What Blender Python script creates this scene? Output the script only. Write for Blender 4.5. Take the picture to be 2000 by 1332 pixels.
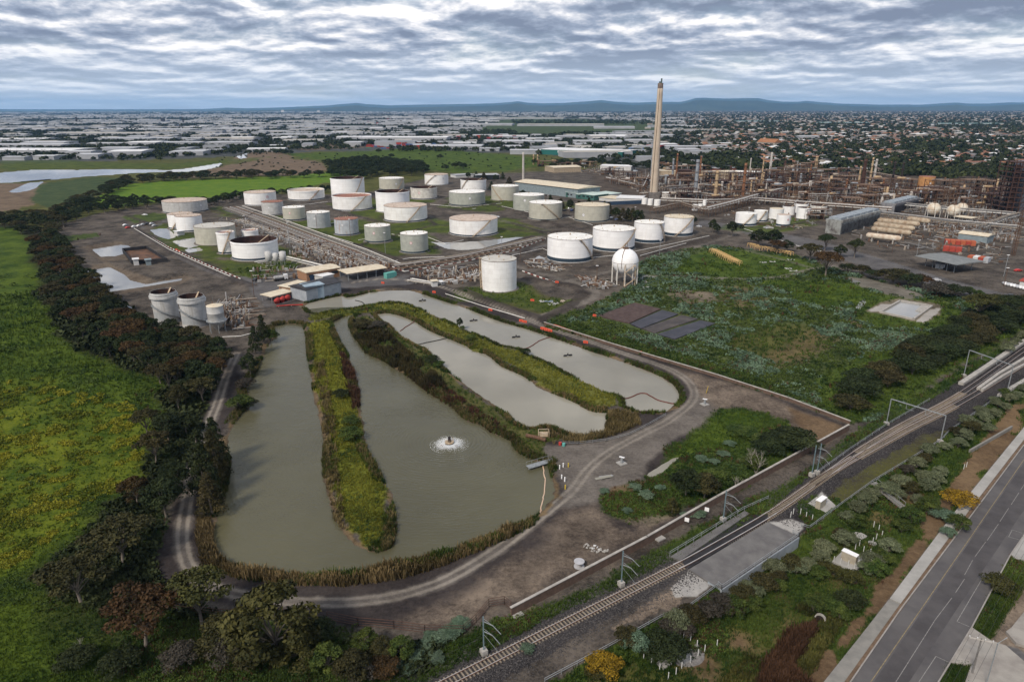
import bpy, math, random
import numpy as np
from mathutils import Matrix, Vector
random.seed(7); RNG = np.random.default_rng(7)
for o in list(bpy.data.objects): bpy.data.objects.remove(o)
SC = bpy.context.scene; COL = SC.collection
# ------------------------------------------------------------------ camera
H = 90.0; FPX = 1333.3; PITCH = math.atan(455/1333.); ROLL = math.radians(0.15)
CP, SP = math.cos(PITCH), math.sin(PITCH)
def dirw(u, v, f=1.0):            # picture-plane offsets (f=1) -> world direction
    c, s = math.cos(ROLL), math.sin(ROLL)
    u, v = u*c-v*s, u*s+v*c
    return np.array([u, f*CP-v*SP, -v*CP-f*SP])
cam_d = bpy.data.cameras.new('camera'); cam = bpy.data.objects.new('camera', cam_d); COL.objects.link(cam)
cam_d.sensor_width = 36; cam_d.lens = 24; cam_d.clip_start = 1; cam_d.clip_end = 120000
R_ = Vector(dirw(1, 0, 0)); U_ = Vector(dirw(0, -1, 0)); B_ = -Vector(dirw(0, 0, 1))
cam.matrix_world = Matrix.Translation((0, 0, H)) @ Matrix((R_, U_, B_)).transposed().to_4x4()
SC.camera = cam
SC.render.resolution_x, SC.render.resolution_y = 1024, 681
# ------------------------------------------------------------------ world: nishita sky behind a broken cloud deck
SUN_EL, SUN_AZ = 44, 215          # azimuth clockwise from +Y
W = bpy.data.worlds.new('World'); SC.world = W; W.use_nodes = True
nt = W.node_tree; nt.nodes.clear()
def N(nt, t, **k):
    n = nt.nodes.new(t)
    for a, b in k.items(): setattr(n, a, b)
    return n
def L(nt, a, b): nt.links.new(a, b)
def mathn(nt, op, a, b=None, c=None, clamp=False):
    n = N(nt, 'ShaderNodeMath', operation=op); n.use_clamp = clamp
    for i, q in enumerate((a, b, c)):
        if q is None: continue
        if isinstance(q, (int, float)): n.inputs[i].default_value = q
        else: L(nt, q, n.inputs[i])
    return n.outputs[0]
def ramp(nt, fac, stops, interp='LINEAR'):
    n = N(nt, 'ShaderNodeValToRGB'); cr = n.color_ramp; cr.interpolation = interp
    while len(cr.elements) < len(stops): cr.elements.new(0.5)
    for e, (p, c) in zip(cr.elements, stops):
        e.position = p; e.color = (c, c, c, 1) if isinstance(c, (int, float)) else (*c, 1)
    L(nt, fac, n.inputs[0]); return n.outputs[0]
sky = N(nt, 'ShaderNodeTexSky', sky_type='NISHITA'); sky.sun_disc = False
sky.sun_elevation = math.radians(SUN_EL); sky.sun_rotation = math.radians(SUN_AZ)
bg1 = N(nt, 'ShaderNodeBackground'); bg1.inputs[1].default_value = 0.08; L(nt, sky.outputs[0], bg1.inputs[0])
tc = N(nt, 'ShaderNodeTexCoord'); sep = N(nt, 'ShaderNodeSeparateXYZ'); L(nt, tc.outputs['Generated'], sep.inputs[0])
zz = mathn(nt, 'MAXIMUM', mathn(nt, 'ADD', sep.outputs[2], 0.045), 0.02)
cmb = N(nt, 'ShaderNodeCombineXYZ')       # bearing and height of the deck, rows closing up towards the horizon
L(nt, mathn(nt, 'MULTIPLY', mathn(nt, 'ARCTAN2', sep.outputs[0], sep.outputs[1]), 6.2), cmb.inputs[0])
L(nt, mathn(nt, 'MULTIPLY', mathn(nt, 'LOGARITHM', zz, 2.718), -3.0), cmb.inputs[1])
def cloudn(off, scale, detail, rough, dist=0.0):
    v = N(nt, 'ShaderNodeVectorMath', operation='ADD'); L(nt, cmb.outputs[0], v.inputs[0]); v.inputs[1].default_value = off
    n = N(nt, 'ShaderNodeTexNoise'); n.inputs['Scale'].default_value = scale; n.inputs['Detail'].default_value = detail
    n.inputs['Roughness'].default_value = rough; n.inputs['Distortion'].default_value = dist
    L(nt, v.outputs[0], n.inputs['Vector']); return n.outputs['Fac']
n1 = cloudn((0, 0, 0), .88, 10, 0.57, 0.12)          # thickness of the deck
n2 = cloudn((0.02, -0.15, 0), .88, 10, 0.57, 0.12)     # same, seen a little further on: sunlit side
n3 = cloudn((5, 9, 2), 0.4, 4, 0.5)
edge = mathn(nt, 'SUBTRACT', n1, n2)
thick = mathn(nt, 'ADD', mathn(nt, 'MULTIPLY', n1, 0.65), mathn(nt, 'MULTIPLY', n3, 0.45))
lit = mathn(nt, 'SUBTRACT', mathn(nt, 'ADD', 0.98, mathn(nt, 'MULTIPLY', edge, 2.2)), mathn(nt, 'MULTIPLY', thick, 0.80))
ccol = ramp(nt, lit, [(0.41, (0.19, 0.225, 0.305)), (0.52, (0.31, 0.355, 0.45)), (0.60, (0.54, 0.565, 0.63)), (0.71, (0.94, 0.91, 0.90))])
hz = ramp(nt, sep.outputs[2], [(0.0, 0.9), (0.025, 0.5), (0.08, 0.0)])
mixh = N(nt, 'ShaderNodeMix', data_type='RGBA'); L(nt, hz, mixh.inputs[0]); L(nt, ccol, mixh.inputs[6]); mixh.inputs[7].default_value = (0.62, 0.70, 0.80, 1)
bg2 = N(nt, 'ShaderNodeBackground'); bg2.inputs[1].default_value = 1.0; L(nt, mixh.outputs[2], bg2.inputs[0])
cov = ramp(nt, n1, [(0.33, 0.72), (0.47, 1.0)])
ms = N(nt, 'ShaderNodeMixShader'); L(nt, cov, ms.inputs[0]); L(nt, bg1.outputs[0], ms.inputs[1]); L(nt, bg2.outputs[0], ms.inputs[2])
wo = N(nt, 'ShaderNodeOutputWorld'); L(nt, ms.outputs[0], wo.inputs[0])
# ------------------------------------------------------------------ sun behind thin cloud
sd = bpy.data.lights.new('sun', 'SUN'); sd.energy = 2.9; sd.angle = math.radians(10); sd.color = (1.0, 0.90, 0.78)
sun = bpy.data.objects.new('sun', sd); COL.objects.link(sun)
a_, e_ = math.radians(SUN_AZ), math.radians(SUN_EL)
sun.rotation_euler = Vector((math.sin(a_)*math.cos(e_), math.cos(a_)*math.cos(e_), math.sin(e_))).to_track_quat('Z', 'Y').to_euler()
SC.view_settings.view_transform = 'Standard'; SC.view_settings.look = 'None'; SC.view_settings.gamma = 1
SC.view_settings.exposure = 0.0
SC.cycles.max_bounces = 5; SC.cycles.diffuse_bounces = 2; SC.cycles.glossy_bounces = 3; SC.cycles.transparent_max_bounces = 6
SC.cycles.volume_bounces = 1
# ------------------------------------------------------------------ map helpers
def P(x, y, z=0.0):               # the place on the level z seen at photo pixel (x, y)
    d = dirw((x-1000)/FPX, (y-666)/FPX); t = (z-H)/d[2]
    return np.array([d[0]*t, d[1]*t, z])
def PA(pts, z=0.0): return np.array([P(x, y, z)[:2] for x, y in pts])
def proj(p):
    q = np.array(p, float)-np.array([0, 0, H])
    u, v, w = q@np.array(R_), -(q@np.array(U_)), -(q@np.array(B_))
    return 1000+FPX*u/w, 666+FPX*v/w, w
def z_at(p, y):                   # height above p at which pixel row y is reached
    lo, hi = -5.0, 300.0
    for _ in range(40):
        m = (lo+hi)/2
        if proj((p[0], p[1], m))[1] > y: lo = m
        else: hi = m
    return lo
def _h(i, j, s): 
    with np.errstate(over='ignore'):
        n = (i.astype(np.int64)*374761393+j.astype(np.int64)*668265263+s*982451653) & 0x7fffffff
        n = ((n ^ (n >> 13))*1274126177) & 0x7fffffff
    return ((n ^ (n >> 16)) & 0xffff)/65535.0
def vnoise(x, y, s=0):
    xi, yi = np.floor(x), np.floor(y); fx, fy = x-xi, y-yi
    fx, fy = fx*fx*(3-2*fx), fy*fy*(3-2*fy)
    xi, yi = xi.astype(np.int64), yi.astype(np.int64)
    return (_h(xi, yi, s)*(1-fx)+_h(xi+1, yi, s)*fx)*(1-fy)+(_h(xi, yi+1, s)*(1-fx)+_h(xi+1, yi+1, s)*fx)*fy
def fbm(x, y, o=4, s=0):
    r, a, t = 0, 1.0, 0
    for k in range(o): r = r+a*vnoise(x*2**k+17*k, y*2**k-9*k, s+k); t += a; a *= .5
    return r/t
def seg_dist(X, Y, pl, closed=False):
    d = np.full(X.shape, 1e9); n = len(pl)
    for i in range(n if closed else n-1):
        a, b = pl[i], pl[(i+1) % n]; ab = b-a; L2 = max(ab@ab, 1e-9)
        t = np.clip(((X-a[0])*ab[0]+(Y-a[1])*ab[1])/L2, 0, 1)
        d = np.minimum(d, (X-a[0]-t*ab[0])**2+(Y-a[1]-t*ab[1])**2)
    return np.sqrt(d)
def inside(X, Y, pg):
    r = np.zeros(X.shape, bool); n = len(pg)
    for i in range(n):
        a, b = pg[i], pg[(i+1) % n]
        if a[1] == b[1]: continue
        c = ((a[1] > Y) != (b[1] > Y)) & (X < (b[0]-a[0])*(Y-a[1])/(b[1]-a[1])+a[0]); r ^= c
    return r
def sdist(X, Y, pg, pad=12):      # positive inside; computed only near the polygon
    r = np.full(X.shape, -1e6); lo, hi = pg.min(0)-pad, pg.max(0)+pad
    m = (X > lo[0]) & (X < hi[0]) & (Y > lo[1]) & (Y < hi[1])
    if m.any():
        x, y = X[m], Y[m]; d = seg_dist(x, y, pg, True); r[m] = np.where(inside(x, y, pg), d, -d)
    return r
def smooth(pl, n=4):              # catmull-rom through a polyline
    pl = np.array(pl, float); out = []
    for i in range(len(pl)-1):
        p0, p1, p2, p3 = pl[max(i-1, 0)], pl[i], pl[i+1], pl[min(i+2, len(pl)-1)]
        for k in range(n):
            t = k/n; out.append(.5*((2*p1)+(p2-p0)*t+(2*p0-5*p1+4*p2-p3)*t*t+(3*p1-p0-3*p2+p3)*t**3))
    out.append(pl[-1]); return np.array(out)
# ------------------------------------------------------------------ materials
MATS = {}
def mat(name, c1, c2=None, scale=0.5, rough=0.8, metal=0.0, detail=5, bump=0.0, bscale=None, streak=None, rnd=0.0, stretch=None, spec=0.3, lo=0.38, hi=0.62):
    if name in MATS: return MATS[name]
    m = bpy.data.materials.new(name); m.use_nodes = True; t = m.node_tree; b = t.nodes['Principled BSDF']
    b.inputs['Roughness'].default_value = rough; b.inputs['Metallic'].default_value = metal
    b.inputs['Specular IOR Level'].default_value = spec
    c2 = c2 or tuple(q*0.8 for q in c1)
    co = N(t, 'ShaderNodeTexCoord').outputs['Object']
    if stretch:
        mp = N(t, 'ShaderNodeMapping'); mp.inputs['Scale'].default_value = stretch; L(t, co, mp.inputs[0]); cv = mp.outputs[0]
    else: cv = co
    n = N(t, 'ShaderNodeTexNoise'); n.inputs['Scale'].default_value = scale; n.inputs['Detail'].default_value = detail; n.inputs['Roughness'].default_value = 0.62
    L(t, cv, n.inputs['Vector'])
    col = ramp(t, n.outputs['Fac'], [(lo, c1), (hi, c2)])
    if streak:                    # (colour, amount, scale) vertical run-off stains
        mp = N(t, 'ShaderNodeMapping'); mp.inputs['Scale'].default_value = (1, 1, 0.07); L(t, co, mp.inputs[0])
        s = N(t, 'ShaderNodeTexNoise'); s.inputs['Scale'].default_value = streak[2]; s.inputs['Detail'].default_value = 6; L(t, mp.outputs[0], s.inputs['Vector'])
        f = ramp(t, s.outputs['Fac'], [(0.55, 0.0), (0.78, streak[1])])
        mx = N(t, 'ShaderNodeMix', data_type='RGBA'); L(t, f, mx.inputs[0]); L(t, col, mx.inputs[6]); mx.inputs[7].default_value = (*streak[0], 1); col = mx.outputs[2]
    if rnd:
        oi = N(t, 'ShaderNodeObjectInfo'); hs = N(t, 'ShaderNodeHueSaturation')
        L(t, mathn(t, 'ADD', 1-rnd, mathn(t, 'MULTIPLY', oi.outputs['Random'], 2*rnd)), hs.inputs['Value'])
        L(t, mathn(t, 'ADD', 0.5-rnd*.08, mathn(t, 'MULTIPLY', mathn(t, 'FRACT', mathn(t, 'MULTIPLY', oi.outputs['Random'], 7.3)), rnd*.16)), hs.inputs['Hue'])
        L(t, col, hs.inputs['Color']); col = hs.outputs[0]
    L(t, col, b.inputs['Base Color'])
    if bump:
        bn = N(t, 'ShaderNodeTexNoise'); bn.inputs['Scale'].default_value = bscale or scale*4; bn.inputs['Detail'].default_value = 4; L(t, co, bn.inputs['Vector'])
        bp = N(t, 'ShaderNodeBump'); bp.inputs['Strength'].default_value = bump; bp.inputs['Distance'].default_value = 0.3; L(t, bn.outputs['Fac'], bp.inputs['Height']); L(t, bp.outputs[0], b.inputs['Normal'])
    MATS[name] = m; return m
# ------------------------------------------------------------------ mesh helpers
class MB:
    def __init__(s): s.v = []; s.f = []; s.n = 0
    def add(s, v, f):
        s.v.extend([tuple(map(float, q)) for q in v]); s.f.extend([tuple(i+s.n for i in q) for q in f]); s.n += len(v); return s
    def box(s, c, d, rz=0, tilt=None):
        x, y, z = d[0]/2, d[1]/2, d[2]/2; ca, sa = math.cos(rz), math.sin(rz); v = []
        for a in (-1, 1):
            for b in (-1, 1):
                for e in (-1, 1):
                    X, Y = a*x, b*y; v.append((c[0]+X*ca-Y*sa, c[1]+X*sa+Y*ca, c[2]+e*z))
        return s.add(v, [(0, 1, 3, 2), (4, 6, 7, 5), (0, 4, 5, 1), (2, 3, 7, 6), (0, 2, 6, 4), (1, 5, 7, 3)])
    def tube(s, pts, r, n=6, cap=True):
        pts = [Vector(p) for p in pts]; rs = r if isinstance(r, (list, tuple)) else [r]*len(pts); v = []; f = []
        for i, p in enumerate(pts):
            d = (pts[min(i+1, len(pts)-1)]-pts[max(i-1, 0)]).normalized()
            up = Vector((0, 0, 1)) if abs(d.z) < .9 else Vector((1, 0, 0)); a = d.cross(up).normalized(); b = d.cross(a)
            for k in range(n):
                t = 2*math.pi*k/n; v.append(p+(a*math.cos(t)+b*math.sin(t))*rs[i])
        for i in range(len(pts)-1):
            for k in range(n): f.append((i*n+k, i*n+(k+1) % n, (i+1)*n+(k+1) % n, (i+1)*n+k))
        if cap: f += [tuple(range(n)), tuple(reversed(range((len(pts)-1)*n, len(pts)*n)))]
        return s.add(v, f)
    def beam(s, a, b, w, h=None):  # square bar
        a, b = Vector(a), Vector(b); h = h or w; d = (b-a).normalized(); up = Vector((0, 0, 1)) if abs(d.z) < .9 else Vector((1, 0, 0))
        x = d.cross(up).normalized()*w/2; y = d.cross(x).normalized()*h/2
        v = [q+i*x+j*y for q in (a, b) for i, j in ((-1, -1), (1, -1), (1, 1), (-1, 1))]
        return s.add(v, [(0, 1, 2, 3), (7, 6, 5, 4), (0, 4, 5, 1), (1, 5, 6, 2), (2, 6, 7, 3), (3, 7, 4, 0)])
    def lathe(s, prof, n=40, c=(0, 0, 0), a0=0, a1=2*math.pi):
        full = abs(a1-a0-2*math.pi) < 1e-6; m = n if full else n+1; v = []; f = []
        for r, z in prof:
            for k in range(m):
                t = a0+(a1-a0)*k/n; v.append((c[0]+r*math.cos(t), c[1]+r*math.sin(t), c[2]+z))
        for i in range(len(prof)-1):
            for k in range(n):
                j = (k+1) % m
                f.append((i*m+k, i*m+j, (i+1)*m+j, (i+1)*m+k))
        return s.add(v, f)
    def prism(s, pg, z0, z1):
        n = len(pg); v = [(p[0], p[1], z0) for p in pg]+[(p[0], p[1], z1) for p in pg]
        a = sum(pg[i][0]*pg[(i+1) % n][1]-pg[(i+1) % n][0]*pg[i][1] for i in range(n))
        f = [tuple(reversed(range(n))), tuple(range(n, 2*n))]+[(i, (i+1) % n, n+(i+1) % n, n+i) for i in range(n)]
        if a < 0: f = [tuple(reversed(q)) for q in f]
        return s.add(v, f)
    def sphere(s, c, r, n=16, m=10, sz=1.0):
        pr = [(max(r*math.sin(math.pi*i/m), .001), -r*sz*math.cos(math.pi*i/m)) for i in range(m+1)]
        return s.lathe(pr, n, c)
    def mesh(s, name, m, smooth=False):
        me = bpy.data.meshes.new(name); me.from_pydata(s.v, [], s.f); me.update()
        if m: me.materials.append(m)
        if smooth: me.shade_smooth() if hasattr(me, 'shade_smooth') else None
        return me
def npmesh(name, V, F, m, attrs=None, smooth=False):     # V (n,3) float, F (k,3|4) int
    me = bpy.data.meshes.new(name); k = F.shape[1]
    me.vertices.add(len(V)); me.vertices.foreach_set('co', np.ascontiguousarray(V, np.float32).ravel())
    me.loops.add(F.size); me.loops.foreach_set('vertex_index', np.ascontiguousarray(F, np.int32).ravel())
    me.polygons.add(len(F)); me.polygons.foreach_set('loop_start', np.arange(0, F.size, k, dtype=np.int32))
    me.update(calc_edges=True)
    for nm, arr in (attrs or {}).items():
        if arr.ndim == 1: a = me.attributes.new(nm, 'FLOAT', 'POINT'); a.data.foreach_set('value', arr.astype(np.float32))
        else:
            a = me.attributes.new(nm, 'FLOAT_COLOR', 'POINT'); a.data.foreach_set('color', np.c_[arr, np.ones(len(arr))].astype(np.float32).ravel())
    if smooth: me.polygons.foreach_set('use_smooth', np.ones(len(F), bool))
    me.materials.append(m); return me
def ob(name, me, parent=None, loc=(0, 0, 0), rz=0):
    o = bpy.data.objects.new(name, me); COL.objects.link(o); o.location = loc; o.rotation_euler[2] = rz
    if parent: o.parent = parent
    return o
def part(name, mb, m, parent, smooth=False, loc=(0, 0, 0), label=None):
    o = ob(name, mb.mesh(name, m, smooth) if isinstance(mb, MB) else mb, parent, loc)
    if label: o['label'] = label
    return o
def tag(o, label=None, cat=None, group=None, kind=None):
    if label: o['label'] = label
    if cat: o['category'] = cat
    if group: o['group'] = group
    if kind: o['kind'] = kind
    return o
def thing(name, label, cat, loc, rz=0, group=None):
    o = bpy.data.objects.new(name, None); COL.objects.link(o); o.location = tuple(map(float, loc)); o.rotation_euler[2] = rz
    return tag(o, label, cat, group)
def copy_tree(o, parent=None):
    c = o.copy(); COL.objects.link(c); c.parent = parent
    for ch in list(o.children): copy_tree(ch, c)
    return c
def single(name, mb, m, label, cat, group=None, loc=(0, 0, 0), rz=0, smooth=False, kind=None):
    return tag(ob(name, mb.mesh(name, m, smooth) if isinstance(mb, MB) else mb, None, loc, rz), label, cat, group, kind)
# ================================================================== GROUND
POND_A = [(533,636),(560,631),(590,632),(597,655),(599,690),(606,725),(610,760),(618,795),(627,830),(632,860),(628,900),(634,940),(645,980),(655,1010),(672,1040),(690,1060),(715,1073),(735,1076),(754,1072),(768,1060),(774,1035),(771,1000),(766,965),(750,935),(735,905),(716,875),(712,845),(708,815),(700,780),(697,750),(688,720),(681,690),(665,665),(653,640),(650,628),(668,618),(694,612),(683,622),(679,630),(685,645),(691,657),(704,675),(718,690),(738,700),(754,705),(778,723),(790,731),(805,736),(822,752),(838,765),(858,778),(877,787),(892,802),(904,816),(922,823),(940,827),(952,836),(964,845),(982,852),(997,858),(1004,873),(1016,884),(1030,892),(1048,897),(1062,900),(1072,909),(1077,930),(1080,945),(1084,957),(1076,974),(1062,992),(1035,1012),(1000,1030),(975,1042),(949,1052),(922,1063),(895,1073),(872,1080),(850,1085),(825,1091),(799,1097),(772,1102),(748,1106),(732,1113),(715,1120),(685,1124),(655,1125),(595,1125),(560,1123),(535,1120),(505,1118),(478,1114),(457,1106),(439,1096),(427,1086),(421,1076),(416,1058),(414,1040),(420,1020),(427,998),(435,976),(443,955),(447,930),(450,900),(445,875),(446,855),(451,838),(459,822),(472,806),(486,792),(483,777),(480,756),(490,742),(500,728),(512,700),(524,672),(540,655)]
POND_B = [(734,612),(760,610),(784,616),(811,627),(829,639),(850,650),(877,660),(895,668),(910,673),(925,685),(949,690),(964,701),(979,714),(1000,723),(1021,732),(1040,746),(1060,759),(1083,768),(1105,776),(1120,783),(1134,791),(1148,798),(1162,803),(1187,804),(1184,813),(1187,831),(1182,844),(1168,849),(1152,851),(1121,849),(1107,843),(1093,837),(1078,832),(1062,830),(1046,832),(1032,835),(1018,830),(1006,823),(994,811),(983,800),(970,790),(955,780),(940,772),(922,760),(904,746),(886,732),(868,717),(858,707),(850,699),(840,690),(829,680),(812,672),(796,664),(785,657),(775,650),(768,642),(760,633),(750,628),(742,622)]
POND_C = [(594,597),(605,590),(638,582),(669,576),(676,580),(692,578),(722,570),(761,566),(799,566),(825,573),(863,586),(914,602),(951,617),(984,629),(1028,641),(1055,650),(1079,658),(1105,667),(1130,676),(1156,685),(1181,693),(1225,708),(1264,722),(1280,729),(1294,735),(1307,743),(1317,751),(1325,763),(1328,774),(1322,786),(1302,799),(1277,804),(1251,804),(1223,795),(1219,779),(1208,771),(1195,767),(1180,763),(1155,750),(1130,739),(1107,727),(1084,714),(1060,703),(1035,693),(1017,681),(1000,677),(977,674),(958,664),(938,655),(920,648),(905,640),(890,634),(875,626),(850,615),(825,604),(799,594),(780,591),(761,590),(740,592),(722,595),(703,598),(684,602),(665,604),(646,607),(623,611),(608,611)]
CREEK = [(1256,926),(1268,914),(1282,906),(1298,896),(1312,888),(1335,884),(1325,895),(1312,906),(1300,918),(1285,926),(1270,930)]
RIVER = [(-80,337),(0,338),(60,333),(100,332),(150,333),(200,331),(250,331),(330,333),(365,330),(390,326),(415,322),(432,319),(428,325),(400,331),(370,335),(320,336),(270,337),(220,341),(160,345),(110,350),(60,354),(0,357),(-80,358)]
RIVER2 = [(462,305),(466,301),(476,300),(487,298),(480,302),(484,307),(470,310)]
RIVER3 = [(20,374),(40,365),(55,358),(85,355),(75,360),(70,366),(55,372),(30,376)]
BASIN1 = [(180,487),(235,478),(250,480),(262,490),(222,502),(200,503)]
BASIN2 = [(171,529),(212,522),(243,538),(253,548),(284,556),(320,549),(355,544),(352,549),(284,561),(215,571)]
BASIN3 = [(1726,610),(1757,594),(1808,602),(1784,623)]
PUD = [[(294,449),(310,447),(327,446),(335,454),(342,463),(330,466),(319,464),(305,458)],[(337,471),(360,467),(388,464),(392,478),(370,484),(352,480),(345,475)],[(362,487),(388,484),(395,489),(370,493)],
 [(840,470),(870,474),(905,473),(950,470),(1000,464),(1030,463),(1020,468),(985,474),(950,484),(900,488),(870,484)],[(1240,541),(1262,537),(1285,544),(1302,547),(1285,552),(1262,552),(1245,550)],[(905,404),(925,401),(938,404),(925,408)],[(945,424),(960,419),(975,423),(962,427)],
 [(1283,436),(1300,430),(1312,434),(1300,440)],[(1672,600),(1680,590),(1687,584),(1690,592),(1680,602)],[(1490,444),(1500,441),(1512,445),(1500,449)],[(1172,930),(1192,927),(1196,929),(1176,935)],[(1030,502),(1046,498),(1070,506),(1066,513),(1050,510)],[(238,600),(250,597),(257,602),(246,606)],[(1650,542),(1668,546),(1682,552),(1668,553),(1655,549)]]
DITCH = [(1590,1340),(1560,1332),(1480,1332),(1505,1280),(1540,1245),(1570,1215),(1600,1196),(1607,1205),(1590,1230),(1570,1262),(1545,1300)]
FENCE = [(980,1375),(1064,1332),(1187,1266),(1292,1207),(1343,1189),(1401,1146),(1409,1153),(1561,1048),(1580,1034),(1649,983),(1703,944),(1835,864),(1853,845),(1940,783),(2000,745),(2100,678)]
LOWZ = -2.4
WATERZ = -0.45
wA, wB, wC, wCR, wR, wR2, wR3 = [PA(q) for q in (POND_A, POND_B, POND_C, CREEK, RIVER, RIVER2, RIVER3)]
wB1, wB2, wB3 = PA(BASIN1, -1.5), PA(BASIN2, -1.7), PA(BASIN3); wPUD = [PA(q) for q in PUD]
LOW = np.array(list(PA(FENCE))+list(PA([(2700,600),(2700,1900),(900,1900)])))
FENCEw = PA(FENCE)
BUNDS = [  # earth banks round the tank bays (pixel lines), height, half width
 ([(262,447),(330,490),(400,520),(470,552),(490,560)],1.2,3.0),([(262,447),(300,438),(330,436)],1.0,2.5),
 ([(455,420),(560,462),(680,505),(775,540)],0.9,2.0),([(775,540),(900,522),(1010,500),(1060,470)],1.0,2.4),
 ([(560,500),(600,497),(640,520)],0.8,2.0),([(480,410),(560,437),(640,462),(700,480),(800,515),(900,500),(1040,462)],0.9,2.2),
 ([(480,425),(540,398),(600,395),(700,400)],1.0,2.4),([(560,437),(640,408),(750,437)],0.9,2.4),([(700,480),(850,440),(1060,455)],0.9,2.4),([(850,440),(800,400),(870,410)],0.9,2.4),
 ([(990,500),(1010,517),(1150,527),(1290,492),(1400,462)],1.3,3.4),([(1010,517),(1060,486)],1.3,3.0),([(900,565),(960,592),(1060,625),(1110,600),(1140,576),(1120,560),(1030,545)],1.2,3.2),
 ([(870,412),(960,400),(1030,418),(1100,445),(1200,440)],1.0,3.0),([(960,400),(1010,385),(1100,400),(1230,415)],1.0,2.6),([(1000,437),(1060,455),(1150,447)],1.0,3.0),
 ([(300,410),(420,412),(470,404)],1.0,2.6),([(420,412),(500,437),(560,465)],0.9,2.0),([(235,418),(290,437),(325,430)],0.9,2.4),
 ([(1420,440),(1520,450),(1600,425)],0.9,2.4),([(600,470),(680,500)],0.6,2)]
BUNDSw = [(PA(a), h, w) for a, h, w in BUNDS]
RAIL = [(780,1381),(878,1332),(1100,1220),(1300,1120),(1345,1097),(1400,1066),(1465,1029),(1500,1008),(1540,981),(1586,948),(1630,918),(1668,895)]
RAIL_U = [(1586,948),(1630,917),(1668,889),(1720,856),(1775,825),(1849,787),(1904,752),(1965,709),(2000,684),(2120,600)]
RAIL_L = [(1630,920),(1668,898),(1720,869),(1775,839),(1849,802),(1904,771),(1945,746),(2000,712),(2120,636)]
WCUT = PA([(1403,1156),(1410,1151.5),(1562,1047),(1590,1060),(1432,1172)])
RAILw = smooth(PA(RAIL), 4)
def gz(X, Y):
    X = np.atleast_1d(np.asarray(X, float)); Y = np.atleast_1d(np.asarray(Y, float)); D = np.hypot(X, Y)
    z = 0.30*(fbm(X*.11, Y*.11, 4, 3)-.5)+0.12*(fbm(X*.6, Y*.6, 2, 9)-.5)
    z = z*np.clip(1.6-D/900, 0.3, 1)
    rag = 1.6*(fbm(X*.35, Y*.35, 3, 5)-.5)+0.9*(fbm(X*1.4, Y*1.4, 2, 6)-.5)
    near = Y < 420
    low = np.zeros(X.shape)
    for pg in (wA, wB, wC, wCR):
        s = sdist(X, Y, pg, 8)+rag*(0.8 if pg is not wCR else .3)
        z = np.where(s > 0, np.maximum(-2.2, -.45-s*.5), np.where(s > -2.2, np.maximum(-.45+(-s)/2.2*.6, -.45)+z*np.clip(-s/2.2, 0, 1), z))
    for pg, dep, sl in ((wB1, 1.6, 5.), (wB2, 1.8, 6.), (wR, .3, 12.), (wR2, .3, 8.), (wR3, .3, 8.)):
        s = sdist(X, Y, pg, 20)+rag*.4*(sl > 7)
        z = np.where(s > 0, -dep-.3, np.where(s > -sl, np.minimum(z, -dep+dep*(-s)/sl), z))
    for pg in wPUD: s = sdist(X, Y, pg, 4)+rag*.7; z = np.where(s > 0, -.45, np.where(s > -2.5, z*np.clip(-s/2.5, 0, 1)-.3*(1+s/2.5), z))
    for pl, h, w in BUNDSw:
        lo, hi = pl.min(0)-6, pl.max(0)+6; m = (X > lo[0]) & (X < hi[0]) & (Y > lo[1]) & (Y < hi[1])
        if m.any():
            d = seg_dist(X[m], Y[m], pl); hh = h*np.clip(1.35-d/w, 0, 1); z[m] = np.where(hh > 0, np.maximum(z[m], hh), z[m])
    m = (Y < 420) & (X > -20)
    if m.any():
        s = sdist(X[m], Y[m], LOW, 1e5); t = np.clip((s-.3)/4.5, 0, 1); z[m] = z[m]+LOWZ*t
    s = sdist(X, Y, WCUT, 3); z = np.where(s > 0, LOWZ, z)
    s = sdist(X, Y, PA(DITCH, LOWZ), 6); z = np.where(s > -2, z-np.clip((s+2)/3, 0, 1)*.9, z)
    m = (Y < 420) & (X > -20)
    if m.any():
        d = seg_dist(X[m], Y[m], RAILw); z[m] = np.where(d < 3.2, z[m]*0+0.0, z[m])
    return z
def g1(p): return float(gz([p[0]], [p[1]])[0])
def PG(x, y):                     # point on the real ground under a pixel
    z = 0.0
    for _ in range(3): p = P(x, y, z); z = g1(p)
    return np.array([p[0], p[1], z])
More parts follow.
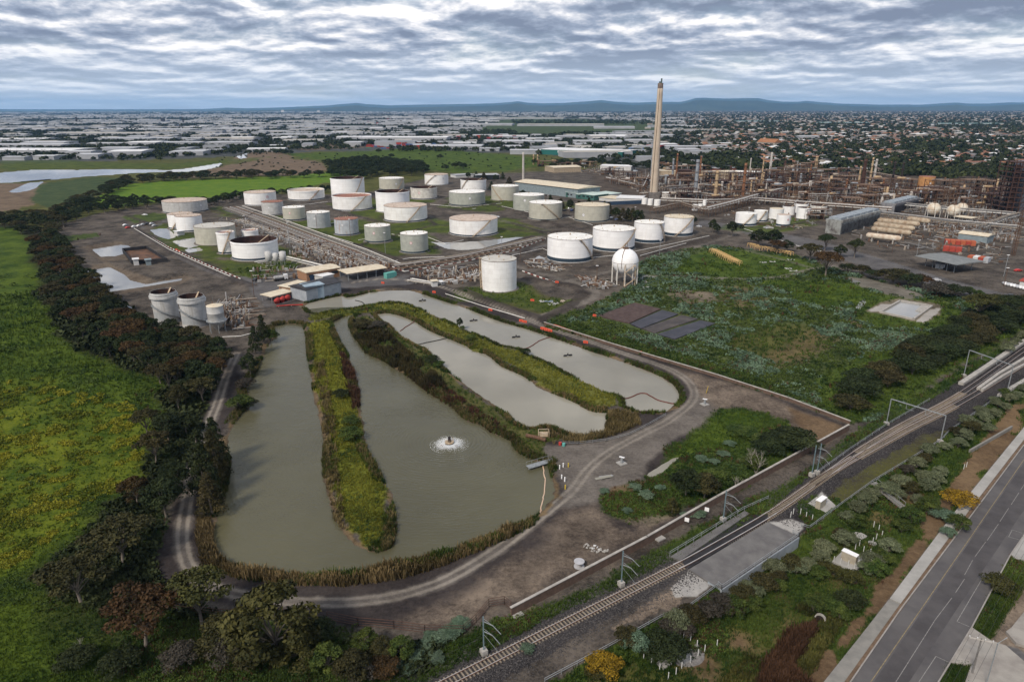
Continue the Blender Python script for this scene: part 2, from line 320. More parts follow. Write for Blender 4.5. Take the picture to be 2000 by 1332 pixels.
# ---- covers: two linear colours mixed by noise
CV = dict(dirt=((.029,.025,.022),(.125,.106,.088)), dark=((.026,.021,.019),(.060,.049,.042)), ash=((.024,.020,.020),(.055,.046,.043)), asphalt=((.075,.072,.074),(.125,.12,.12)),
 gravel=((.105,.092,.080),(.20,.178,.155)), rut=((.17,.15,.125),(.27,.24,.205)), soil=((.072,.056,.044),(.24,.19,.145)), brown=((.085,.055,.032),(.17,.115,.065)),
 grass=((.019,.041,.005),(.076,.110,.012)), lush=((.016,.035,.007),(.064,.090,.016)), yellow=((.035,.065,.006),(.15,.165,.012)), olive=((.030,.040,.010),(.105,.10,.028)),
 mossy=((.045,.040,.026),(.085,.085,.022)), thistle=((.026,.043,.016),(.085,.105,.040)), reed=((.07,.048,.025),(.19,.135,.075)), city=((.018,.026,.020),(.10,.10,.105)),
 suburb=((.018,.028,.018),(.10,.092,.09)), bright=((.055,.12,.010),(.11,.165,.016)), membrane=((.016,.015,.022),(.035,.033,.042)), ballast=((.017,.016,.017),(.048,.043,.043)),
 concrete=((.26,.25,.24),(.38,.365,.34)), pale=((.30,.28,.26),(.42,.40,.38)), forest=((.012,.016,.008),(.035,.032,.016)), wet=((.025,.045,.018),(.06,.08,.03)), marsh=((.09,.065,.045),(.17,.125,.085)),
 mud=((.040,.031,.025),(.10,.080,.063)), basin=((.09,.068,.05),(.15,.12,.09)), water=((.045,.045,.03),(.06,.06,.04)), rust=((.030,.017,.011),(.060,.032,.020)), strip=((.040,.052,.008),(.150,.160,.020)))
TWO = lambda k: (np.array(CV[k][0]), np.array(CV[k][1]))
PAINT = [ # (kind 'p' polygon / 'l' line, pixels, cover, edge noise m, feather m / width, level, opacity)
 ('p',[(-400,300),(0,320),(300,312),(480,306),(620,296),(1050,300),(1200,320),(1200,345),(1000,360),(700,390),(300,440),(-400,470)],'olive',10,4,0,1),
 ('p',[(-300,357),(0,358),(80,357),(110,370),(90,378),(70,400),(30,412),(-300,430)],'marsh',8,4,0,1),
 ('p',[(70,362),(180,346),(260,350),(230,365),(170,392),(90,405),(60,395)],'wet',8,4,0,1),
 ('p',[(420,327),(480,316),(560,310),(620,316),(650,330),(590,342),(430,345),(330,350),(380,338)],'marsh',10,5,0,1),
 ('p',[(480,300),(540,293),(580,302),(560,312),(500,312),(440,318)],'marsh',8,4,0,1),
 ('p',[(550,287),(700,278),(720,288),(600,295)],'marsh',6,4,0,.8),
 ('p',[(560,300),(700,296),(820,290),(1000,303),(1090,318),(1000,334),(900,340),(800,328),(700,320),(610,312)],'grass',14,6,0,1),
 ('p',[(160,405),(190,385),(250,360),(330,353),(450,349),(560,344),(700,333),(720,340),(690,352),(640,357),(560,374),(430,384),(330,394),(220,405)],'bright',6,4,0,1),
 ('p',[(0,314),(110,312),(200,318),(330,320),(480,310),(560,304),(420,322),(330,331),(200,329),(0,334)],'grass',8,6,0,.6),
 ('p',[(1000,228),(1300,240),(1290,258),(1150,264),(1000,262),(900,262)],'lush',20,10,0,.8),
 # refinery ground
 ('p',[(60,455),(200,415),(330,395),(480,380),(700,380),(850,345),(1000,338),(1150,330),(1500,325),(2100,310),(2300,700),(1900,600),(1640,500),(1430,440),(1250,500),(1190,580),(1080,640),(1000,620),(780,560),(600,600),(530,640),(440,690),(330,650),(200,600),(110,520)],'dirt',2,2,0,1),
 ('p',[(1150,335),(2100,318),(2100,420),(1700,420),(1400,425),(1180,400)],'mud',5,4,0,1),
 # left forest floor, big left field
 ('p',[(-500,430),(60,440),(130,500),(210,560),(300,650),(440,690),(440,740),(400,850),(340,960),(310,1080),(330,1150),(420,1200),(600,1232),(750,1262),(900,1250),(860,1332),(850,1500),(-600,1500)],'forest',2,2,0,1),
 ('p',[(-600,440),(40,444),(60,480),(80,560),(110,610),(150,670),(240,720),(300,750),(318,800),(290,850),(260,890),(245,940),(180,990),(120,1060),(90,1120),(110,1200),(150,1290),(260,1360),(200,1500),(-700,1500)],'grass',5,6,0,1),
 ('p',[(-300,770),(40,750),(200,770),(290,810),(270,860),(220,930),(150,980),(80,1050),(30,1120),(-300,1150)],'yellow',9,12,0,.55),
 ('p',[(-300,820),(60,800),(140,850),(80,940),(-20,990),(-300,960)],'yellow',9,12,0,.5),
 ('p',[(250,700),(300,760),(330,860),(350,860),(340,960),(320,1050),(290,1080),(250,1060),(300,950),(310,860),(270,780)],'lush',3,3,0,.35),
 ('p',[(100,1180),(330,1210),(600,1240),(800,1290),(850,1400),(100,1450)],'lush',5,6,0,.5),
 ('p',[(840,1300),(870,1255),(960,1215),(1100,1170),(1250,1095),(1450,985),(1600,905),(1660,850),(1720,815),(1880,720),(2000,650),(2100,700),(1900,770),(1500,1010),(1300,1110),(1100,1200),(900,1330),(780,1400),(760,1350)],'lush',1.5,1.5,0,1),
 # ash ground round the ponds
 ('p',[(430,690),(462,700),(470,740),(455,800),(435,850),(450,900),(440,960),(425,1000),(412,1040),(418,1080),(440,1100),(480,1118),(600,1128),(720,1124),(850,1090),(1000,1034),(1090,960),(1075,900),(1060,860),(1190,850),(1240,800),(1330,800),(1330,760),(1260,715),(1080,655),(950,612),(830,570),(760,560),(690,575),(600,585),(540,600),(560,540),(780,520),(900,570),(1070,630),(1200,665),(1400,735),(1500,770),(1660,830),(1600,868),(1430,950),(1260,1055),(1000,1192),(960,1180),(910,1235),(780,1228),(600,1215),(470,1190),(340,1160),(300,1120),(310,1080),(340,980),(380,880),(420,760)],'ash',1.2,1.2,0,1),
 ('p',[(900,1225),(820,1232),(780,1215),(880,1180),(960,1130),(1060,1060),(1120,1000),(1160,980),(1190,1010),(1250,1035),(1260,1055),(1000,1192),(960,1180)],'soil',4,5,0,.85),
 ('p',[(1060,1060),(1130,1010),(1190,1020),(1180,1060),(1080,1110),(1000,1140)],'mud',4,6,0,.7),
 ('p',[(1060,870),(1100,868),(1180,860),(1250,835),(1320,800),(1360,770),(1400,780),(1410,805),(1370,830),(1300,870),(1260,915),(1255,945),(1200,960),(1160,985),(1110,990),(1095,950),(1075,905)],'gravel',2,2,0,.75),
 ('p',[(1290,715),(1380,735),(1500,775),(1640,832),(1600,850),(1560,840),(1500,820),(1440,795),(1400,800),(1360,770),(1340,740)],'soil',2,3,0,.75),
 ('p',[(1540,795),(1650,832),(1610,866),(1590,850),(1550,825)],'brown',1.5,2,0,.9),
 ('p',[(1410,800),(1450,795),(1500,805),(1530,820),(1570,850),(1600,870),(1580,880),(1440,955),(1400,975),(1290,1010),(1240,1030),(1195,1010),(1170,985),(1180,955),(1260,940),(1310,870),(1370,835)],'lush',2.5,2,0,1),
 ('p',[(1410,805),(1460,800),(1500,812),(1450,850),(1400,880),(1350,890),(1320,880),(1370,840)],'grass',2,4,0,.8),
 ('p',[(1190,950),(1260,940),(1240,960),(1185,965)],'brown',1,1,0,.8),
 ('p',[(1200,1010),(1290,1010),(1320,1005),(1250,1040)],'soil',1.5,2,0,.8),
 # thistle field
 ('p',[(1062,638),(1075,622),(1150,598),(1200,575),(1250,548),(1240,520),(1270,505),(1330,488),(1400,480),(1480,490),(1560,500),(1640,530),(1700,545),(1800,568),(1990,600),(2200,650),(2100,680),(1990,645),(1870,715),(1745,800),(1700,822),(1660,829),(1540,780),(1400,735),(1250,690),(1150,660)],'thistle',2,2,0,1),
 ('p',[(1330,505),(1400,485),(1470,492),(1560,505),(1600,522),(1560,535),(1480,545),(1380,540),(1320,530)],'grass',4,3,0,.9),
 ('p',[(1480,552),(1600,545),(1690,560),(1700,580),(1620,600),(1560,590)],'grass',5,5,0,.9),
 ('p',[(1420,660),(1480,640),(1570,635),(1600,655),(1590,690),(1540,705),(1470,700),(1420,685)],'olive',4,5,0,.9),
 ('p',[(1600,700),(1500,720),(1450,715),(1600,640),(1680,610),(1700,615),(1660,650)],'brown',3,3,0,.5),
 ('p',[(1300,575),(1340,566),(1390,570),(1400,590),(1360,596),(1320,590)],'soil',3,3,0,.8),
 ('p',[(1400,560),(1480,560),(1510,590),(1450,605),(1400,590)],'brown',5,6,0,.6),
 ('p',[(1270,610),(1300,575),(1420,600),(1480,620),(1400,660),(1330,650)],'olive',4,5,0,.4),
 ('p',[(1600,735),(1700,690),(1850,640),(1990,600),(2000,650),(1870,720),(1740,800),(1665,830),(1580,795),(1590,760)],'grass',3,3,0,.75),
 ('p',[(1650,560),(1740,575),(1850,590),(1900,620),(1850,650),(1720,640),(1660,620)],'grass',4,5,0,.75),
 ('p',[(1060,640),(1100,625),(1180,650),(1330,690),(1480,735),(1660,820),(1560,785),(1400,735),(1250,690),(1150,660)],'lush',1.5,2,0,.7),
 ('l',[(1260,540),(1340,540),(1440,545),(1530,540),(1590,525),(1650,522),(1720,545),(1800,580)],'gravel',1,4.5,0,.7),
 ('l',[(1460,490),(1520,505),(1590,525)],'gravel',1,3,0,.5),
 ('p',[(1650,540),(1700,545),(1770,565),(1800,575),(1780,585),(1730,575),(1680,560)],'gravel',1,2,0,.85),
 ('p',[(1691,608),(1720,590),(1756,583),(1830,592),(1842,600),(1835,615),(1805,632),(1786,628),(1717,612)],'soil',1,1,0,.8),
 ('p',[(1694,607),(1722,594),(1750,594),(1722,610)],'pale',.6,.5,0,.9),
 ('p',[(1788,628),(1815,605),(1842,600),(1830,612),(1805,631)],'pale',.6,.5,0,.8),
 # river flats & basins
 ('p',[(120,470),(240,463),(262,478),(280,495),(330,505),(350,530),(390,545),(350,560),(215,585),(150,560),(110,510)],'dirt',1,1,0,1),
 ('p',[(160,482),(235,470),(275,492),(262,506),(200,512)],'basin',.4,.5,0,.7),
 ('p',[(150,522),(212,512),(262,532),(300,545),(360,535),(382,541),(352,556),(215,578),(170,560)],'basin',.4,.5,0,.8),
 ('p',[(120,462),(190,455),(195,462),(130,472)],'lush',.3,.3,0,.9),
 ('p',[(236,424),(300,416),(325,418),(330,430),(262,436)],'grass',1,1,0,.8),
 ('p',[(1570,465),(1720,440),(2100,430),(2100,620),(1960,590),(1870,560),(1760,540),(1640,500)],'dirt',2,3,0,.9),
 # asphalt yard
 ('p',[(470,540),(560,525),(640,530),(760,540),(820,548),(800,556),(680,562),(600,580),(520,600),(500,580),(480,560)],'asphalt',1.5,2,0,.9),
 ('p',[(1600,470),(1720,505),(1850,545),(1990,580),(2150,620),(2150,655),(1960,600),(1850,565),(1700,525),(1590,490),(1430,450),(1360,440),(1370,430),(1440,440)],'asphalt',.5,.5,0,.9),
]
MOSS = [[(300,440),(330,436),(400,470),(470,500),(560,520),(590,500),(545,480),(460,505),(400,500),(340,485)],[(380,500),(440,530),(500,545),(560,520),(470,510)],[(490,430),(560,440),(640,470),(700,480),(760,500),(850,495),(850,470),(780,440),(700,430),(600,430),(520,420)],[(720,455),(780,450),(860,455),(1000,470),(1060,458),(960,440),(850,430),(760,437)],[(640,400),(760,440),(740,390),(700,380)],[(860,405),(960,415),(1040,400),(980,385),(900,380)],[(930,440),(1050,455),(1060,447),(990,425)],[(900,570),(940,560),(1020,550),(1070,580),(1130,590),(1080,615),(1000,605),(930,590)],[(400,410),(470,430),(490,420),(430,405)],[(800,400),(850,395),(830,380),(780,385)],[(1090,410),(1130,405),(1110,395)],[(1190,420),(1215,415),(1205,405)],[(1420,445),(1500,460),(1590,440),(1560,425)],[(1500,430),(1580,435),(1620,425)]]
for q in MOSS: PAINT.append(('p', q, 'mossy', 3, 3, 0, .9)); PAINT.append(('p', q, 'grass', 9, 6, 0, .65))
TRACK = [(462,690),(450,715),(438,745),(425,785),(405,835),(385,890),(372,940),(364,985),(358,1020),(356,1055),(362,1090),(378,1118),(410,1142),(450,1157),(500,1167),(560,1173),(620,1176),(680,1176),(740,1170),(800,1157),(860,1136),(920,1105),(980,1066),(1040,1020),(1085,985),(1120,955),(1150,915),(1195,880),(1250,850),(1300,825),(1335,800),(1355,778),(1352,755),(1330,733),(1290,714),(1230,694),(1150,666),(1070,640),(990,607),(920,582),(860,560),(800,548),(740,545),(690,552)]
TRACKw = smooth(PA(TRACK), 3)
LINES = [ # world-level lines: pixels, cover, width, opacity, edge noise
 (TRACK,'gravel',3.6,.55,.5),([(260,448),(330,490),(400,525),(470,552),(520,565),(560,560)],'asphalt',4.5,.8,.4),([(262,447),(310,440),(330,425)],'asphalt',4,.7,.4),
 ([(440,410),(560,455),(680,498),(790,545)],'asphalt',4.5,.85,.4),([(790,540),(900,520),(1000,497),(1070,478),(1150,455)],'asphalt',4.2,.85,.4),
 ([(860,548),(960,530),(1060,512)],'asphalt',3.5,.6,.4),([(1000,520),(1080,540),(1110,548),(1200,528),(1300,500),(1400,470),(1450,452)],'gravel',4,.5,.5),
 ([(1110,548),(1150,560),(1165,575),(1140,592),(1080,610),(1040,625)],'gravel',4,.6,.6),([(1020,630),(1080,612),(1140,590)],'gravel',5,.4,1),
 ([(980,430),(1060,452)],'gravel',3.5,.45,.5),([(870,412),(1000,437),(1100,465)],'gravel',3.5,.4,.5),
 ([(330,490),(470,548)],'dirt',1,.3,.2),([(120,485),(150,520),(150,560)],'gravel',1,.35,.3),([(480,575),(510,600),(495,620)],'gravel',3,.5,1),
 ([(1480,885),(1440,905),(1400,925)],'soil',2,.3,1)]
VCOV = {}
LINEP = []
for a, c, w, o, e in LINES: LINEP.append((smooth(PA(a), 3), c, w, o, e))
def cover(X, Y):
    """two base colours + vegetation weights for every ground point"""
    D = np.hypot(X, Y); n = len(X)
    A = np.zeros((n, 3)); B = np.zeros((n, 3))
    tag_ = {k: np.zeros(n) for k in ('grass', 'lush', 'yellow', 'thistle', 'olive', 'bright', 'mossy', 'strip', 'forest')}
    rg = [2*(fbm(X*f, Y*f, 3, 20+i)-.5) for i, f in enumerate((.5, .12, .03))]
    def put(al, c):
        nonlocal A, B
        a, b = TWO(c); al = al[:, None]
        A = A*(1-al)+a*al; B = B*(1-al)+b*al
        for k in tag_: tag_[k] = tag_[k]*(1-al[:, 0])
        if c in tag_: tag_[c] = tag_[c]+al[:, 0]
    u = np.array([1.0]*n); put(u, 'city')
    th = np.degrees(np.arctan2(X, Y))
    put(np.clip((th-6)/6+rg[2]*.5, 0, 1), 'suburb')
    put(np.clip((900-D)/200, 0, 1), 'dirt')
    for kind, px_, c, en, fe, lv, op in PAINT:
        pg = PA(px_, lv)
        rag = en*(rg[0]*.35+rg[1]*.9) if en < 5 else en*(rg[1]*.6+rg[2]*1.4)+en*.2*rg[0]
        if kind == 'p':
            s = sdist(X, Y, pg, 6+3*en+2*fe); put(np.clip((s+rag)/fe+.5, 0, 1)*op, c)
        else:
            d = seg_dist(X, Y, smooth(pg, 3)); put(np.clip((fe/2-d+rag*.6)/1.0+.5, 0, 1)*op, c)
    for pl, c, w, o, e in LINEP:
        d = seg_dist(X, Y, pl); put(np.clip((w/2-d+e*(rg[0]+rg[1]))/.8+.5, 0, 1)*o, c)
    d = seg_dist(X, Y, TRACKw); side = np.abs(d-.95)
    put(np.clip((.42-side+.12*rg[0])/.35+.5, 0, 1)*np.clip(.75+.6*rg[1], .15, 1)*(d < 3), 'rut')
    # banks of the ponds and the channels' islands
    for pg in (wA, wB, wC):
        s = sdist(X, Y, pg, 14)
        put(np.clip((s+1.8+1.5*rg[0]+1.2*rg[1])/.8, 0, 1)*(s > -10), 'reed'); put(np.clip(s+.8, 0, 1)*.9, 'mud')
    for isl, cc in ISL:
        s = sdist(X, Y, isl, 8); put(np.clip((s-1.2+1.6*rg[1]+.8*rg[0])/.8, 0, 1)*cc[1], cc[0])
    for b in BUNDSw:
        d = seg_dist(X, Y, b[0]); put(np.clip((b[2]*1.1-d+.6*rg[0])/.8, 0, 1)*.75, 'dark')
    # railway side
    m = (Y < 420)
    s = sdist(X, Y, LOW, 1e5); put(np.clip((s+.4+.5*rg[0])/.6, 0, 1)*m, 'lush')
    put(np.clip((s-5+3*rg[1])/1.5, 0, 1)*m*np.clip(.5+1.2*rg[1], 0, 1), 'olive')
    put(np.clip((s-6+3*rg[1])/2, 0, 1)*m*np.clip(rg[1]*2.2-.35, 0, 1), 'brown')
    for pg, c, e in LOWP: s = sdist(X, Y, pg, 8); put(np.clip((s+e*(rg[0]*.5+rg[1]))/.7+.5, 0, 1), c)
    for pg, c, e in RAILP: s = sdist(X, Y, pg, 8); put(np.clip((s+e*(rg[0]+.4*rg[1]))/.4+.5, 0, 1), c)
    for k in tag_: VCOV[k] = tag_[k]
    return A, B
ISLAND1 = [(592,632),(640,622),(650,628),(655,645),(668,668),(684,695),(692,725),(699,755),(703,785),(711,820),(714,850),(720,878),(738,908),(752,938),(767,968),(772,1000),(774,1035),(768,1060),(750,1073),(715,1073),(690,1060),(672,1040),(655,1010),(645,980),(634,940),(628,900),(632,860),(627,830),(618,795),(608,750),(600,690)]
ISLAND2 = [(690,620),(720,612),(742,627),(775,651),(829,681),(868,717),(904,747),(940,774),(970,792),(1006,823),(1032,835),(1062,832),(1121,850),(1185,845),(1190,805),(1240,800),(1250,830),(1200,850),(1150,862),(1075,868),(1060,900),(1030,892),(1003,873),(964,845),(904,816),(838,765),(778,723),(718,690),(691,657)]
ISLAND3 = [(594,612),(646,608),(722,595),(761,590),(799,594),(863,622),(908,640),(977,674),(1017,681),(1084,714),(1155,750),(1208,771),(1220,795),(1162,803),(1105,777),(1060,759),(1021,732),(949,690),(925,687),(877,660),(829,639),(784,616),(733,610),(650,622),(600,630)]
ISL = [(PA(ISLAND1), ('strip', 1)), (PA([(620,650),(640,650),(690,760),(700,850),(745,980),(765,1050),(720,1068),(690,1000),(670,880),(640,760)]), ('strip', .9)), (PA(ISLAND2), ('olive', .9)), (PA([(800,720),(860,760),(930,800),(1000,855),(960,840),(880,790),(830,750)]), ('reed', .9)), (PA(ISLAND3), ('strip', .8)), (PA([(600,615),(720,600),(800,602),(900,650),(860,640),(780,605),(660,614)]), ('lush', .6)),
 (PA([(700,668),(800,720),(840,760),(780,725),(720,692)]), ('brown', .7)), (PA([(1200,808),(1245,812),(1235,835),(1190,848),(1180,850)]), ('reed', 1)), (PA([(1080,830),(1120,850),(1180,852),(1150,862),(1090,866),(1060,850)]), ('brown', .6))]
LZ = LOWZ
LOWP = [(PA([(1530,1345),(1600,1270),(1690,1180),(1760,1090),(1850,950),(1900,870),(1960,800),(2000,790),(2000,835),(1864,1000),(1737,1169),(1690,1229),(1605,1345)], LZ), 'brown', 2.2),
 (PA(DITCH, LZ), 'rust', .5), (PA([(1300,1332),(1240,1300),(1200,1332),(1330,1400),(1480,1400)], LZ), 'olive', 2),
 (PA([(1830,1345),(1857,1293),(1898,1224),(1974,1082),(2030,1000),(2200,1000),(2200,1400),(1830,1400)], LZ), 'soil', .1),
 (PA([(1898,1224),(1934,1249),(1965,1200),(2000,1147),(2040,1090),(2030,1010),(2000,1060),(1971,1092),(1935,1145)], LZ), 'lush', .1),
 (PA([(1834,1335),(1857,1293),(1897,1297),(1885,1340),(1870,1380),(1800,1380)], LZ), 'lush', .1)]
LOWP += [(PA(q, LZ+.5), 'asphalt', 0) for q in ([(1540,1450),(1608,1332),(1690,1229),(1736,1168),(1864,998),(2000,832),(2190,608),(2300,600),(2060,960),(1974,1082),(1898,1224),(1828,1332),(1740,1450)],[(1898,1224),(1934,1249),(1990,1260),(2100,1350),(2000,1420),(1885,1332),(1897,1297),(1857,1293)],[(1974,1082),(2060,960),(2120,980),(2060,1130),(1990,1090)],[(1622,1097),(1652,1067),(1696,1092),(1669,1120)])]
RAILP = [(PA([(740,1385),(850,1322),(962,1266),(1075,1205),(1187,1158),(1300,1100),(1330,1092),(1500,1000),(1580,925),(1730,829),(1817,780),(1880,738),(2000,660),(2120,590),(2120,665),(2000,745),(1940,783),(1853,845),(1835,862),(1703,942),(1649,981),(1561,1046),(1409,1150),(1400,1144),(1343,1187),(1292,1205),(1187,1264),(1064,1330),(960,1385)]), 'ballast', .3),
 (PA([(1064,1336),(1187,1264),(1292,1205),(1343,1187),(1400,1144),(1344,1112),(1280,1160),(1180,1210),(1080,1275),(960,1340)]), 'dirt', .8),
 (PA([(1200,1225),(1330,1135),(1380,1140),(1300,1190)]), 'soil', 1.2),
 (PA([(1310,1150),(1344,1112),(1395,1140),(1360,1165),(1320,1165)]), 'concrete', .5),(PA([(1520,1018),(1545,1012),(1572,1022),(1560,1046),(1517,1029),(1499,1018)]), 'concrete', .4),
 (PA([(1575,984),(1605,960),(1637,988),(1613,1004)]), 'concrete', 0),(PA([(1600,985),(1650,940),(1800,850),(1850,840),(1835,862),(1703,942),(1649,981)]), 'mossy', 1.2),(PA([(1560,985),(1590,965),(1640,975),(1640,990),(1580,1030),(1560,1010)]), 'lush', .8)]
# ---- the sheet
rows = np.concatenate([-np.array([60.,20.]), [0, 25, 45]])
vs = np.arange(745, -441.5, -2.05)
yy = []
for v in vs:
    ang = PITCH+math.atan(v/FPX); yy.append(H/math.tan(ang))
yy = list(rows)+yy; last = yy[-1]; k = 1
while last < 41000: last *= 1.09; yy.append(last)
YY = np.array(yy); us = np.concatenate([[-2600, -2000], np.arange(-1500, -1180, 20), np.arange(-1180, 1180, 2.05), np.arange(1180, 1500, 20), [2000, 2600]])
dep = YY*CP+H*SP
GX = (us[None, :]*dep[:, None]/FPX); GY = np.repeat(YY[:, None], len(us), 1)
gx, gy = GX.ravel(), GY.ravel()
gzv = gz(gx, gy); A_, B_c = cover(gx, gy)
nr, ncl = len(YY), len(us); idx = np.arange(nr*ncl).reshape(nr, ncl)
Fg = np.stack([idx[:-1, :-1], idx[:-1, 1:], idx[1:, 1:], idx[1:, :-1]], -1).reshape(-1, 4)
gm = bpy.data.materials.new('ground'); gm.use_nodes = True; t = gm.node_tree; b = t.nodes['Principled BSDF']; b.inputs['Roughness'].default_value = .95; b.inputs['Specular IOR Level'].default_value = .1
aA = N(t, 'ShaderNodeAttribute', attribute_name='cola'); aB = N(t, 'ShaderNodeAttribute', attribute_name='colb')
geo = N(t, 'ShaderNodeNewGeometry')
def gn(sc, det, rough): n = N(t, 'ShaderNodeTexNoise'); n.inputs['Scale'].default_value = sc; n.inputs['Detail'].default_value = det; n.inputs['Roughness'].default_value = rough; L(t, geo.outputs['Position'], n.inputs['Vector']); return n.outputs['Fac']
m1 = gn(.06, 12, .78); m2 = gn(1.1, 8, .8)
f = mathn(t, 'ADD', mathn(t, 'MULTIPLY', m1, .62), mathn(t, 'MULTIPLY', m2, .38))
f = ramp(t, f, [(.43, 0), (.57, 1)])
mx = N(t, 'ShaderNodeMix', data_type='RGBA'); L(t, f, mx.inputs[0]); L(t, aA.outputs['Color'], mx.inputs[6]); L(t, aB.outputs['Color'], mx.inputs[7])
L(t, mx.outputs[2], b.inputs['Base Color'])
bp = N(t, 'ShaderNodeBump'); bp.inputs['Strength'].default_value = .6; bp.inputs['Distance'].default_value = .35; L(t, m2, bp.inputs['Height']); L(t, bp.outputs[0], b.inputs['Normal'])
ground = ob('ground', npmesh('ground', np.c_[gx, gy, gzv], Fg, gm, {'cola': A_, 'colb': B_c}, smooth=True)); tag(ground, kind='structure')
# ------------------------------------------------------------------ water
def watermat(name, col, rough, wscale, strength, alpha_far=None, aer=None):
    m = bpy.data.materials.new(name); m.use_nodes = True; t = m.node_tree; b = t.nodes['Principled BSDF']
    b.inputs['Roughness'].default_value = rough; b.inputs['IOR'].default_value = 1.33; b.inputs['Specular IOR Level'].default_value = .5
    g = N(t, 'ShaderNodeNewGeometry')
    def nz(sc, det, st=None):
        n = N(t, 'ShaderNodeTexNoise'); n.inputs['Scale'].default_value = sc; n.inputs['Detail'].default_value = det; n.inputs['Roughness'].default_value = .6
        mp = N(t, 'ShaderNodeMapping'); mp.inputs['Scale'].default_value = st or (1, 1, 1); mp.inputs['Rotation'].default_value = (0, 0, .5); L(t, g.outputs['Position'], mp.inputs[0]); L(t, mp.outputs[0], n.inputs['Vector']); return n.outputs['Fac']
    big = nz(.02, 4)
    L(t, ramp(t, big, [(.35, tuple(c*.85 for c in col)), (.65, tuple(c*1.15 for c in col))]), b.inputs['Base Color'])
    h = mathn(t, 'ADD', nz(wscale, 4, (1, 2.2, 1)), mathn(t, 'MULTIPLY', nz(wscale*.25, 3, (1, 1.8, 1)), 1.5))
    if aer is not None:           # rings of ripples spreading from the aerator
        ds = N(t, 'ShaderNodeVectorMath', operation='DISTANCE'); L(t, g.outputs['Position'], ds.inputs[0]); ds.inputs[1].default_value = (*aer, WATERZ)
        rg_ = mathn(t, 'SINE', mathn(t, 'ADD', mathn(t, 'MULTIPLY', ds.outputs['Value'], 5.5), mathn(t, 'MULTIPLY', nz(.4, 3), 9)))
        fall = mathn(t, 'DIVIDE', 4.0, mathn(t, 'ADD', ds.outputs['Value'], 6))
        h = mathn(t, 'ADD', h, mathn(t, 'MULTIPLY', mathn(t, 'MULTIPLY', rg_, fall), 1.0))
    st = mathn(t, 'MULTIPLY', ramp(t, nz(.035, 3, (1, 1.6, 1)), [(.36, .35), (.60, 1.0)]), strength)
    bp = N(t, 'ShaderNodeBump'); bp.inputs['Distance'].default_value = .22 if aer is not None else .12; L(t, st, bp.inputs['Strength']); L(t, h, bp.inputs['Height']); L(t, bp.outputs[0], b.inputs['Normal'])
    return m
AER = P(878, 862, WATERZ)[:2]
WM = watermat('pond_water', (.082, .077, .044), .03, 1.0, .7, aer=AER); WM2 = watermat('still_water', (.235, .222, .180), .03, .8, .10)  # still water: part of the sky reflection is put into its pale base
EXCL = [PA(q) for q in ([(1160,617),(1242,589),(1400,633),(1318,668)],[(1685,608),(1756,584),(1848,600),(1786,632)],[(1650,540),(1700,545),(1800,575),(1730,577)], CREEK, [(1575,984),(1605,960),(1637,988),(1613,1004)])]+[PA([(1619,1097),(1652,1064),(1698,1092),(1669,1122)], LOWZ)]
WM3 = watermat('bright_water', (.26, .26, .25), .03, .6, .05); WM3.node_tree.nodes['Principled BSDF'].inputs['IOR'].default_value = 1.5  # river, basins, puddles: pale base colour stands in for bright reflected sky
def sheet(name, px_, z, m, grow=0):
    pg = PA(px_, z); c = pg.mean(0); v = c+(pg-c)*(1+grow); mb = MB(); mb.add([(a, b_, z) for a, b_ in v], [tuple(range(len(v)))[::(1 if True else -1)]])
    me = mb.mesh(name, m); o = ob(name, me); 
    if me.polygons[0].normal.z < 0: me.flip_normals()
    return tag(o, kind='structure')
sheet('pond_water', [(395,1150),(700,1160),(1110,1010),(1110,900),(1040,845),(960,790),(880,740),(800,690),(720,600),(640,600),(540,610),(440,760),(400,1000)], WATERZ, WM)
sheet('pond_water', [(700,600),(860,600),(1130,735),(1230,800),(1200,870),(1040,845),(960,790),(880,740),(800,690),(720,630)], WATERZ-.004, WM2)
sheet('pond_water', [(560,600),(760,550),(860,565),(1100,650),(1340,730),(1350,790),(1250,820),(1150,760),(1000,690),(900,650),(760,600),(600,625)], WATERZ-.008, WM2)
sheet('creek_water', [(1245,930),(1280,900),(1345,878),(1310,910),(1290,932)], -.75, WM2)
sheet('river_water', [(-300,328),(440,312),(440,330),(200,350),(-300,372)], -.25, WM3)
sheet('river_water', [(450,298),(495,294),(490,312),(455,314)], -.25, WM3)
sheet('river_water', [(0,380),(40,355),(100,350),(80,375)], -.25, WM3)
sheet('basin_water', [(165,486),(235,470),(280,492),(200,515)], -1.5, WM3)
sheet('basin_water', [(150,530),(212,512),(300,545),(380,535),(380,555),(215,590)], -1.7, WM3)
for i, q in enumerate(PUD): sheet('puddle', q, -.22, WM3, .25)
# ================================================================== VEGETATION
def leafmat(name, c1, c2, rnd=.18):
    m = bpy.data.materials.new(name); m.use_nodes = True; t = m.node_tree; b = t.nodes['Principled BSDF']
    b.inputs['Roughness'].default_value = .75; b.inputs['Specular IOR Level'].default_value = .15
    a = N(t, 'ShaderNodeAttribute', attribute_name='tone'); oi = N(t, 'ShaderNodeObjectInfo')
    col = ramp(t, a.outputs['Fac'], [(0.0, c1), (1.0, c2)])
    hs = N(t, 'ShaderNodeHueSaturation'); L(t, col, hs.inputs['Color'])
    L(t, mathn(t, 'ADD', 1-rnd, mathn(t, 'MULTIPLY', oi.outputs['Random'], 2*rnd)), hs.inputs['Value'])
    L(t, mathn(t, 'ADD', .485, mathn(t, 'MULTIPLY', mathn(t, 'FRACT', mathn(t, 'MULTIPLY', oi.outputs['Random'], 9.1)), .03)), hs.inputs['Hue'])
    L(t, hs.outputs[0], b.inputs['Base Color']); MATS[name] = m; return m
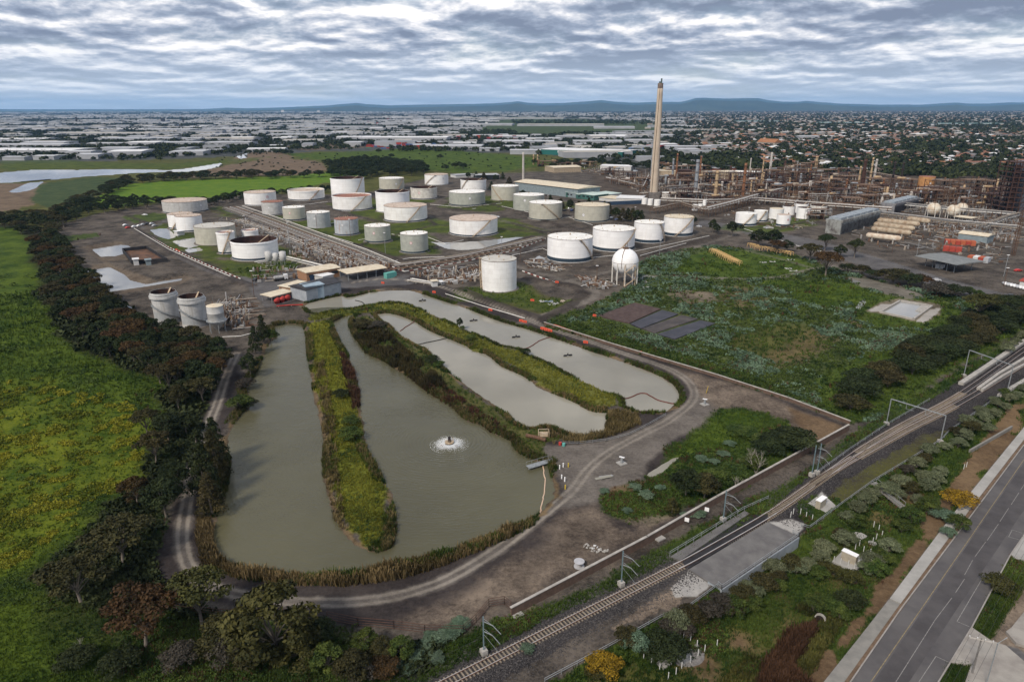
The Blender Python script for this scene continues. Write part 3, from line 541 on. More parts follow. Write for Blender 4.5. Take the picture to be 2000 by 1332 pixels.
LM = dict(
 dark=leafmat('foliage_dark_green', (.008,.014,.005), (.036,.048,.016)), olive=leafmat('foliage_olive', (.017,.020,.006), (.080,.076,.021)),
 rust=leafmat('foliage_rust', (.020,.014,.006), (.082,.048,.018)), brown=leafmat('foliage_brown_green', (.014,.015,.006), (.064,.055,.020)),
 green=leafmat('foliage_green', (.017,.035,.008), (.080,.106,.021)), sage=leafmat('foliage_sage', (.046,.056,.028), (.165,.185,.105)),
 teal=leafmat('foliage_grey_teal', (.032,.058,.034), (.135,.190,.125)), gold=leafmat('foliage_gold', (.080,.050,.006), (.34,.20,.015)),
 mauve=leafmat('foliage_grey_mauve', (.020,.018,.013), (.066,.058,.046)), yellow=leafmat('flower_yellow', (.050,.080,.007), (.24,.235,.020)),
 reed=leafmat('reed_brown', (.045,.036,.014), (.200,.150,.070)), grass=leafmat('grass_blade', (.018,.040,.005), (.088,.116,.013)),
 lush=leafmat('lush_blade', (.013,.032,.006), (.066,.096,.017)), strip=leafmat('dry_green_blade', (.045,.058,.008), (.170,.180,.024)), redbrown=leafmat('weed_red_brown', (.030,.016,.010), (.080,.042,.024)))
BARK = mat('bark', (.10,.085,.07), (.20,.17,.14), scale=3, rough=.9); DBARK = mat('dead_bark', (.20,.18,.16), (.33,.30,.27), scale=3, rough=.9)
def leaves(cs, rs, per, size, rng, flat=.7, shell=.72):
    """leaf faces scattered through the clumps at cs with radii rs -> V, F, tone"""
    Vs, Ts = [], []
    for c, r in zip(cs, rs):
        n = max(6, int(per*(r/np.mean(rs))**1.6)); d = rng.normal(size=(n, 3)); d /= np.linalg.norm(d, axis=1)[:, None]
        d[:, 2] = np.where(d[:, 2] < -.35, -d[:, 2]*.6, d[:, 2])
        rad = r*(shell+(1-shell)*rng.random(n))[:, None]*(.85+.3*rng.random((n, 1)))
        p = c+d*rad*np.array([1, 1, flat])
        nrm = d+rng.normal(size=(n, 3))*.55; nrm /= np.linalg.norm(nrm, axis=1)[:, None]
        t = np.cross(nrm, rng.normal(size=(n, 3))); t /= np.linalg.norm(t, axis=1)[:, None]; bt = np.cross(nrm, t)
        s = size*(.6+.8*rng.random((n, 1)))
        q = np.stack([p-t*s, p-bt*s*.55, p+t*s, p+bt*s*.6], 1); Vs.append(q.reshape(-1, 3))
        tone = np.clip(rng.normal(.45, .20)+rng.normal(0, .16, n), 0, 1); Ts.append(np.repeat(tone, 4))
    V = np.concatenate(Vs); F = np.arange(len(V)).reshape(-1, 4); return V, F, np.concatenate(Ts)
def crown_mesh(name, kind, m, seed, n=16, per=120, size=.045):
    """unit-height tree: crown for trees of height 1"""
    rng = np.random.default_rng(seed); cs, rs = [], []
    for i in range(n):
        u = (i+.5)/n; a = i*2.39996+rng.normal(0, .3)
        if kind == 'umbrella': rr = .40*math.sqrt(u); c = [rr*math.cos(a), rr*math.sin(a), .80-.55*rr**1.5+rng.normal(0, .035)]; r = rng.uniform(.08, .15)
        elif kind == 'round': z = u; rr = .33*math.sin(math.pi*min(.95, .25+.72*z)); c = [rr*math.cos(a), rr*math.sin(a), .38+.48*z+rng.normal(0, .03)]; r = rng.uniform(.09, .17)
        elif kind == 'cone': z = u; rr = .24*(1-z)**.8; c = [rr*math.cos(a), rr*math.sin(a), .10+.80*z]; r = .15-.09*z+rng.uniform(0, .03)
        elif kind == 'bush': rr = .44*math.sqrt(u); c = [rr*math.cos(a), rr*math.sin(a), .18+.50*math.sqrt(max(0, 1-(rr/.5)**2))*rng.uniform(.75, 1.1)]; r = rng.uniform(.13, .22)
        elif kind == 'sparse': rr = .38*math.sqrt(rng.random()); c = [rr*math.cos(a), rr*math.sin(a), rng.uniform(.35, .88)]; r = rng.uniform(.07, .13)
        cs.append(np.array(c)); rs.append(r)
    V, F, T = leaves(cs, rs, per, size, rng)
    return npmesh(name, V, F, m, {'tone': T}), cs
def trunk_mesh(cs, seed, kind, m=BARK):
    rng = random.Random(seed); mb = MB(); th = .34 if kind != 'cone' else .8
    if kind == 'bush': th = .12
    lx, ly = rng.uniform(-.05, .05), rng.uniform(-.05, .05)
    mb.tube([(0, 0, -.03), (lx*.4, ly*.4, th*.5), (lx, ly, th)], [.026, .020, .014], 7)
    for c in cs[::2 if len(cs) > 10 else 1]:
        z0 = th*rng.uniform(.55, 1); mb.tube([(lx*z0/th, ly*z0/th, z0), ((lx+c[0])*.5, (ly+c[1])*.5, (z0+c[2])*.5+.03), tuple(c)], [.011, .008, .003], 5, False)
    return mb.mesh('trunk', m, True)
TREE = {}
KMAP = {'umbrella': (26, 120, .024), 'round': (26, 135, .026), 'cone': (24, 130, .022), 'bush': (22, 130, .030), 'sparse': (16, 60, .024)}
def template(kind, colr, v):
    k = (kind, colr, v)
    if k not in TREE:
        n, per, size = KMAP[kind]; cm, cs = crown_mesh('crown', kind, LM[colr], hash((len(kind), len(colr), ord(colr[0]), ord(kind[0]), v)) & 0xffff, n, per, size)
        TREE[k] = (cm, trunk_mesh(cs, v, kind))
    return TREE[k]
def tree(name, p, h, w, kind, colr, label, cat, group, v=0, rz=None):
    cm, tm = template(kind, colr, v)
    root = thing(name, label, cat, p, random.uniform(0, 6.28) if rz is None else rz, group)
    sc = (w/.92, w/.92, h)
    for nm, me in (('crown', cm), ('trunk', tm)):
        o = ob(nm, me, root); o.scale = sc
    return root
def T(x, y, h, w, kind, colr, label, name='tree', cat='tree', group=None):
    return tree(name, PG(x, y), h, w, kind, colr, label, cat, group, random.randrange(3))
def poisson(poly, gap, rng=random, level=0, n=4000):
    pg = PA(poly, level); lo, hi = pg.min(0), pg.max(0); pts = []; cell = {}
    for _ in range(n):
        p = (rng.uniform(lo[0], hi[0]), rng.uniform(lo[1], hi[1])); k = (int(p[0]//gap), int(p[1]//gap))
        if any(math.hypot(p[0]-q[0], p[1]-q[1]) < gap for i in (-1, 0, 1) for j in (-1, 0, 1) for q in cell.get((k[0]+i, k[1]+j), ())): continue
        if not inside(np.array([p[0]]), np.array([p[1]]), pg)[0]: continue
        cell.setdefault(k, []).append(p); pts.append(p)
    return pts
# --- trees one can point at, near
E_ = 'umbrella'
SINGLE = [
 (395,1222,11,9.5,E_,'olive','leaning olive gum tree overlapping the bend of the rutted track','gum_tree'),
 (285,1262,11,10,E_,'rust','rust-red gum tree at the lower left corner of the ponds','gum_tree'),
 (540,1290,14,13,'round','olive','big olive-gold gum tree below the lowest stretch of the track','gum_tree'),
 (160,1180,10,10,E_,'brown','brown flat-topped gum tree lowest on the left field edge','gum_tree'),
 (240,1100,10,10.5,E_,'brown','broad brown-green gum tree beside the left field','gum_tree'),
 (268,985,7,6.5,'round','rust','small rust-red tree beside the yellow flowering field','gum_tree'),
 (325,1010,10,8,'round','dark','dark tree behind the small rust-red tree','tree'),
 (345,960,8,6,'round','dark','dark tree on the verge left of the narrow track','tree'),
 (405,975,15,8.5,'cone','dark','tallest dark casuarina on the left pond bank','casuarina'),
 (423,940,14,8,'cone','brown','brownish casuarina on the left pond bank','casuarina'),
 (398,935,14,8,'cone','dark','casuarina on the left pond bank nearest the track','casuarina'),
 (425,905,13,7.5,'cone','dark','shorter casuarina at the upper end of the bank clump','casuarina'),
 (415,1005,11,7,'cone','brown','lowest casuarina of the left bank clump','casuarina'),
 (305,905,9,7,E_,'brown','flat-topped tree between the field and the narrow track','gum_tree'),
 (330,860,8,7,'round','dark','dark rounded tree left of the narrow track','tree'),
 (365,850,7,6,'round','dark','dark bush-like tree touching the narrow track','tree'),
 (290,850,8,7,E_,'brown','brown gum tree at the edge of the yellow flowers','gum_tree'),
 (350,800,9,7,'round','brown','brown-green tree above the flowering field corner','gum_tree'),
 (385,760,9,7,'round','dark','dark tree close left of the upper track','tree'),
 (500,690,12,8,'cone','dark','tall dark tree between the silos and the left pond','casuarina'),
 (515,670,13,8,'cone','dark','tallest dark tree at the upper end of the left pond','casuarina'),
 (490,735,9,7,'round','dark','dark leafy tree on the upper left pond bank','tree'),
 (528,668,7,6,'bush','green','low green tree hanging over the upper left pond','tree'),
 (470,800,6,7,'bush','green','round green bush tree beside the gap in the left bank','tree'),
 (487,800,5,5,'bush','dark','dark shrub at the waterside in the gap of the left bank','tree'),
 (480,760,5,6,'bush','mauve','greyish bare bush on the left pond bank','bush'),
 (898,642,5.5,3,'round','dark','small upright tree on the far grassy strip between two ponds','small_tree'),
 (903,645,2.5,2.2,'bush','green','low bush at the foot of the small upright tree','bush'),
 (845,712,4.5,5,'bush','dark','dark bush on the middle strip beside the cloudy pond','bush'),
 (858,717,3,4,'bush','green','light green bush beside the dark bush on the middle strip','bush'),
 (920,665,3,4,'bush','green','low green bush on the far grassy strip','bush'),
 (1027,693,3.4,3.6,'bush','dark','dark bush where the red boom meets the grassy strip','bush'),
 (667,778,4,5,'bush','dark','dark bush in the middle of the left grassy strip','bush'),
 (685,858,4.5,6.5,'bush','green','largest bush on the left grassy strip','bush'),
 (686,830,3.5,5,'bush','green','bush just above the largest bush on the left strip','bush'),
 (710,640,4,9,'bush','brown','shaggy brown scrub at the head of the reedy strip','bush'),
 (735,640,3.5,8,'bush','mauve','grey bare scrub at the head of the reedy strip','bush'),
 (1612,540,12,11,E_,'rust','rust-brown spreading gum tree at the end of the field track','gum_tree'),
 (1480,482,9,9,'round','dark','dark tree left of the cluster by the orange frames','tree'),
 (1508,485,10,9,'round','dark','dark tree in the middle of the cluster by the orange frames','tree'),
 (1515,495,7,8,E_,'rust','rust-red tree in the cluster by the orange frames','gum_tree'),
 (1535,492,6,7,'round','dark','low dark tree right of the rust-red tree','tree'),
 (1580,510,9,10,E_,'brown','loose brown-green tree behind the rust-brown gum','gum_tree'),
 (1610,490,9,8,E_,'dark','dark flat tree on the verge opposite the horizontal gas vessels','gum_tree'),
 (1668,505,10,7,E_,'dark','tall thin-trunked gum by the horizontal gas vessels','gum_tree'),
 (1640,502,6,6,'round','dark','small dark tree between the verge gums','tree'),
 (1392,455,8,5,'round','dark','slim dark street tree nearest the last white tank','street_tree'),
 (1400,458,6,3.5,'round','dark','smaller twin of the slim street tree','street_tree'),
 (1429,462,9,6,'round','dark','dark street tree in front of the first small white tank','street_tree'),
 (1448,452,4,3,'round','dark','little street tree near the parked dark car','street_tree'),
 (1352,443,7,5,'round','dark','dark tree at the right side of the rusty-topped white tank','street_tree'),
 (1655,533,5,6,'bush','dark','dark bush beside the road below the white rail','bush'),(1684,538,5.5,6.5,'bush','brown','brown-tinged bush beside the road','bush'),(1706,545,5,6,'bush','dark','third dark bush along the road','bush'),
 (1745,552,7,11,'bush','brown','large brown-green thicket beside the road','thicket'),(1775,558,6.5,10,'bush','dark','large dark thicket beside the road','thicket'),(1798,560,6,7,'bush','rust','rusty end of the roadside thicket','thicket'),
 (1835,578,6,10,'bush','mauve','greyish thicket beside the road opposite the car park','thicket'),(1860,580,6,9,'bush','dark','dark thicket beside the road near the crossing','thicket'),
 (1893,578,3.5,4,'round','green','small green tree at the crossing','street_tree'),(1911,583,3.2,4,'round','green','second small green tree at the crossing','street_tree'),
 (1914,622,9,11,E_,'olive','olive spreading gum in the far corner of the thistle field','gum_tree'),
 (1940,596,5,7,'bush','olive','olive bush behind the spreading gum','bush'),
 (1552,880,7.5,12,'bush','dark','big dark dome-shaped tree by the wall corner','tree'),
 (1522,878,6.5,10,'bush','dark','dark tree left of the dome-shaped tree','tree'),
 (1500,888,5,8,'bush','dark','low dark tree behind the brick wall','tree'),
 (1340,968,7.5,9,'round','dark','dark tree beside the narrow creek','tree'),
 (1375,972,7,8,'round','brown','brown-green tree right of the creek','tree'),
 (1400,945,5,7,'bush','green','green bush tree in the marshy corner','bush'),
 (1430,935,5,7,'bush','green','yellow-green bush behind the wall','bush'),(1472,915,4,6,'bush','green','green bush near the bare tree','bush'),
 (1312,1002,4.5,5,'cone','olive','small olive conical bush in the marshy corner','bush'),
 (1500,870,4,8,'bush','green','green scrub above the bare tree','bush'),(1450,850,3,8,'bush','green','pale green scrub in the marshy corner','bush'),
 (1295,1288,6,7.5,'bush','dark','dark round bush beside the gravel manhole patch','bush'),
 (1177,1313,4.2,5.6,'bush','gold','golden flowering bush below the railway fence','bush'),
 (1872,988,4.6,7,'bush','gold','golden-brown bush beside the footpath','bush'),
 (1950,1155,4,6,'bush','olive','olive bush on the roadside lawn','bush'),
 (1842,1015,3,5.5,'bush','teal','grey-green cushion bush beside the golden-brown bush','bush'),
 (1170,1325,3,4,'bush','olive','low olive bush behind the golden flowering bush','bush'),
 (640,1315,6,7,'round','green','green tree at the lower centre edge','tree'),(690,1330,6,7,'round','brown','brown tree right of the lower green tree','tree'),
 (745,1285,4.5,5,'round','brown','rusty-brown bush near the wire fence','bush'),(785,1285,4.5,5,'round','green','green bush with a yellow crown near the wire fence','bush'),
 (715,1275,5,5,'round','green','narrow green bush against the wire fence','bush'),
 (710,1325,4,5,'bush','mauve','grey bare bush between the lower green bushes','bush'),(752,1320,4,5,'bush','rust','rust-tipped bush below the lower fence','bush'),
 (235,1312,4,5,'bush','dark','dark round shrub in the lower left corner','bush'),(150,1300,3.4,4.5,'bush','dark','small dark shrub in the lower left grass','bush'),
 (355,1300,4.5,4.5,'bush','mauve','purple-grey shrub under the leaning gum','bush'),(450,1290,4.5,5,'bush','mauve','grey-green shrub right of the purple-grey shrub','bush'),
 (430,1260,5,7,'bush','brown','brown shrub beside the leaning gum','bush'),(500,1300,5,7,'round','brown','brown tree at the foot of the big olive gum','tree'),
 (590,1300,6,8,'round','olive','olive tree right of the big olive gum','tree'),(610,1265,5,7,'round','dark','dark tree by the fence right of the big olive gum','tree'),
]
for x, y, h, w, k, c, lab, nm in SINGLE:
    if x < 640 and y > 800: h *= 1.12; w *= 1.28
    if x > 1300 and 430 < y < 640: h *= 1.35; w *= 1.5
    T(x, y, h, w, k, c, lab, nm, nm.replace('_', ' '))
# --- dense belts: every trunk is a thing, look-alikes share a label
LMK = [(120,470,'the far basins'),(180,540,'the lower basin'),(240,600,'the upper silo'),(320,650,'the twin silos'),(420,670,'the cone silo'),(440,740,'the narrow track'),(330,740,'the yellow flowers'),(90,560,'the green field edge'),(20,440,'the left photo edge'),(160,425,'the small car park'),(250,405,'the far left tanks'),(420,395,'the first white tank'),(520,385,'the open-topped white tank'),(620,378,'the tall white tank'),(200,370,'the river bend'),(330,335,'the long water reach'),(500,330,'the brown marsh'),(640,330,'the grove'),(760,330,'the lone meadow trees'),(830,345,'the rightmost back tank'),(1100,325,'the long shed'),(1250,330,'the chimney'),(1400,338,'the beige shed'),(1660,780,'the points portal'),(1745,740,'the lone field bushes'),(1830,690,'the parapet portal'),(1900,640,'the square basin'),(1990,600,'the crossing'),(1300,1250,'the manhole patch'),(1450,1160,'the platform wall'),(1600,1100,'the lower cabinet'),(1650,1010,'the upper cabinet'),(1730,970,'the bank stair'),(1830,950,'the golden-brown bush'),(1870,870,'the pale low wall'),(1960,790,'the bridge end'),(1620,1190,'the culvert'),(830,1260,'the lowest mast'),(1230,970,'the gravel yard'),(1350,1000,'the middle mast'),(1400,900,'the bare trees'),(1030,400,'the office wing'),(1130,410,'the lone beige tank'),(1240,435,'the trestle'),(950,350,'the gatehouse'),(1400,385,'the plant front'),(1500,360,'the pale stacks'),(1650,380,'the dark red column'),(1750,385,'the black flares'),(1850,400,'the gas spheres'),(1950,400,'the boiler tower')]
def near(p):
    x, y, _ = proj((p[0], p[1], 0)); return min(LMK, key=lambda q: (q[0]-x)**2+4*(q[1]-y)**2)[2]
def sz(h, lo, hi): return 'low' if h < lo+(hi-lo)/3 else 'tall' if h > lo+2*(hi-lo)/3 else 'mid-sized'
def belt(poly, gap, hr, wr, kinds, label, group, name='tree', cat='tree', level=0, seed=1):
    r = random.Random(seed); c = 0
    for p in poisson(poly, gap, r, level):
        k, col, lb = r.choice(kinds); h = r.uniform(*hr); w = r.uniform(*wr)
        lb = (lb or label).replace('bush', name).replace('tree', cat).split(' in ')[0].split(' between ')[0].split(' behind ')[0].split(' of the ')[0].split(' at ')[0]; tree(name, (p[0], p[1], g1(p)), h, w, k, col, sz(h, *hr)+' '+('narrow ' if w < (wr[0]+wr[1])/2 else 'spreading ')+lb+' near '+near(p), cat, group, r.randrange(3)); c += 1
    return c
nb = belt([(95,470),(130,490),(170,540),(205,590),(230,630),(290,672),(250,710),(180,680),(120,620),(90,560),(70,490)], 6.6, (8.5, 12), (9, 13), [(E_,'brown','brown-topped tree in the dense belt along the left field'),(E_,'brown','brown-topped tree in the dense belt along the left field'),('round','dark','dark green tree in the dense belt along the left field'),(E_,'rust','rust-topped tree in the dense belt along the left field'),('round','dark','dark green tree in the dense belt along the left field')], '', 'trees of the dense belt along the left field', 'gum_tree', 'gum tree', seed=3)
nb += belt([(230,640),(300,655),(360,672),(440,685),(438,730),(410,790),(385,800),(330,770),(300,735),(230,700)], 5.6, (7.5, 11.5), (7, 10.5), [(E_,'brown','brown-topped tree between the silos and the flowering field'),('round','dark','dark tree between the silos and the flowering field'),('round','dark','dark tree between the silos and the flowering field'),(E_,'rust','rust-topped tree between the silos and the flowering field')], '', 'trees between the silos and the flowering field', 'belt_tree', 'wattle tree', seed=4)  # mixed flat-topped and rounded trees, species not told apart
nb += belt([(0,430),(60,425),(130,440),(110,470),(60,462),(0,450)], 11, (8, 11), (10, 14), [('round','dark',None),(E_,'brown',None)], 'dark tree at the far end of the left field', 'trees at the far end of the left field', 'field_tree', 'field tree', seed=5)
nb += belt([(95,448),(110,425),(160,405),(210,395),(330,398),(430,395),(435,402),(330,408),(250,412),(170,420),(140,440)], 9.5, (7, 10), (8, 12), [('round','dark',None),('round','dark',None),(E_,'dark',None)], 'dark tree in the line between the bright meadow and the tanks', 'trees between the bright meadow and the tanks', 'meadow_tree', 'meadow tree', seed=6)
nb += belt([(430,392),(480,383),(560,377),(640,372),(648,378),(560,384),(440,398)], 11, (6, 9), (8, 11), [('round','dark',None)], 'dark tree behind the first row of tanks', 'trees behind the first row of tanks', 'meadow_tree', 'meadow tree', seed=7)
nb += belt([(105,425),(160,392),(240,356),(340,348),(480,342),(620,345),(700,338),(700,343),(560,350),(420,351),(260,360),(190,393),(130,415)], 15, (8, 11), (13, 20), [('round','dark',None),('round','brown',None)], 'dark tree of the belt between the river flats and the bright meadow', 'trees between the river flats and the bright meadow', 'river_tree', 'river tree', seed=8)
nb += belt([(640,325),(720,315),(800,322),(830,332),(830,345),(760,345),(700,352),(650,348)], 17, (10, 14), (16, 22), [('round','dark',None)], 'dark tree of the grove behind the tall white tanks', 'trees of the grove behind the tall white tanks', 'grove_tree', 'grove tree', seed=9)
nb += belt([(1082,322),(1160,318),(1300,330),(1450,335),(1450,341),(1300,338),(1160,327),(1090,329)], 20, (10, 13), (15, 20), [('round','dark',None)], 'dark tree of the row between the refinery and the shops', 'trees between the refinery and the shops', 'verge_tree', 'verge tree', seed=10)
nb += belt([(1640,778),(1700,735),(1760,700),(1830,665),(1900,625),(1990,590),(2040,590),(2040,625),(1960,650),(1890,685),(1790,730),(1745,745),(1700,800),(1660,800)], 6.6, (5, 8.5), (8, 11.5), [('bush','dark','dark bush in the hedge line between the thistle field and the railway'),('bush','dark','dark bush in the hedge line between the thistle field and the railway'),('bush','brown','brown-tipped bush in the hedge line between the thistle field and the railway')], '', 'bushes between the thistle field and the railway', 'bush', 'bush', seed=11)
for i, (x, y) in enumerate([(1021,393),(1033,397),(1046,401),(1055,405),(1075,404),(1095,412),(1113,414),(1150,410),(1130,417),(1165,420),(1180,417),(1188,420),(1203,431),(1226,432),(1235,433),(1243,436),(1252,437),(1216,433),(1000,388),(930,350),(945,352),(968,357),(982,352),(995,362),(915,352),(960,372),(975,378),(985,382)]):
    T(x, y, 12 if i < 19 else 11, 8+2.5*(i % 3), 'cone' if i % 3 else 'round', ['dark','dark','brown'][i % 3], ['tall ', 'broad ', 'narrow '][i % 3]+['dark ', 'dark-topped '][i % 2]+('street tree near ' if i < 19 else 'entrance tree near ')+near(P(x, y)), 'street_tree', 'street tree', 'street trees along the office car park' if i < 19 else 'trees by the entrance beyond the tanks')
for x, y in [(888,330),(897,328),(905,331),(870,334),(700,322),(706,325),(683,322),(560,302),(568,303),(765,310),(860,312),(1080,330),(1045,322),(740,300)]:
    T(x, y, 10, 14, 'round', 'dark', 'lone dark tree on the far meadow near '+near(P(x, y)), 'tree', 'tree', 'lone trees on the far meadow')
print('belt trees', nb)
# --- railway embankment shrubs
SH = [(1655,1018,'sage'),(1672,1000,'sage'),(1690,985,'sage'),(1700,975,'sage'),(1668,1030,'green'),(1725,965,'sage'),(1640,1055,'sage'),(1632,1045,'brown'),(1600,1070,'sage'),(1590,1085,'sage'),(1570,1100,'sage'),(1545,1110,'sage'),(1535,1100,'brown'),(1510,1125,'brown'),(1500,1110,'sage'),(1480,1140,'brown'),(1465,1150,'sage'),(1450,1145,'sage'),(1440,1165,'brown'),(1508,1143,'green'),(1460,1180,'green'),(1420,1190,'brown'),(1400,1180,'mauve'),(1375,1195,'mauve'),(1350,1215,'brown'),(1320,1225,'sage'),(1310,1235,'mauve'),(1340,1240,'mauve'),(1240,1270,'teal'),(1225,1262,'brown'),(1740,960,'sage'),(1760,950,'sage'),(1752,975,'sage'),(1775,965,'brown'),(1790,985,'sage'),(1810,960,'sage'),(1800,940,'sage'),(1822,945,'sage'),(1770,925,'mauve'),(1790,915,'sage'),(1805,905,'brown'),(1815,890,'sage'),(1835,930,'sage'),(1845,880,'sage'),(1870,875,'sage'),(1880,860,'sage'),(1865,850,'brown'),(1895,845,'brown'),(1905,835,'sage'),(1885,830,'sage'),(1920,825,'sage'),(1930,845,'sage'),(1915,810,'sage'),(1940,815,'sage'),(1945,795,'sage'),(1960,800,'sage'),(1970,785,'sage'),(1985,778,'sage'),(1995,765,'sage'),(1960,775,'green'),(1940,790,'sage'),(1720,1095,'green'),(1735,1080,'sage'),(1700,1110,'sage'),(1710,1125,'green'),(1690,1120,'sage'),(1725,1105,'green'),(1600,1108,'olive'),(1620,1115,'olive'),(1640,1125,'olive'),(1655,1130,'olive'),(1590,1120,'green'),(1580,1180,'green'),(1600,1175,'green'),(1620,1185,'green'),(1640,1210,'green'),(1660,1190,'dark'),(1430,1200,'green'),(1810,1000,'green'),(1780,1020,'green'),(1760,1040,'green'),(1850,1050,'teal'),(1870,1035,'green'),(1975,680,'sage'),(1985,672,'sage'),(1998,665,'sage'),(1965,690,'sage')]
cols = dict(sage='grey-green rounded shrub', green='green leafy shrub', brown='brown-tipped shrub', mauve='greyish twiggy shrub', olive='olive rounded shrub', teal='blue-grey shrub', dark='dark shrub')
for x, y, c in SH:
    up = y < 990; big = random.uniform(3.0, 4.6)
    if x < 1660 and 1030 < y < 1200: x += 9; y += 12
    T(x, y, big*1.1, big*1.05, 'bush', c, sz(big, 3, 4.6)+' '+cols[c]+' on the bank near '+near(PG(x, y)), 'shrub', 'shrub', 'shrubs on the bank between railway and road')
for x, y in [(820,1265),(840,1245),(835,1262),(860,1250),(815,1285),(850,1290),(890,1232),(900,1222),(880,1240),(775,1300),(800,1310),(740,1262),(1030,1270),(1240,955),(1225,1000),(1262,970),(1340,1010),(1365,1008),(1180,962),(1395,905),(1412,890),(1370,900),(1290,955),(1425,870)]:
    s = random.uniform(2.2, 3.6); T(x, y, s*.5, s, 'bush', 'teal', sz(s, 2.2, 3.6)+' pale blue-grey thistle bush near '+near(PG(x, y)), 'thistle_bush', 'bush', 'blue-grey thistle bushes near the railway wall')
# --- bare trees
def bare(x, y, h, label, seed):
    r = random.Random(seed); mb = MB()
    def br(p, d, l, rad, lv):
        q = p+d*l; mb.tube([p, (p+q)/2+Vector((r.uniform(-1, 1), r.uniform(-1, 1), 0))*l*.06, q], [rad, rad*.8, rad*.5], 5, False)
        if lv < 4:
            for _ in range(3 if lv < 3 else 2): br(q, (d+Vector((r.uniform(-1, 1), r.uniform(-1, 1), r.uniform(-.1, .6)))*.75).normalized(), l*r.uniform(.6, .8), rad*.5, lv+1)
    for _ in range(3): br(Vector((0, 0, -.1)), Vector((r.uniform(-.5, .5), r.uniform(-.5, .5), 1)).normalized(), h*.3, h*.016, 1)
    t = thing('bare_tree', label, 'bare tree', PG(x, y)); part('trunk', mb, DBARK, t)
bare(1476,925,8,'pale leafless tree beside the dark domed tree',1); bare(1440,958,5,'low leafless branches behind the wall',2); bare(1465,905,6,'smaller leafless tree above the marshy corner',5)
bare(160,1268,3,'grey dead shrub in the lower left grass',3); bare(262,1290,3,'dead twigs under the rust-red gum',4)
# --- ground cover: uncountable tufts
def tuft(kind, rng):
    if kind == 'reed': n, sp, hh = 9, .32, 1.0
    elif kind == 'blade': n, sp, hh = 7, .40, .55
    else: n, sp, hh = 12, .5, .5
    Vs, Ts = [], []
    for i in range(n):
        a = rng.random()*6.28; r0 = sp*math.sqrt(rng.random()); b = np.array([r0*math.cos(a), r0*math.sin(a), 0]); out = np.array([math.cos(a), math.sin(a), 0])
        if kind == 'leafy':
            c = b*1.0+np.array([0, 0, hh*(.35+.65*(1-r0/sp))]); t = rng.normal(size=3); t /= np.linalg.norm(t); u = np.cross(t, rng.normal(size=3)); u /= np.linalg.norm(u); s = .20
            Vs.append(np.array([c-t*s, c-u*s*.6, c+t*s, c+u*s*.6]))
        else:
            w = np.array([-math.sin(a), math.cos(a), 0])*.07; tip = b+out*hh*.45*rng.random()+np.array([0, 0, hh*(.7+.5*rng.random())])
            Vs.append(np.array([b-w, b+w, tip+w*.4, tip-w*.4]))
        Ts.append([rng.random()]*4)
    return np.concatenate(Vs), np.concatenate(Ts)
def scatter(name, pts, size, kind, m, seed, label=None, cat=None, tonef=None):
    rng = np.random.default_rng(seed); n = len(pts)
    if n == 0: return
    temps = [tuft(kind, rng) for _ in range(6)]; pick = rng.integers(0, 6, n); VV, TT = [], []
    for k in range(6):
        m_ = pick == k; p = pts[m_]; s = size[m_]*(.7+.6*rng.random(m_.sum())); a = rng.random(m_.sum())*6.28
        v, t_ = temps[k]; ca, sa = np.cos(a), np.sin(a)
        X = (v[None, :, 0]*ca[:, None]-v[None, :, 1]*sa[:, None])*s[:, None]+p[:, 0:1]; Y = (v[None, :, 0]*sa[:, None]+v[None, :, 1]*ca[:, None])*s[:, None]+p[:, 1:2]; Z = v[None, :, 2]*s[:, None]+p[:, 2:3]-.05
        VV.append(np.stack([X, Y, Z], -1).reshape(-1, 3))
        big = fbm(p[:, 0]*.15, p[:, 1]*.15, 3, seed); TT.append(np.clip(t_[None, :]*.6+(big[:, None]-.5)*1.6+.2+rng.normal(0, .12, (len(p), 1)), 0, 1).ravel())
    V = np.concatenate(VV); o = ob(name, npmesh(name, V, np.arange(len(V)).reshape(-1, 4), m, {'tone': np.concatenate(TT)})); tag(o, label, cat, None, 'stuff'); return o
ci = np.arange(len(gx)); Dg = np.hypot(gx, gy); exm = np.zeros(len(gx), bool)
for q_ in EXCL: exm |= sdist(gx, gy, q_, 2) > 0
vis = ~exm & (Dg > 60) & (Dg < 900) & (gy > 70) & (np.abs(gx) < .82*(gy*CP+H*SP))
rngS = np.random.default_rng(5); AREAc = (Dg/FPX*2.05)*((YY[1]*0+1))
def sample(weight, dens, seed, dmax=900, jit=1.2):
    r = np.random.default_rng(seed); pr = np.clip(weight*dens, 0, 1)*vis*(Dg < dmax); s = r.random(len(gx)) < pr; i = ci[s]
    j = (r.random((len(i), 2))-.5)*2*(Dg[i]/FPX*2.5)[:, None]*jit; x, y = gx[i]+j[:, 0], gy[i]+j[:, 1]
    return np.c_[x, y, gz(x, y)], Dg[i]
c1 = fbm(gx*.09, gy*.09, 4, 41); c2 = fbm(gx*.35, gy*.35, 3, 43)
def S(name, w, dens, szr, kind, m, seed, label, cat, dmax=700):
    p, d = sample(w, dens, seed, dmax)
    if len(p) == 0: return
    sz = szr*np.clip(d/170, .85, 2.4); scatter(name, p, sz, kind, LM[m], seed, label, cat); print(name, len(p))
S('grass', VCOV['grass'], .30, .72, 'blade', 'grass', 1, 'bright green grass of the left field and pond strips', 'grass', 430)
S('grass', VCOV['lush']+VCOV['olive']*.6, .32, 1.0, 'blade', 'lush', 2, 'lush green grass on the banks and along the railway', 'grass', 480)
S('grass', VCOV['strip'], .5, .95, 'blade', 'strip', 22, 'dry yellow-green grass on the strips between the ponds', 'grass', 480)
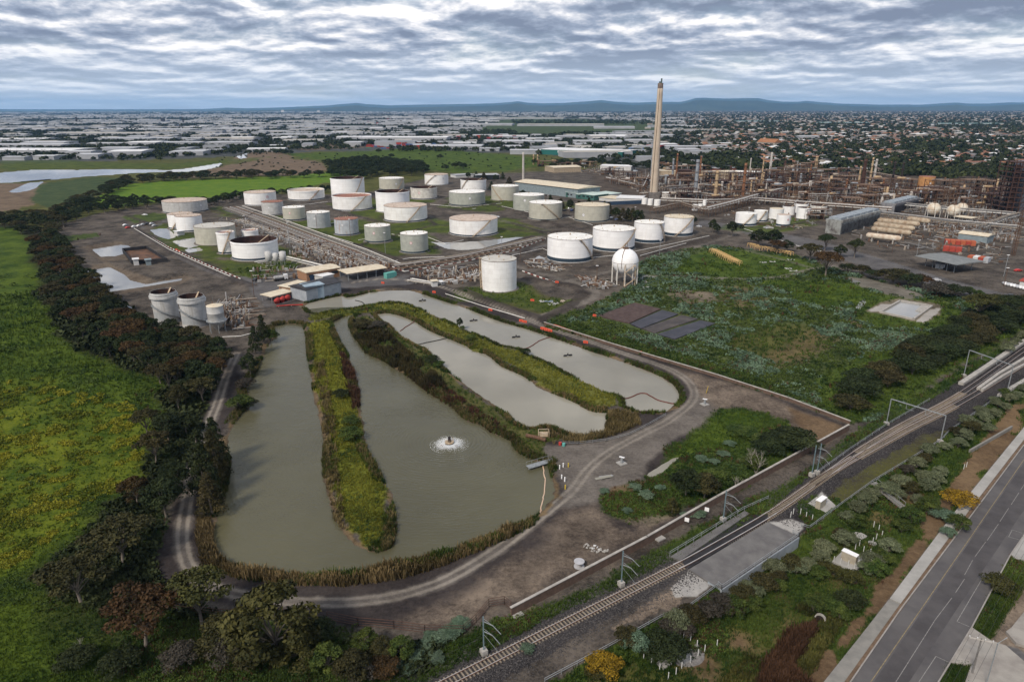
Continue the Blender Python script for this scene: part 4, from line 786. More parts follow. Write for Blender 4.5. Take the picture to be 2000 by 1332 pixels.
S('undergrowth', VCOV['lush']+VCOV['grass']*.4+VCOV['strip']*.3, np.clip((c1-.55)*6, 0, .3), 1.0, 'leafy', 'green', 21, 'leafy green weeds among the grass', 'weeds', 480)
yw = (VCOV['yellow'] > .25)*np.clip((.35*c1+.65*c2-.535)*14, 0, 1)
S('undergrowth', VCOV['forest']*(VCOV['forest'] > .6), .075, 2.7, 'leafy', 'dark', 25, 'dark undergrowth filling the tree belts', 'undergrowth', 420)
S('yellow_flowers', yw, .8, 1.0, 'leafy', 'yellow', 3, 'drifts of yellow-green flowering weeds in the left field', 'flowers', 500)
S('thistle_cover', (VCOV['thistle'] > .35)*np.clip((.65*c1+.35*c2-.50)*9, 0, 1), .66, 1.15, 'leafy', 'teal', 4, 'blue-green thistles covering the right-hand field', 'weeds', 700)
S('undergrowth', VCOV['thistle'], .34, 1.0, 'leafy', 'lush', 5, 'dark green weeds between the thistles', 'weeds', 600)
S('undergrowth', VCOV['grass']*0+(VCOV['thistle']+VCOV['lush'])*np.clip((c1-.55)*8, 0, 1), .16, 1.1, 'blade', 'redbrown', 6, 'red-brown dead stalks among the weeds', 'weeds', 600)
# reeds along the shores
def shore(pg, n, seed, lo, hi, off=0):
    r = np.random.default_rng(seed); q = np.roll(pg, -1, 0); l = np.hypot(*(q-pg).T); k = r.choice(len(pg), n, p=l/l.sum()); t = r.random(n)
    p = pg[k]+(q[k]-pg[k])*t[:, None]; nn = (q[k]-pg[k])/l[k][:, None]; nn = np.c_[nn[:, 1], -nn[:, 0]]
    a = sum(pg[i][0]*q[i][1]-q[i][0]*pg[i][1] for i in range(len(pg))); nn = nn if a > 0 else -nn
    p = p+nn*(lo+(hi-lo)*r.random(n)**1.3)[:, None]; return p
for nm_, pg, n, lo, hi, m, sd_ in (('reeds', wA, 8000, .1, 2.6, 'reed', 31), ('reeds', wB, 3000, .1, 2.0, 'reed', 32), ('reeds', wC, 2600, .1, 1.6, 'brown', 33), ('grass', wA, 8500, .0, 3.0, 'lush', 34), ('grass', wB, 3600, 0, 2.4, 'lush', 35), ('grass', wC, 3800, 0, 2.2, 'lush', 36)):
    p = shore(pg, n, sd_, lo, hi); keep = fbm(p[:, 0]*.06, p[:, 1]*.06, 2, 77) > (.45 if m != 'lush' else .38); keep &= np.hypot(p[:, 0], p[:, 1]) < 420; p = p[keep]
    scatter(nm_, np.c_[p, np.maximum(gz(p[:, 0], p[:, 1]), WATERZ)], np.full(len(p), .85 if m != 'lush' else .8)*(.6+.9*fbm(p[:, 0]*.3, p[:, 1]*.3, 2, 8)), 'reed', LM[m], sd_, ('brown' if m != 'lush' else 'green')+' reeds fringing the '+{0: 'left and centre ponds', 1: 'cloudy middle pond', 2: 'far pond beside the gravel road'}[0 if pg is wA else 1 if pg is wB else 2], 'reeds')
def fill(poly, n, size, kind, m, label, cat, name, seed, lv=0):
    pg = PA(poly, lv); r = np.random.default_rng(seed); lo, hi = pg.min(0), pg.max(0); p = lo+(hi-lo)*r.random((n*3, 2)); p = p[inside(p[:, 0], p[:, 1], pg)][:n]; p = p[fbm(p[:, 0]*.16, p[:, 1]*.16, 2, seed+3)+r.random(len(p))*.25 > .50]
    scatter(name, np.c_[p, gz(p[:, 0], p[:, 1])], size*(.45+1.1*fbm(p[:, 0]*.25, p[:, 1]*.25, 2, seed)), kind, LM[m], seed, label, cat)
fill([(430,1093),(478,1112),(600,1122),(720,1118),(850,1082),(1000,1032),(1020,1036),(930,1080),(850,1110),(760,1135),(680,1145),(560,1142),(470,1128),(415,1105)], 4200, 1.35, 'reed', 'reed', 'tall straw-coloured reeds on the bottom shore', 'reeds', 'reeds', 51)
fill([(430,1093),(478,1112),(600,1122),(720,1118),(850,1082),(1000,1032),(1020,1036),(930,1075),(850,1100),(760,1125),(680,1135),(560,1132),(470,1122)], 3200, 1.3, 'reed', 'lush', 'green reeds mixed into the bottom shore', 'reeds', 'reeds', 50)
fill([(385,1010),(412,1010),(418,1075),(440,1100),(480,1118),(470,1130),(400,1105),(385,1060)], 1500, 1.1, 'reed', 'reed', 'red-brown scrub on the lower left shore', 'reeds', 'reeds', 52)
fill([(690,625),(740,640),(800,690),(850,730),(880,770),(840,770),(800,735),(750,705),(715,690),(690,655)], 3600, 1.5, 'reed', 'brown', 'dense dark reeds on the head of the middle strip', 'reeds', 'reeds', 53)
fill([(800,720),(860,750),(1000,845),(1000,860),(930,830),(850,775),(790,730)], 1400, 1.0, 'reed', 'redbrown', 'red-brown reeds on the near side of the middle strip', 'reeds', 'reeds', 54)
fill([(612,700),(632,700),(655,830),(665,960),(680,1040),(655,1020),(640,960),(632,880),(630,800)], 2300, 1.2, 'reed', 'reed', 'straw-brown reeds on the left side of the left strip', 'reeds', 'reeds', 55)
fill([(665,690),(690,720),(700,760),(705,790),(690,800),(675,740)], 900, 1.4, 'reed', 'redbrown', 'red-brown reeds on the right side of the left strip', 'reeds', 'reeds', 56)
fill([(1190,806),(1245,805),(1250,830),(1200,850),(1150,862),(1080,868),(1062,840),(1120,850),(1180,848)], 1500, 1.15, 'reed', 'reed', 'dry reeds between the cloudy pond and the gravel road', 'reeds', 'reeds', 57)
fill(DITCH, 2600, 1.3, 'reed', 'redbrown', 'red-brown reeds filling the drainage ditch', 'reeds', 'reeds', 58, LOWZ)
fill([(1400,1340),(1480,1250),(1560,1190),(1600,1160),(1625,1180),(1560,1215),(1500,1290),(1470,1340)], 2600, 1.2, 'blade', 'olive', 'olive tussocks left of the ditch', 'grass', 'grass', 59, LOWZ)
fill([(1600,1210),(1640,1180),(1650,1210),(1620,1260),(1570,1340),(1530,1350),(1570,1270)], 1600, 1.2, 'blade', 'olive', 'yellow-green tussocks right of the ditch', 'grass', 'grass', 60, LOWZ)
fill([(1900,1224),(1934,1247),(1965,1200),(2000,1147),(2020,1090),(1971,1094),(1935,1145)], 2600, .8, 'blade', 'lush', 'mown lawn strip beside the road', 'grass', 'grass', 61, LOWZ)
fill([(1840,1335),(1859,1295),(1895,1299),(1880,1345)], 900, .8, 'blade', 'lush', 'small lawn strip at the bottom right', 'grass', 'grass', 62, LOWZ)
fill([(1060,642),(1100,627),(1250,672),(1400,715),(1500,745),(1660,822),(1560,785),(1400,733),(1150,658)], 2200, 1.5, 'leafy', 'lush', 'green weeds along the white-capped wall', 'weeds', 'undergrowth', 63)
fill([(1180,600),(1240,560),(1300,540),(1400,555),(1400,566),(1300,556),(1210,600),(1160,625),(1100,632)], 2200, 1.7, 'leafy', 'teal', 'blue-green weeds on the ridge below the gas sphere', 'weeds', 'undergrowth', 64)
# ================================================================== TANK FARM
RUSTC = (.22, .10, .045)
TM = dict(
 white=mat('tank_white_paint', (.83,.83,.82), (.75,.745,.73), scale=.25, rough=.55, streak=((.45,.36,.26), .30, 1.1)),
 clean=mat('tank_clean_white_paint', (.86,.86,.86), (.81,.81,.81), scale=.2, rough=.5, streak=((.55,.42,.28), .18, .8)),
 dirty=mat('tank_dirty_white_paint', (.66,.64,.60), (.50,.48,.44), scale=.35, rough=.7, streak=((.34,.23,.14), .55, 1.3)),
 beige=mat('tank_beige_paint', (.47,.46,.39), (.41,.40,.34), scale=.3, rough=.6, streak=((.30,.24,.16), .35, 1.1)),
 sagep=mat('tank_sage_paint', (.39,.405,.36), (.32,.335,.30), scale=.3, rough=.6, streak=((.22,.20,.14), .3, 1.1)),
 grey=mat('tank_grey_paint', (.40,.42,.43), (.33,.35,.36), scale=.3, rough=.6, streak=((.26,.20,.14), .35, 1.1)),
 pgrey=mat('tank_pale_grey_paint', (.52,.52,.51), (.42,.42,.41), scale=.4, rough=.6, streak=((.30,.25,.20), .5, 1.2)),
 bluegrey=mat('tank_blue_grey_paint', (.47,.50,.53), (.37,.39,.42), scale=.4, rough=.6, streak=((.33,.16,.08), .75, 1.0)),
 orange=mat('tank_orange_paint', (.48,.25,.10), (.40,.20,.08), scale=.4, rough=.7, streak=((.20,.09,.04), .5, 1.2)),
 silo=mat('silo_grey_paint', (.50,.50,.49), (.38,.38,.37), scale=.3, rough=.7, streak=((.20,.17,.13), .5, 1.1)))
def plates(m, dz=2.35):
    t = m.node_tree; b = t.nodes['Principled BSDF']; src = b.inputs['Base Color'].links[0].from_socket
    co = N(t, 'ShaderNodeTexCoord').outputs['Object']; sp = N(t, 'ShaderNodeSeparateXYZ'); L(t, co, sp.inputs[0])
    fr = mathn(t, 'FRACT', mathn(t, 'DIVIDE', sp.outputs[2], dz)); ln = mathn(t, 'LESS_THAN', fr, .05)
    lvl = mathn(t, 'FLOOR', mathn(t, 'DIVIDE', sp.outputs[2], dz)); an = mathn(t, 'ARCTAN2', sp.outputs[1], sp.outputs[0])
    sl = mathn(t, 'FLOOR', mathn(t, 'ADD', mathn(t, 'MULTIPLY', an, 3.2), mathn(t, 'MULTIPLY', lvl, .5)))
    cb = N(t, 'ShaderNodeCombineXYZ'); L(t, lvl, cb.inputs[0]); L(t, sl, cb.inputs[1]); wn = N(t, 'ShaderNodeTexWhiteNoise'); L(t, cb.outputs[0], wn.inputs[0])
    v = mathn(t, 'SUBTRACT', mathn(t, 'SUBTRACT', 1.0, mathn(t, 'MULTIPLY', wn.outputs['Value'], .07)), mathn(t, 'MULTIPLY', ln, .16))
    mx = N(t, 'ShaderNodeVectorMath', operation='SCALE'); L(t, src, mx.inputs[0]); L(t, v, mx.inputs['Scale']); L(t, mx.outputs[0], b.inputs['Base Color'])
for k_ in TM: plates(TM[k_])
ROOFM = dict(pink=mat('roof_pale_rust', (.52,.44,.37), (.40,.31,.25), scale=.35, rough=.85), white=mat('roof_white', (.80,.79,.76), (.68,.66,.60), scale=.3, rough=.6), tan=mat('roof_tan', (.62,.56,.44), (.52,.44,.32), scale=.4, rough=.8),
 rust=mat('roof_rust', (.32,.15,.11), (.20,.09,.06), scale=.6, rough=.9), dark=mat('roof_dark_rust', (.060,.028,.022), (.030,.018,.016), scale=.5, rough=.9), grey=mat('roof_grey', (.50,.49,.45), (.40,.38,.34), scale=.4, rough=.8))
BAND = mat('base_band_navy', (.020,.035,.055), (.035,.055,.075), scale=.5, rough=.6)
STEEL = mat('stair_tan_steel', (.46,.38,.28), (.34,.24,.15), scale=1.2, rough=.8)
GALV = mat('galvanised_steel', (.30,.32,.33), (.22,.235,.245), scale=1.5, rough=.5, metal=.2)
RUSTM = mat('rusted_steel', (.14,.080,.048), (.075,.042,.028), scale=1.5, rough=.9)
CONC = mat('concrete', (.38,.36,.33), (.28,.265,.24), scale=.8, rough=.9, bump=.3)
SIGNW = mat('sign_white', (.78,.78,.78), (.74,.74,.74)); SIGNR = mat('sign_red', (.45,.05,.05), (.38,.05,.05)); SIGNG = mat('sign_grey', (.35,.36,.38), (.3,.3,.32))
PADM = mat('tank_pad_gravel', (.17,.15,.13), (.11,.10,.09), scale=1, rough=.95)
def solve(cx, yb, w, yr, z0=0.0):
    fr = P(cx, yb, z0); d = fr[:2]/np.linalg.norm(fr[:2]); R = 5
    for _ in range(4):
        c = fr[:2]+R*d; R = w/2/FPX*proj((c[0], c[1], z0))[2]
    return np.array([c[0], c[1], z0]), R, z_at((fr[0], fr[1]), yr), d
def tank(x0, x1, yb, yr, paint, roof, label, band=1.0, sign=None, stair=None, name='storage_tank', cat='storage tank', group=None, seams=5, lite=False, cone=.06):
    c, R, hgt, d = solve((x0+x1)/2, yb, x1-x0, yr); g = g1(c)
    root = thing(name, label, cat, (c[0], c[1], g), 0, group); hgt -= g
    toward = math.atan2(-d[1], -d[0]); n = 56 if R > 6 else 32
    openr = roof in ('dark', 'float', 'rustfloat')
    mb = MB(); pr = [(R, 0.0)]
    pr += [(R, hgt)]
    if openr: pr += [(R-.06, hgt), (R-.06, hgt-2.6)]
    mb.lathe(pr, n); me_ = mb.mesh('shell', TM[paint], True)
    if openr: me_.set_sharp_from_angle(angle=.6)
    part('shell', me_, None, root)
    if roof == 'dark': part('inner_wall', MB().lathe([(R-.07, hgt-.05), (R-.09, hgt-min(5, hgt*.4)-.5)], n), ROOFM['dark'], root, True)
    # wind girder round the top
    g_ = .35 if openr else .14
    zr = hgt-.9 if openr else hgt-.1
    if not lite: part('rim', MB().lathe([(R+.004, zr), (R+g_, zr+.02), (R+g_, zr+.16), (R+.004, zr+.18)], n), TM[paint] if openr else RUSTM, root)
    if openr:
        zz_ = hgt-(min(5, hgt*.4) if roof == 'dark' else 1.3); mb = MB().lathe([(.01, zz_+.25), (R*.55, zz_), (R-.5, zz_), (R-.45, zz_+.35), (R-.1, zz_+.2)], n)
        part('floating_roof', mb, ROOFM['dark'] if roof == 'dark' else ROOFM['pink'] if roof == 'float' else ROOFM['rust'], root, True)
        part('rolling_ladder', MB().beam((math.cos(toward+2.4)*(R-.2), math.sin(toward+2.4)*(R-.2), hgt+.5), (0, 0, zz_+.4), .7, .12), STEEL, root)
    else:
        part('roof', MB().lathe([(R+.02, hgt-.02), (R*.5, hgt+R*cone*.55), (.01, hgt+R*cone)], n), ROOFM[roof], root, True)
        if not lite:
            v = MB()
            for k in range(5): a = toward+k*1.25+.4; v.tube([(math.cos(a)*R*.7, math.sin(a)*R*.7, hgt), (math.cos(a)*R*.7, math.sin(a)*R*.7, hgt+.9)], .22, 7)
            v.tube([(0, 0, hgt+R*cone-.1), (0, 0, hgt+R*cone+1.0)], .35, 8); part('roof_vents', v, STEEL, root)
    if R > 6 and not lite:       # hand rail round the rim
        rl = MB(); m_ = int(R*2.2)
        for k in range(m_): a = 6.283*k/m_; rl.tube([(math.cos(a)*(R+.02), math.sin(a)*(R+.02), hgt-.1), (math.cos(a)*(R+.02), math.sin(a)*(R+.02), hgt+1.0)], .045, 4, False)
        if m_ and not openr and random.random() < .6: part('handrail', rl, RUSTM if random.random() < .5 else STEEL, root)
    if band:
        part('base_band', MB().lathe([(R+.012, .35), (R+.035, .38), (R+.035, band+.3), (R+.012, band+.34)], n, (0, 0, 0), toward-2.6, toward+2.6), BAND, root)
    part('foundation', MB().lathe([(R+1.6, -1.0), (R+1.3, .12), (R-.2, .14)], n), PADM, root)
    if stair:                    # (start angle at ground, end angle at top) measured from the side facing the camera, + = right
        a0, a1 = stair; mb = MB(); m_ = max(10, int(abs(a1-a0)*R/1.2)); hr = MB()
        for k in range(m_):
            f0, f1 = k/m_, (k+1)/m_; A0 = toward+math.radians(0)+a0+(a1-a0)*f0; A1 = toward+a0+(a1-a0)*f1
            for rr in (R+.15, R+.95):
                mb.beam((rr*math.cos(A0), rr*math.sin(A0), hgt*f0+.1), (rr*math.cos(A1), rr*math.sin(A1), hgt*f1+.1), .12, .38)
            hr.beam((R+.98)*0+0 if 0 else ((R+.98)*math.cos(A0), (R+.98)*math.sin(A0), hgt*f0+1.2), ((R+.98)*math.cos(A1), (R+.98)*math.sin(A1), hgt*f1+1.2), .09)
            mb.box(((R+.55)*math.cos(A0), (R+.55)*math.sin(A0), hgt*f0+.12), (.8, .9, .08), A0)
            if k % 2 == 0: hr.beam(((R+.98)*math.cos(A0), (R+.98)*math.sin(A0), hgt*f0), ((R+.98)*math.cos(A0), (R+.98)*math.sin(A0), hgt*f0+1.2), .08)
        mb.box(((R+.6)*math.cos(A1), (R+.6)*math.sin(A1), hgt+.1), (1.6, 2.2, .12), A1)
        s = part('stairway', mb, STEEL, root); part('stair_rail', hr, STEEL, s)
    if sign:                     # round number board: angle from camera side, height fraction, ring colour
        a, hf, col = sign; A = toward+a; sr = max(.9, R*.085) if R < 12 else 1.25; z = hgt*hf
        ux, uy = -math.sin(A), math.cos(A); nx, ny = math.cos(A), math.sin(A)
        def disc(r, off, ri=0):
            mb = MB(); k = 24; v = []
            for j in range(k):
                q = 6.283*j/k
                for rr in ([r, ri] if ri else [r]):
                    tt = rr*math.cos(q); bow = R-math.sqrt(max(R*R-tt*tt, 0)); v.append((nx*(R+off-bow)+ux*tt, ny*(R+off-bow)+uy*tt, z+rr*math.sin(q)))
            if ri: f = [(2*j, 2*((j+1) % k), 2*((j+1) % k)+1, 2*j+1) for j in range(k)]
            else: v.append((nx*(R+off), ny*(R+off), z)); f = [(j, (j+1) % k, k) for j in range(k)]
            return mb.add(v, f)
        s = part('number_board', disc(sr, .05), SIGNW, root); part('ring', disc(sr, .07, sr*.8), SIGNR if col == 'r' else SIGNG, s)
        dm = MB()                # small block figures
        for q, w_ in ((-.38, .12), (0, .2), (.38, .2)):
            tt = q*sr; bow = R-math.sqrt(R*R-tt*tt); dm.box((nx*(R+.08-bow)+ux*tt, ny*(R+.08-bow)+uy*tt, z), (.03, w_*sr*1.1, sr*.55), A)
        part('figures', dm, SIGNR if col == 'r' else SIGNG, s)
    return root, R, hgt, toward
ST1 = (.75, -.35); ST2 = (-.35, .75); ST3=(1.3,.4)
# angle convention: + angle turns anticlockwise seen from above = to the right in the picture
TK = [
 (480.6,539.8,402.5,378,'white','pink','white tank with a pale rusty roof at the left end of the back row',.7,(.45,.68,'r'),None),
 (565,634,392.6,374,'white','float','white open-topped tank with a brown floating roof, second in the back row',1.0,(.5,.62,'r'),(.1,.75)),
 (649,713,388,350.5,'clean','dark','tall white tank with a black open top, tallest at the back',.4,None,(.25,1.0)),
 (651.6,727,413,385.5,'white','rustfloat','white tank with a rusty open roof, in front of the tall black-topped one',.9,None,(-.1,.75)),
 (741.7,790,372,350,'beige','white','beige tank with a white domed top in the back row',.8,(.35,.55,'g'),(.4,1.1)),
 (736,801,416,377,'clean','dark','tall white tank with a black open top half hidden by the wide one',.4,None,None),
 (752,835,435,406,'white','pink','wide white tank with pinkish roof and long diagonal stair, amid the farm',1.0,None,(0,.72)),
 (803,854,390.6,368.5,'dirty','dark','low white tank with dark open top and patched side',.8,(-.35,.6,'r'),None),
 (830,876,362.5,342.6,'white','pink','white tank with rusty roof at the far right of the back row',.4,(.6,.65,'g'),(-1.1,-.1)),
 (900,950,374.6,353,'white','dark','white open-topped tank near the dark entrance trees',.3,None,(-1.2,-.5)),
 (877.5,948,403.5,378,'sagep','white','wide grey-green tank with a white roof and small round sign',1.0,(.15,.6,'g'),None),
 (878.6,972,462.7,432.5,'white','pink','very wide white tank with a pinkish roof beside the flooded bay',1.0,None,(-.05,.75)),
 (959.8,1013.4,393,365.7,'beige','white','beige-grey tank with dark diagonal stair nearest the dark trees',.3,None,(-.2,-1.1)),
 (1002.4,1062.9,414,383.5,'sagep','white','grey-green tank with a white roof partly behind a beige one',.4,(-.25,.72,'g'),None),
 (1033,1097.6,431.5,399,'beige','white','beige tank with a white roof and diagonal stair, in front of the grey-green one',.7,None,(.95,-.2)),
 (1122,1189,435,404,'beige','tan','beige tank standing alone with a tan roof',1.0,(-.5,.45,'g'),None),
 (1068.5,1156,514.3,469.4,'clean','white','big clean white tank nearest the gas sphere, lowest of the row of four',2.2,None,(1.35,.45)),
 (1156.5,1238,492.4,452.3,'clean','white','clean white tank with a stained stripe directly behind the gas sphere',1.9,None,(.2,1.25)),
 (1237,1295,475.8,438,'clean','white','clean white tank third in the row of four, behind the sphere',2.0,None,(1.5,.75)),
 (1295,1351.7,462.5,426.8,'white','tan','white tank with a rusty-edged roof nearest the road',2.0,None,(-.2,1.1)),
 (941,1009,571.5,512,'white','grey','tall white tank with banded cladding standing alone beside the pond road',.0,None,(-1.2,-1.6)),
 (514,554.6,421,396,'pgrey','rust','small mottled pale grey tank, first of the diagonal row',.5,(-.35,.6,'g'),None),
 (555,597.5,433,407,'beige','white','small beige tank, second of the diagonal row',.9,(-.4,.62,'r'),None),
 (602,646,446,417,'grey','white','small plain grey tank, third of the diagonal row',.0,(-.35,.65,'g'),None),
 (655.5,701,460.8,430,'bluegrey','rust','small blue-grey tank with a rusted roof, fourth of the diagonal row',.8,(-.35,.68,'g'),None),
 (714,764,476,444,'sagep','white','small grey-green tank with dark base, fifth of the diagonal row',.9,(-.3,.62,'r'),None),
 (783.6,837,496,459.5,'sagep','white','small pale green tank at the near end of the diagonal row',1.0,(-.25,.58,'r'),None),
 (323.6,404.5,417.4,395.5,'pgrey','pink','wide grey tank with a pale rusty roof at the far left',.7,(.75,.6,'g'),None),
 (333,379,448,420,'white','pink','white tank with a pinkish roof behind its twin at the left',.9,None,(-.8,.1)),
 (348.4,396,453.6,424,'clean','pink','white tank with a pinkish roof in front of its twin at the left',1.0,None,None),
 (386.7,461.5,479,445.4,'beige','grey','wide dull beige tank beside the muddy pools',.0,None,None),
 (428.8,462,496.5,455,'white','rustfloat','slim tall white tank with a rusty open top and diagonal stair',1.0,None,(-.6,.5)),
 (474.8,505.6,470,451,'white','rustfloat','small white open-topped tank peeping out behind the black-topped one',.3,None,None),
 (458,544,510,475,'clean','dark','big white tank with a wide black open top nearest the silos',1.2,None,(-2.2,-1.6)),
]
for a in TK: tank(*a[:7], band=a[7], sign=a[8], stair=a[9])
WT = [(1435.6,1475.5,442,419,'clean','white','small white tank with a clean roof at the left of the right-hand cluster',1.6),(1471.5,1497,434,413,'white','white','small white tank behind the leftmost one of the right-hand cluster',1.2),
 (1501.5,1528,429,409,'white','tan','small cream-topped white tank in the middle of the right-hand cluster',0),(1515.7,1541.5,443,421,'clean','pink','small white tank with a red number on the side, nearest of the right-hand cluster',1.5),
 (1527.5,1551,421,404,'white','dark','small dark-topped white tank behind the red-numbered one',0),(1550,1576,418,399,'white','dark','small white tank furthest back in the right-hand cluster',0),(1555,1581,428,407,'clean','dark','small black-topped white tank in front at the right of the cluster',0),(1581,1611.7,422,403,'dirty','dark','small yellow-stained white tank at the right end of the cluster',0),
 (1253,1264,399.7,388,'white','white','tiny white tank left of three near the chimney foot',0),(1264.5,1275,401.5,389.5,'white','white','tiny white tank in the middle of three near the chimney foot',0),(1277,1289.5,403,391,'white','white','tiny white tank right of three near the chimney foot',0),
 (1292.6,1309,388,377,'white','white','small white tank just right of the chimney base',0),(1351,1362.6,412,400.5,'white','white','tiny white tank beside the trestle, left of a pair',0),(1362.8,1372,410,399.5,'white','white','tiny white tank beside the trestle, right of a pair',0),(1371.5,1378.5,409,392,'white','white','slim tall white vessel beside the trestle pair',0),(1632,1639,388.5,375,'clean','white','slim white vessel standing in the rusty plant',0)]
for a in WT: tank(a[0], a[1], a[2], a[3], a[4], a[5], a[6], band=a[7], lite=True, seams=3, stair=(-.3, .7) if a[0] in (1435.6, 1471.5) else None, sign=(.7, .6, 'r') if a[0] in (1515.7, 1555) else None)
tank(1791, 1820, 377, 346, 'orange', 'rust', 'orange-brown cylindrical tank standing by the suburb trees', band=0, sign=(.5, .6, 'g'), lite=True)
# --- near silos
def silo(x0, x1, yb, yr, label):
    r, R, h, tw = tank(x0, x1, yb, yr, 'silo', 'dark', label, band=0, name='silo', cat='silo', seams=6)
    part('collar', MB().lathe([(R+.02, h-2.6), (R+.75, h-2.5), (R+.75, h-1.5), (R+.02, h-1.4)], 48), TM['silo'], r)
    mb = MB()
    for k in range(26):
        A0, A1 = tw-1.2+k*.10, tw-1.2+(k+1)*.10; z0, z1 = h*.62-k*h*.022, h*.62-(k+1)*h*.022
        mb.beam(((R+.5)*math.cos(A0), (R+.5)*math.sin(A0), z0), ((R+.5)*math.cos(A1), (R+.5)*math.sin(A1), z1), .9, .25); mb.beam(((R+.95)*math.cos(A0), (R+.95)*math.sin(A0), z0+1), ((R+.95)*math.cos(A1), (R+.95)*math.sin(A1), z1+1), .07)
    part('stairway', mb, GALV, r)
    part('stain_band', MB().lathe([(R+.01, h*.12), (R+.03, h*.125), (R+.03, h*.40), (R+.01, h*.405)], 40, (0, 0, 0), tw-1.3, tw+.2), TM['grey'], r)
silo(306.5, 351.5, 633, 574, 'grey open-topped silo, left of the two big ones')
silo(360, 405.5, 641, 583, 'grey open-topped silo, right of the two big ones')
def conesilo(cx, yb, w, label):
    p = P(cx, yb, 0); R = w/2/FPX*proj(p)[2]; r = thing('cone_silo', label, 'silo', (p[0], p[1]+R, 0))
    part('shell', MB().lathe([(R, 4.2), (R, 8.4), (R+.1, 8.5), (R, 8.6), (R, 11.5)], 36), TM['silo'], r, True); part('cone', MB().lathe([(.4, .6), (R, 4.2)], 36), TM['silo'], r, True)
    part('roof', MB().lathe([(R+.05, 11.5), (.01, 12.4)], 36), ROOFM['tan'], r, True)
    for k in range(6): a = k*1.047; part('leg', MB().tube([(R*math.cos(a), R*math.sin(a), -.2), (R*math.cos(a), R*math.sin(a), 5)], .16, 6), GALV, r)
    part('ring_beam', MB().lathe([(R+.02, 4.9), (R+.8, 4.95), (R+.8, 5.1), (R+.02, 5.15)], 36), GALV, r)
conesilo(420, 652, 31, 'cone-bottomed grey silo on legs right of the two big silos')
for i, (x, w) in enumerate(((524, 13), (538, 11), (552, 13))):
    p = P(x, 520, 0); R = w/2/FPX*proj(p)[2]; r = thing('small_silo', ['left', 'middle', 'right'][i]+' one of three stubby grey silos on a frame below the black-topped tank', 'silo', (p[0], p[1]+2, 0), 0, 'stubby grey silos')
    part('shell', MB().lathe([(.4, 2.2), (R, 3.6), (R, 7.4+(i != 1)), (.01, 7.9+(i != 1))], 24), TM['pgrey'], r, True)
    for k in range(4): a = .78+k*1.57; part('leg', MB().beam((R*.8*math.cos(a), R*.8*math.sin(a), -.1), (R*.8*math.cos(a), R*.8*math.sin(a), 3.8), .2), GALV, r)
# --- gas sphere
def sphere(cx, cy, rp, ybase, label, big=True, m=None):
    b = P(cx, ybase, 0); w = proj(b)[2]; R = rp/FPX*w; 
    for _ in range(3):
        zc = z_at(b, cy); R = rp/FPX*proj((b[0], b[1], zc))[2]
    r = thing('gas_sphere', label, 'gas sphere', (b[0], b[1], 0)); m = m or TM['clean']
    part('shell', MB().sphere((0, 0, zc), R, 40, 24), m, r, True)
    part('seam', MB().lathe([(R+.005, zc-.08), (R+.05, zc-.06), (R+.05, zc+.06), (R+.005, zc+.08)], 40), RUSTM, r)
    n = 10 if big else 6
    for k in range(n):
        a = 6.283*(k+.3)/n; part('leg', MB().tube([(R*.98*math.cos(a), R*.98*math.sin(a), -.2), (R*.98*math.cos(a), R*.98*math.sin(a), zc+.2)], .34 if big else .25, 8), TM['dirty'], r)
    mb = MB()
    for k in range(16):          # meridian ladder
        p0, p1 = [(R+.12)*np.array([math.cos(-2.0)*math.cos(t), math.sin(-2.0)*math.cos(t), math.sin(t)]) for t in (-.35+k*.115, -.35+(k+1)*.115)]
        mb.beam((p0[0], p0[1], p0[2]+zc), (p1[0], p1[1], p1[2]+zc), .35, .12)
    part('fire_pipe', mb, RUSTM, r)
    cap = MB().lathe([(1.6, zc+R-.12), (1.6, zc+R+.5), (.01, zc+R+.6)], 16)
    cap.tube([(.6, 0, zc+R), (.6, 0, zc+R+3.2)], .14, 6).tube([(-.4, .3, zc+R), (-.4, .3, zc+R+2.6)], .14, 6)
    part('top_platform', cap, RUSTM, r)
    if big:
        s = MB(); q = (1.5, -R*1.05)
        for k in range(3):
            z0, z1 = zc*.33*k, zc*.33*(k+1); s0, s1 = (-2.5, 2.5) if k % 2 == 0 else (2.5, -2.5)
            s.beam((q[0]+s0, q[1]-.5*k, z0), (q[0]+s1, q[1]-.5*k, z1), .9, .2)
        for dx in (-2.8, 2.8):
            for dy in (-1.2, .6): s.beam((q[0]+dx, q[1]+dy, 0), (q[0]+dx, q[1]+dy, zc), .16)
        part('stairway', s, STEEL, r)
    return r
sphere(1219, 511, 25.8, 553, 'white gas sphere on legs beside the white tanks')
PK = mat('sphere_stained', (.62,.60,.52), (.48,.38,.28), scale=.35, rough=.8)
sphere(1820.5, 409, 12.8, 423, 'stained white gas sphere by itself beyond the cooling boxes', False, PK); sphere(1876, 407, 10.5, 420, 'gas sphere furthest back of the touching pair', False, PK); sphere(1859, 412, 12, 427, 'rust-topped gas sphere in front of the touching pair', False, PK)
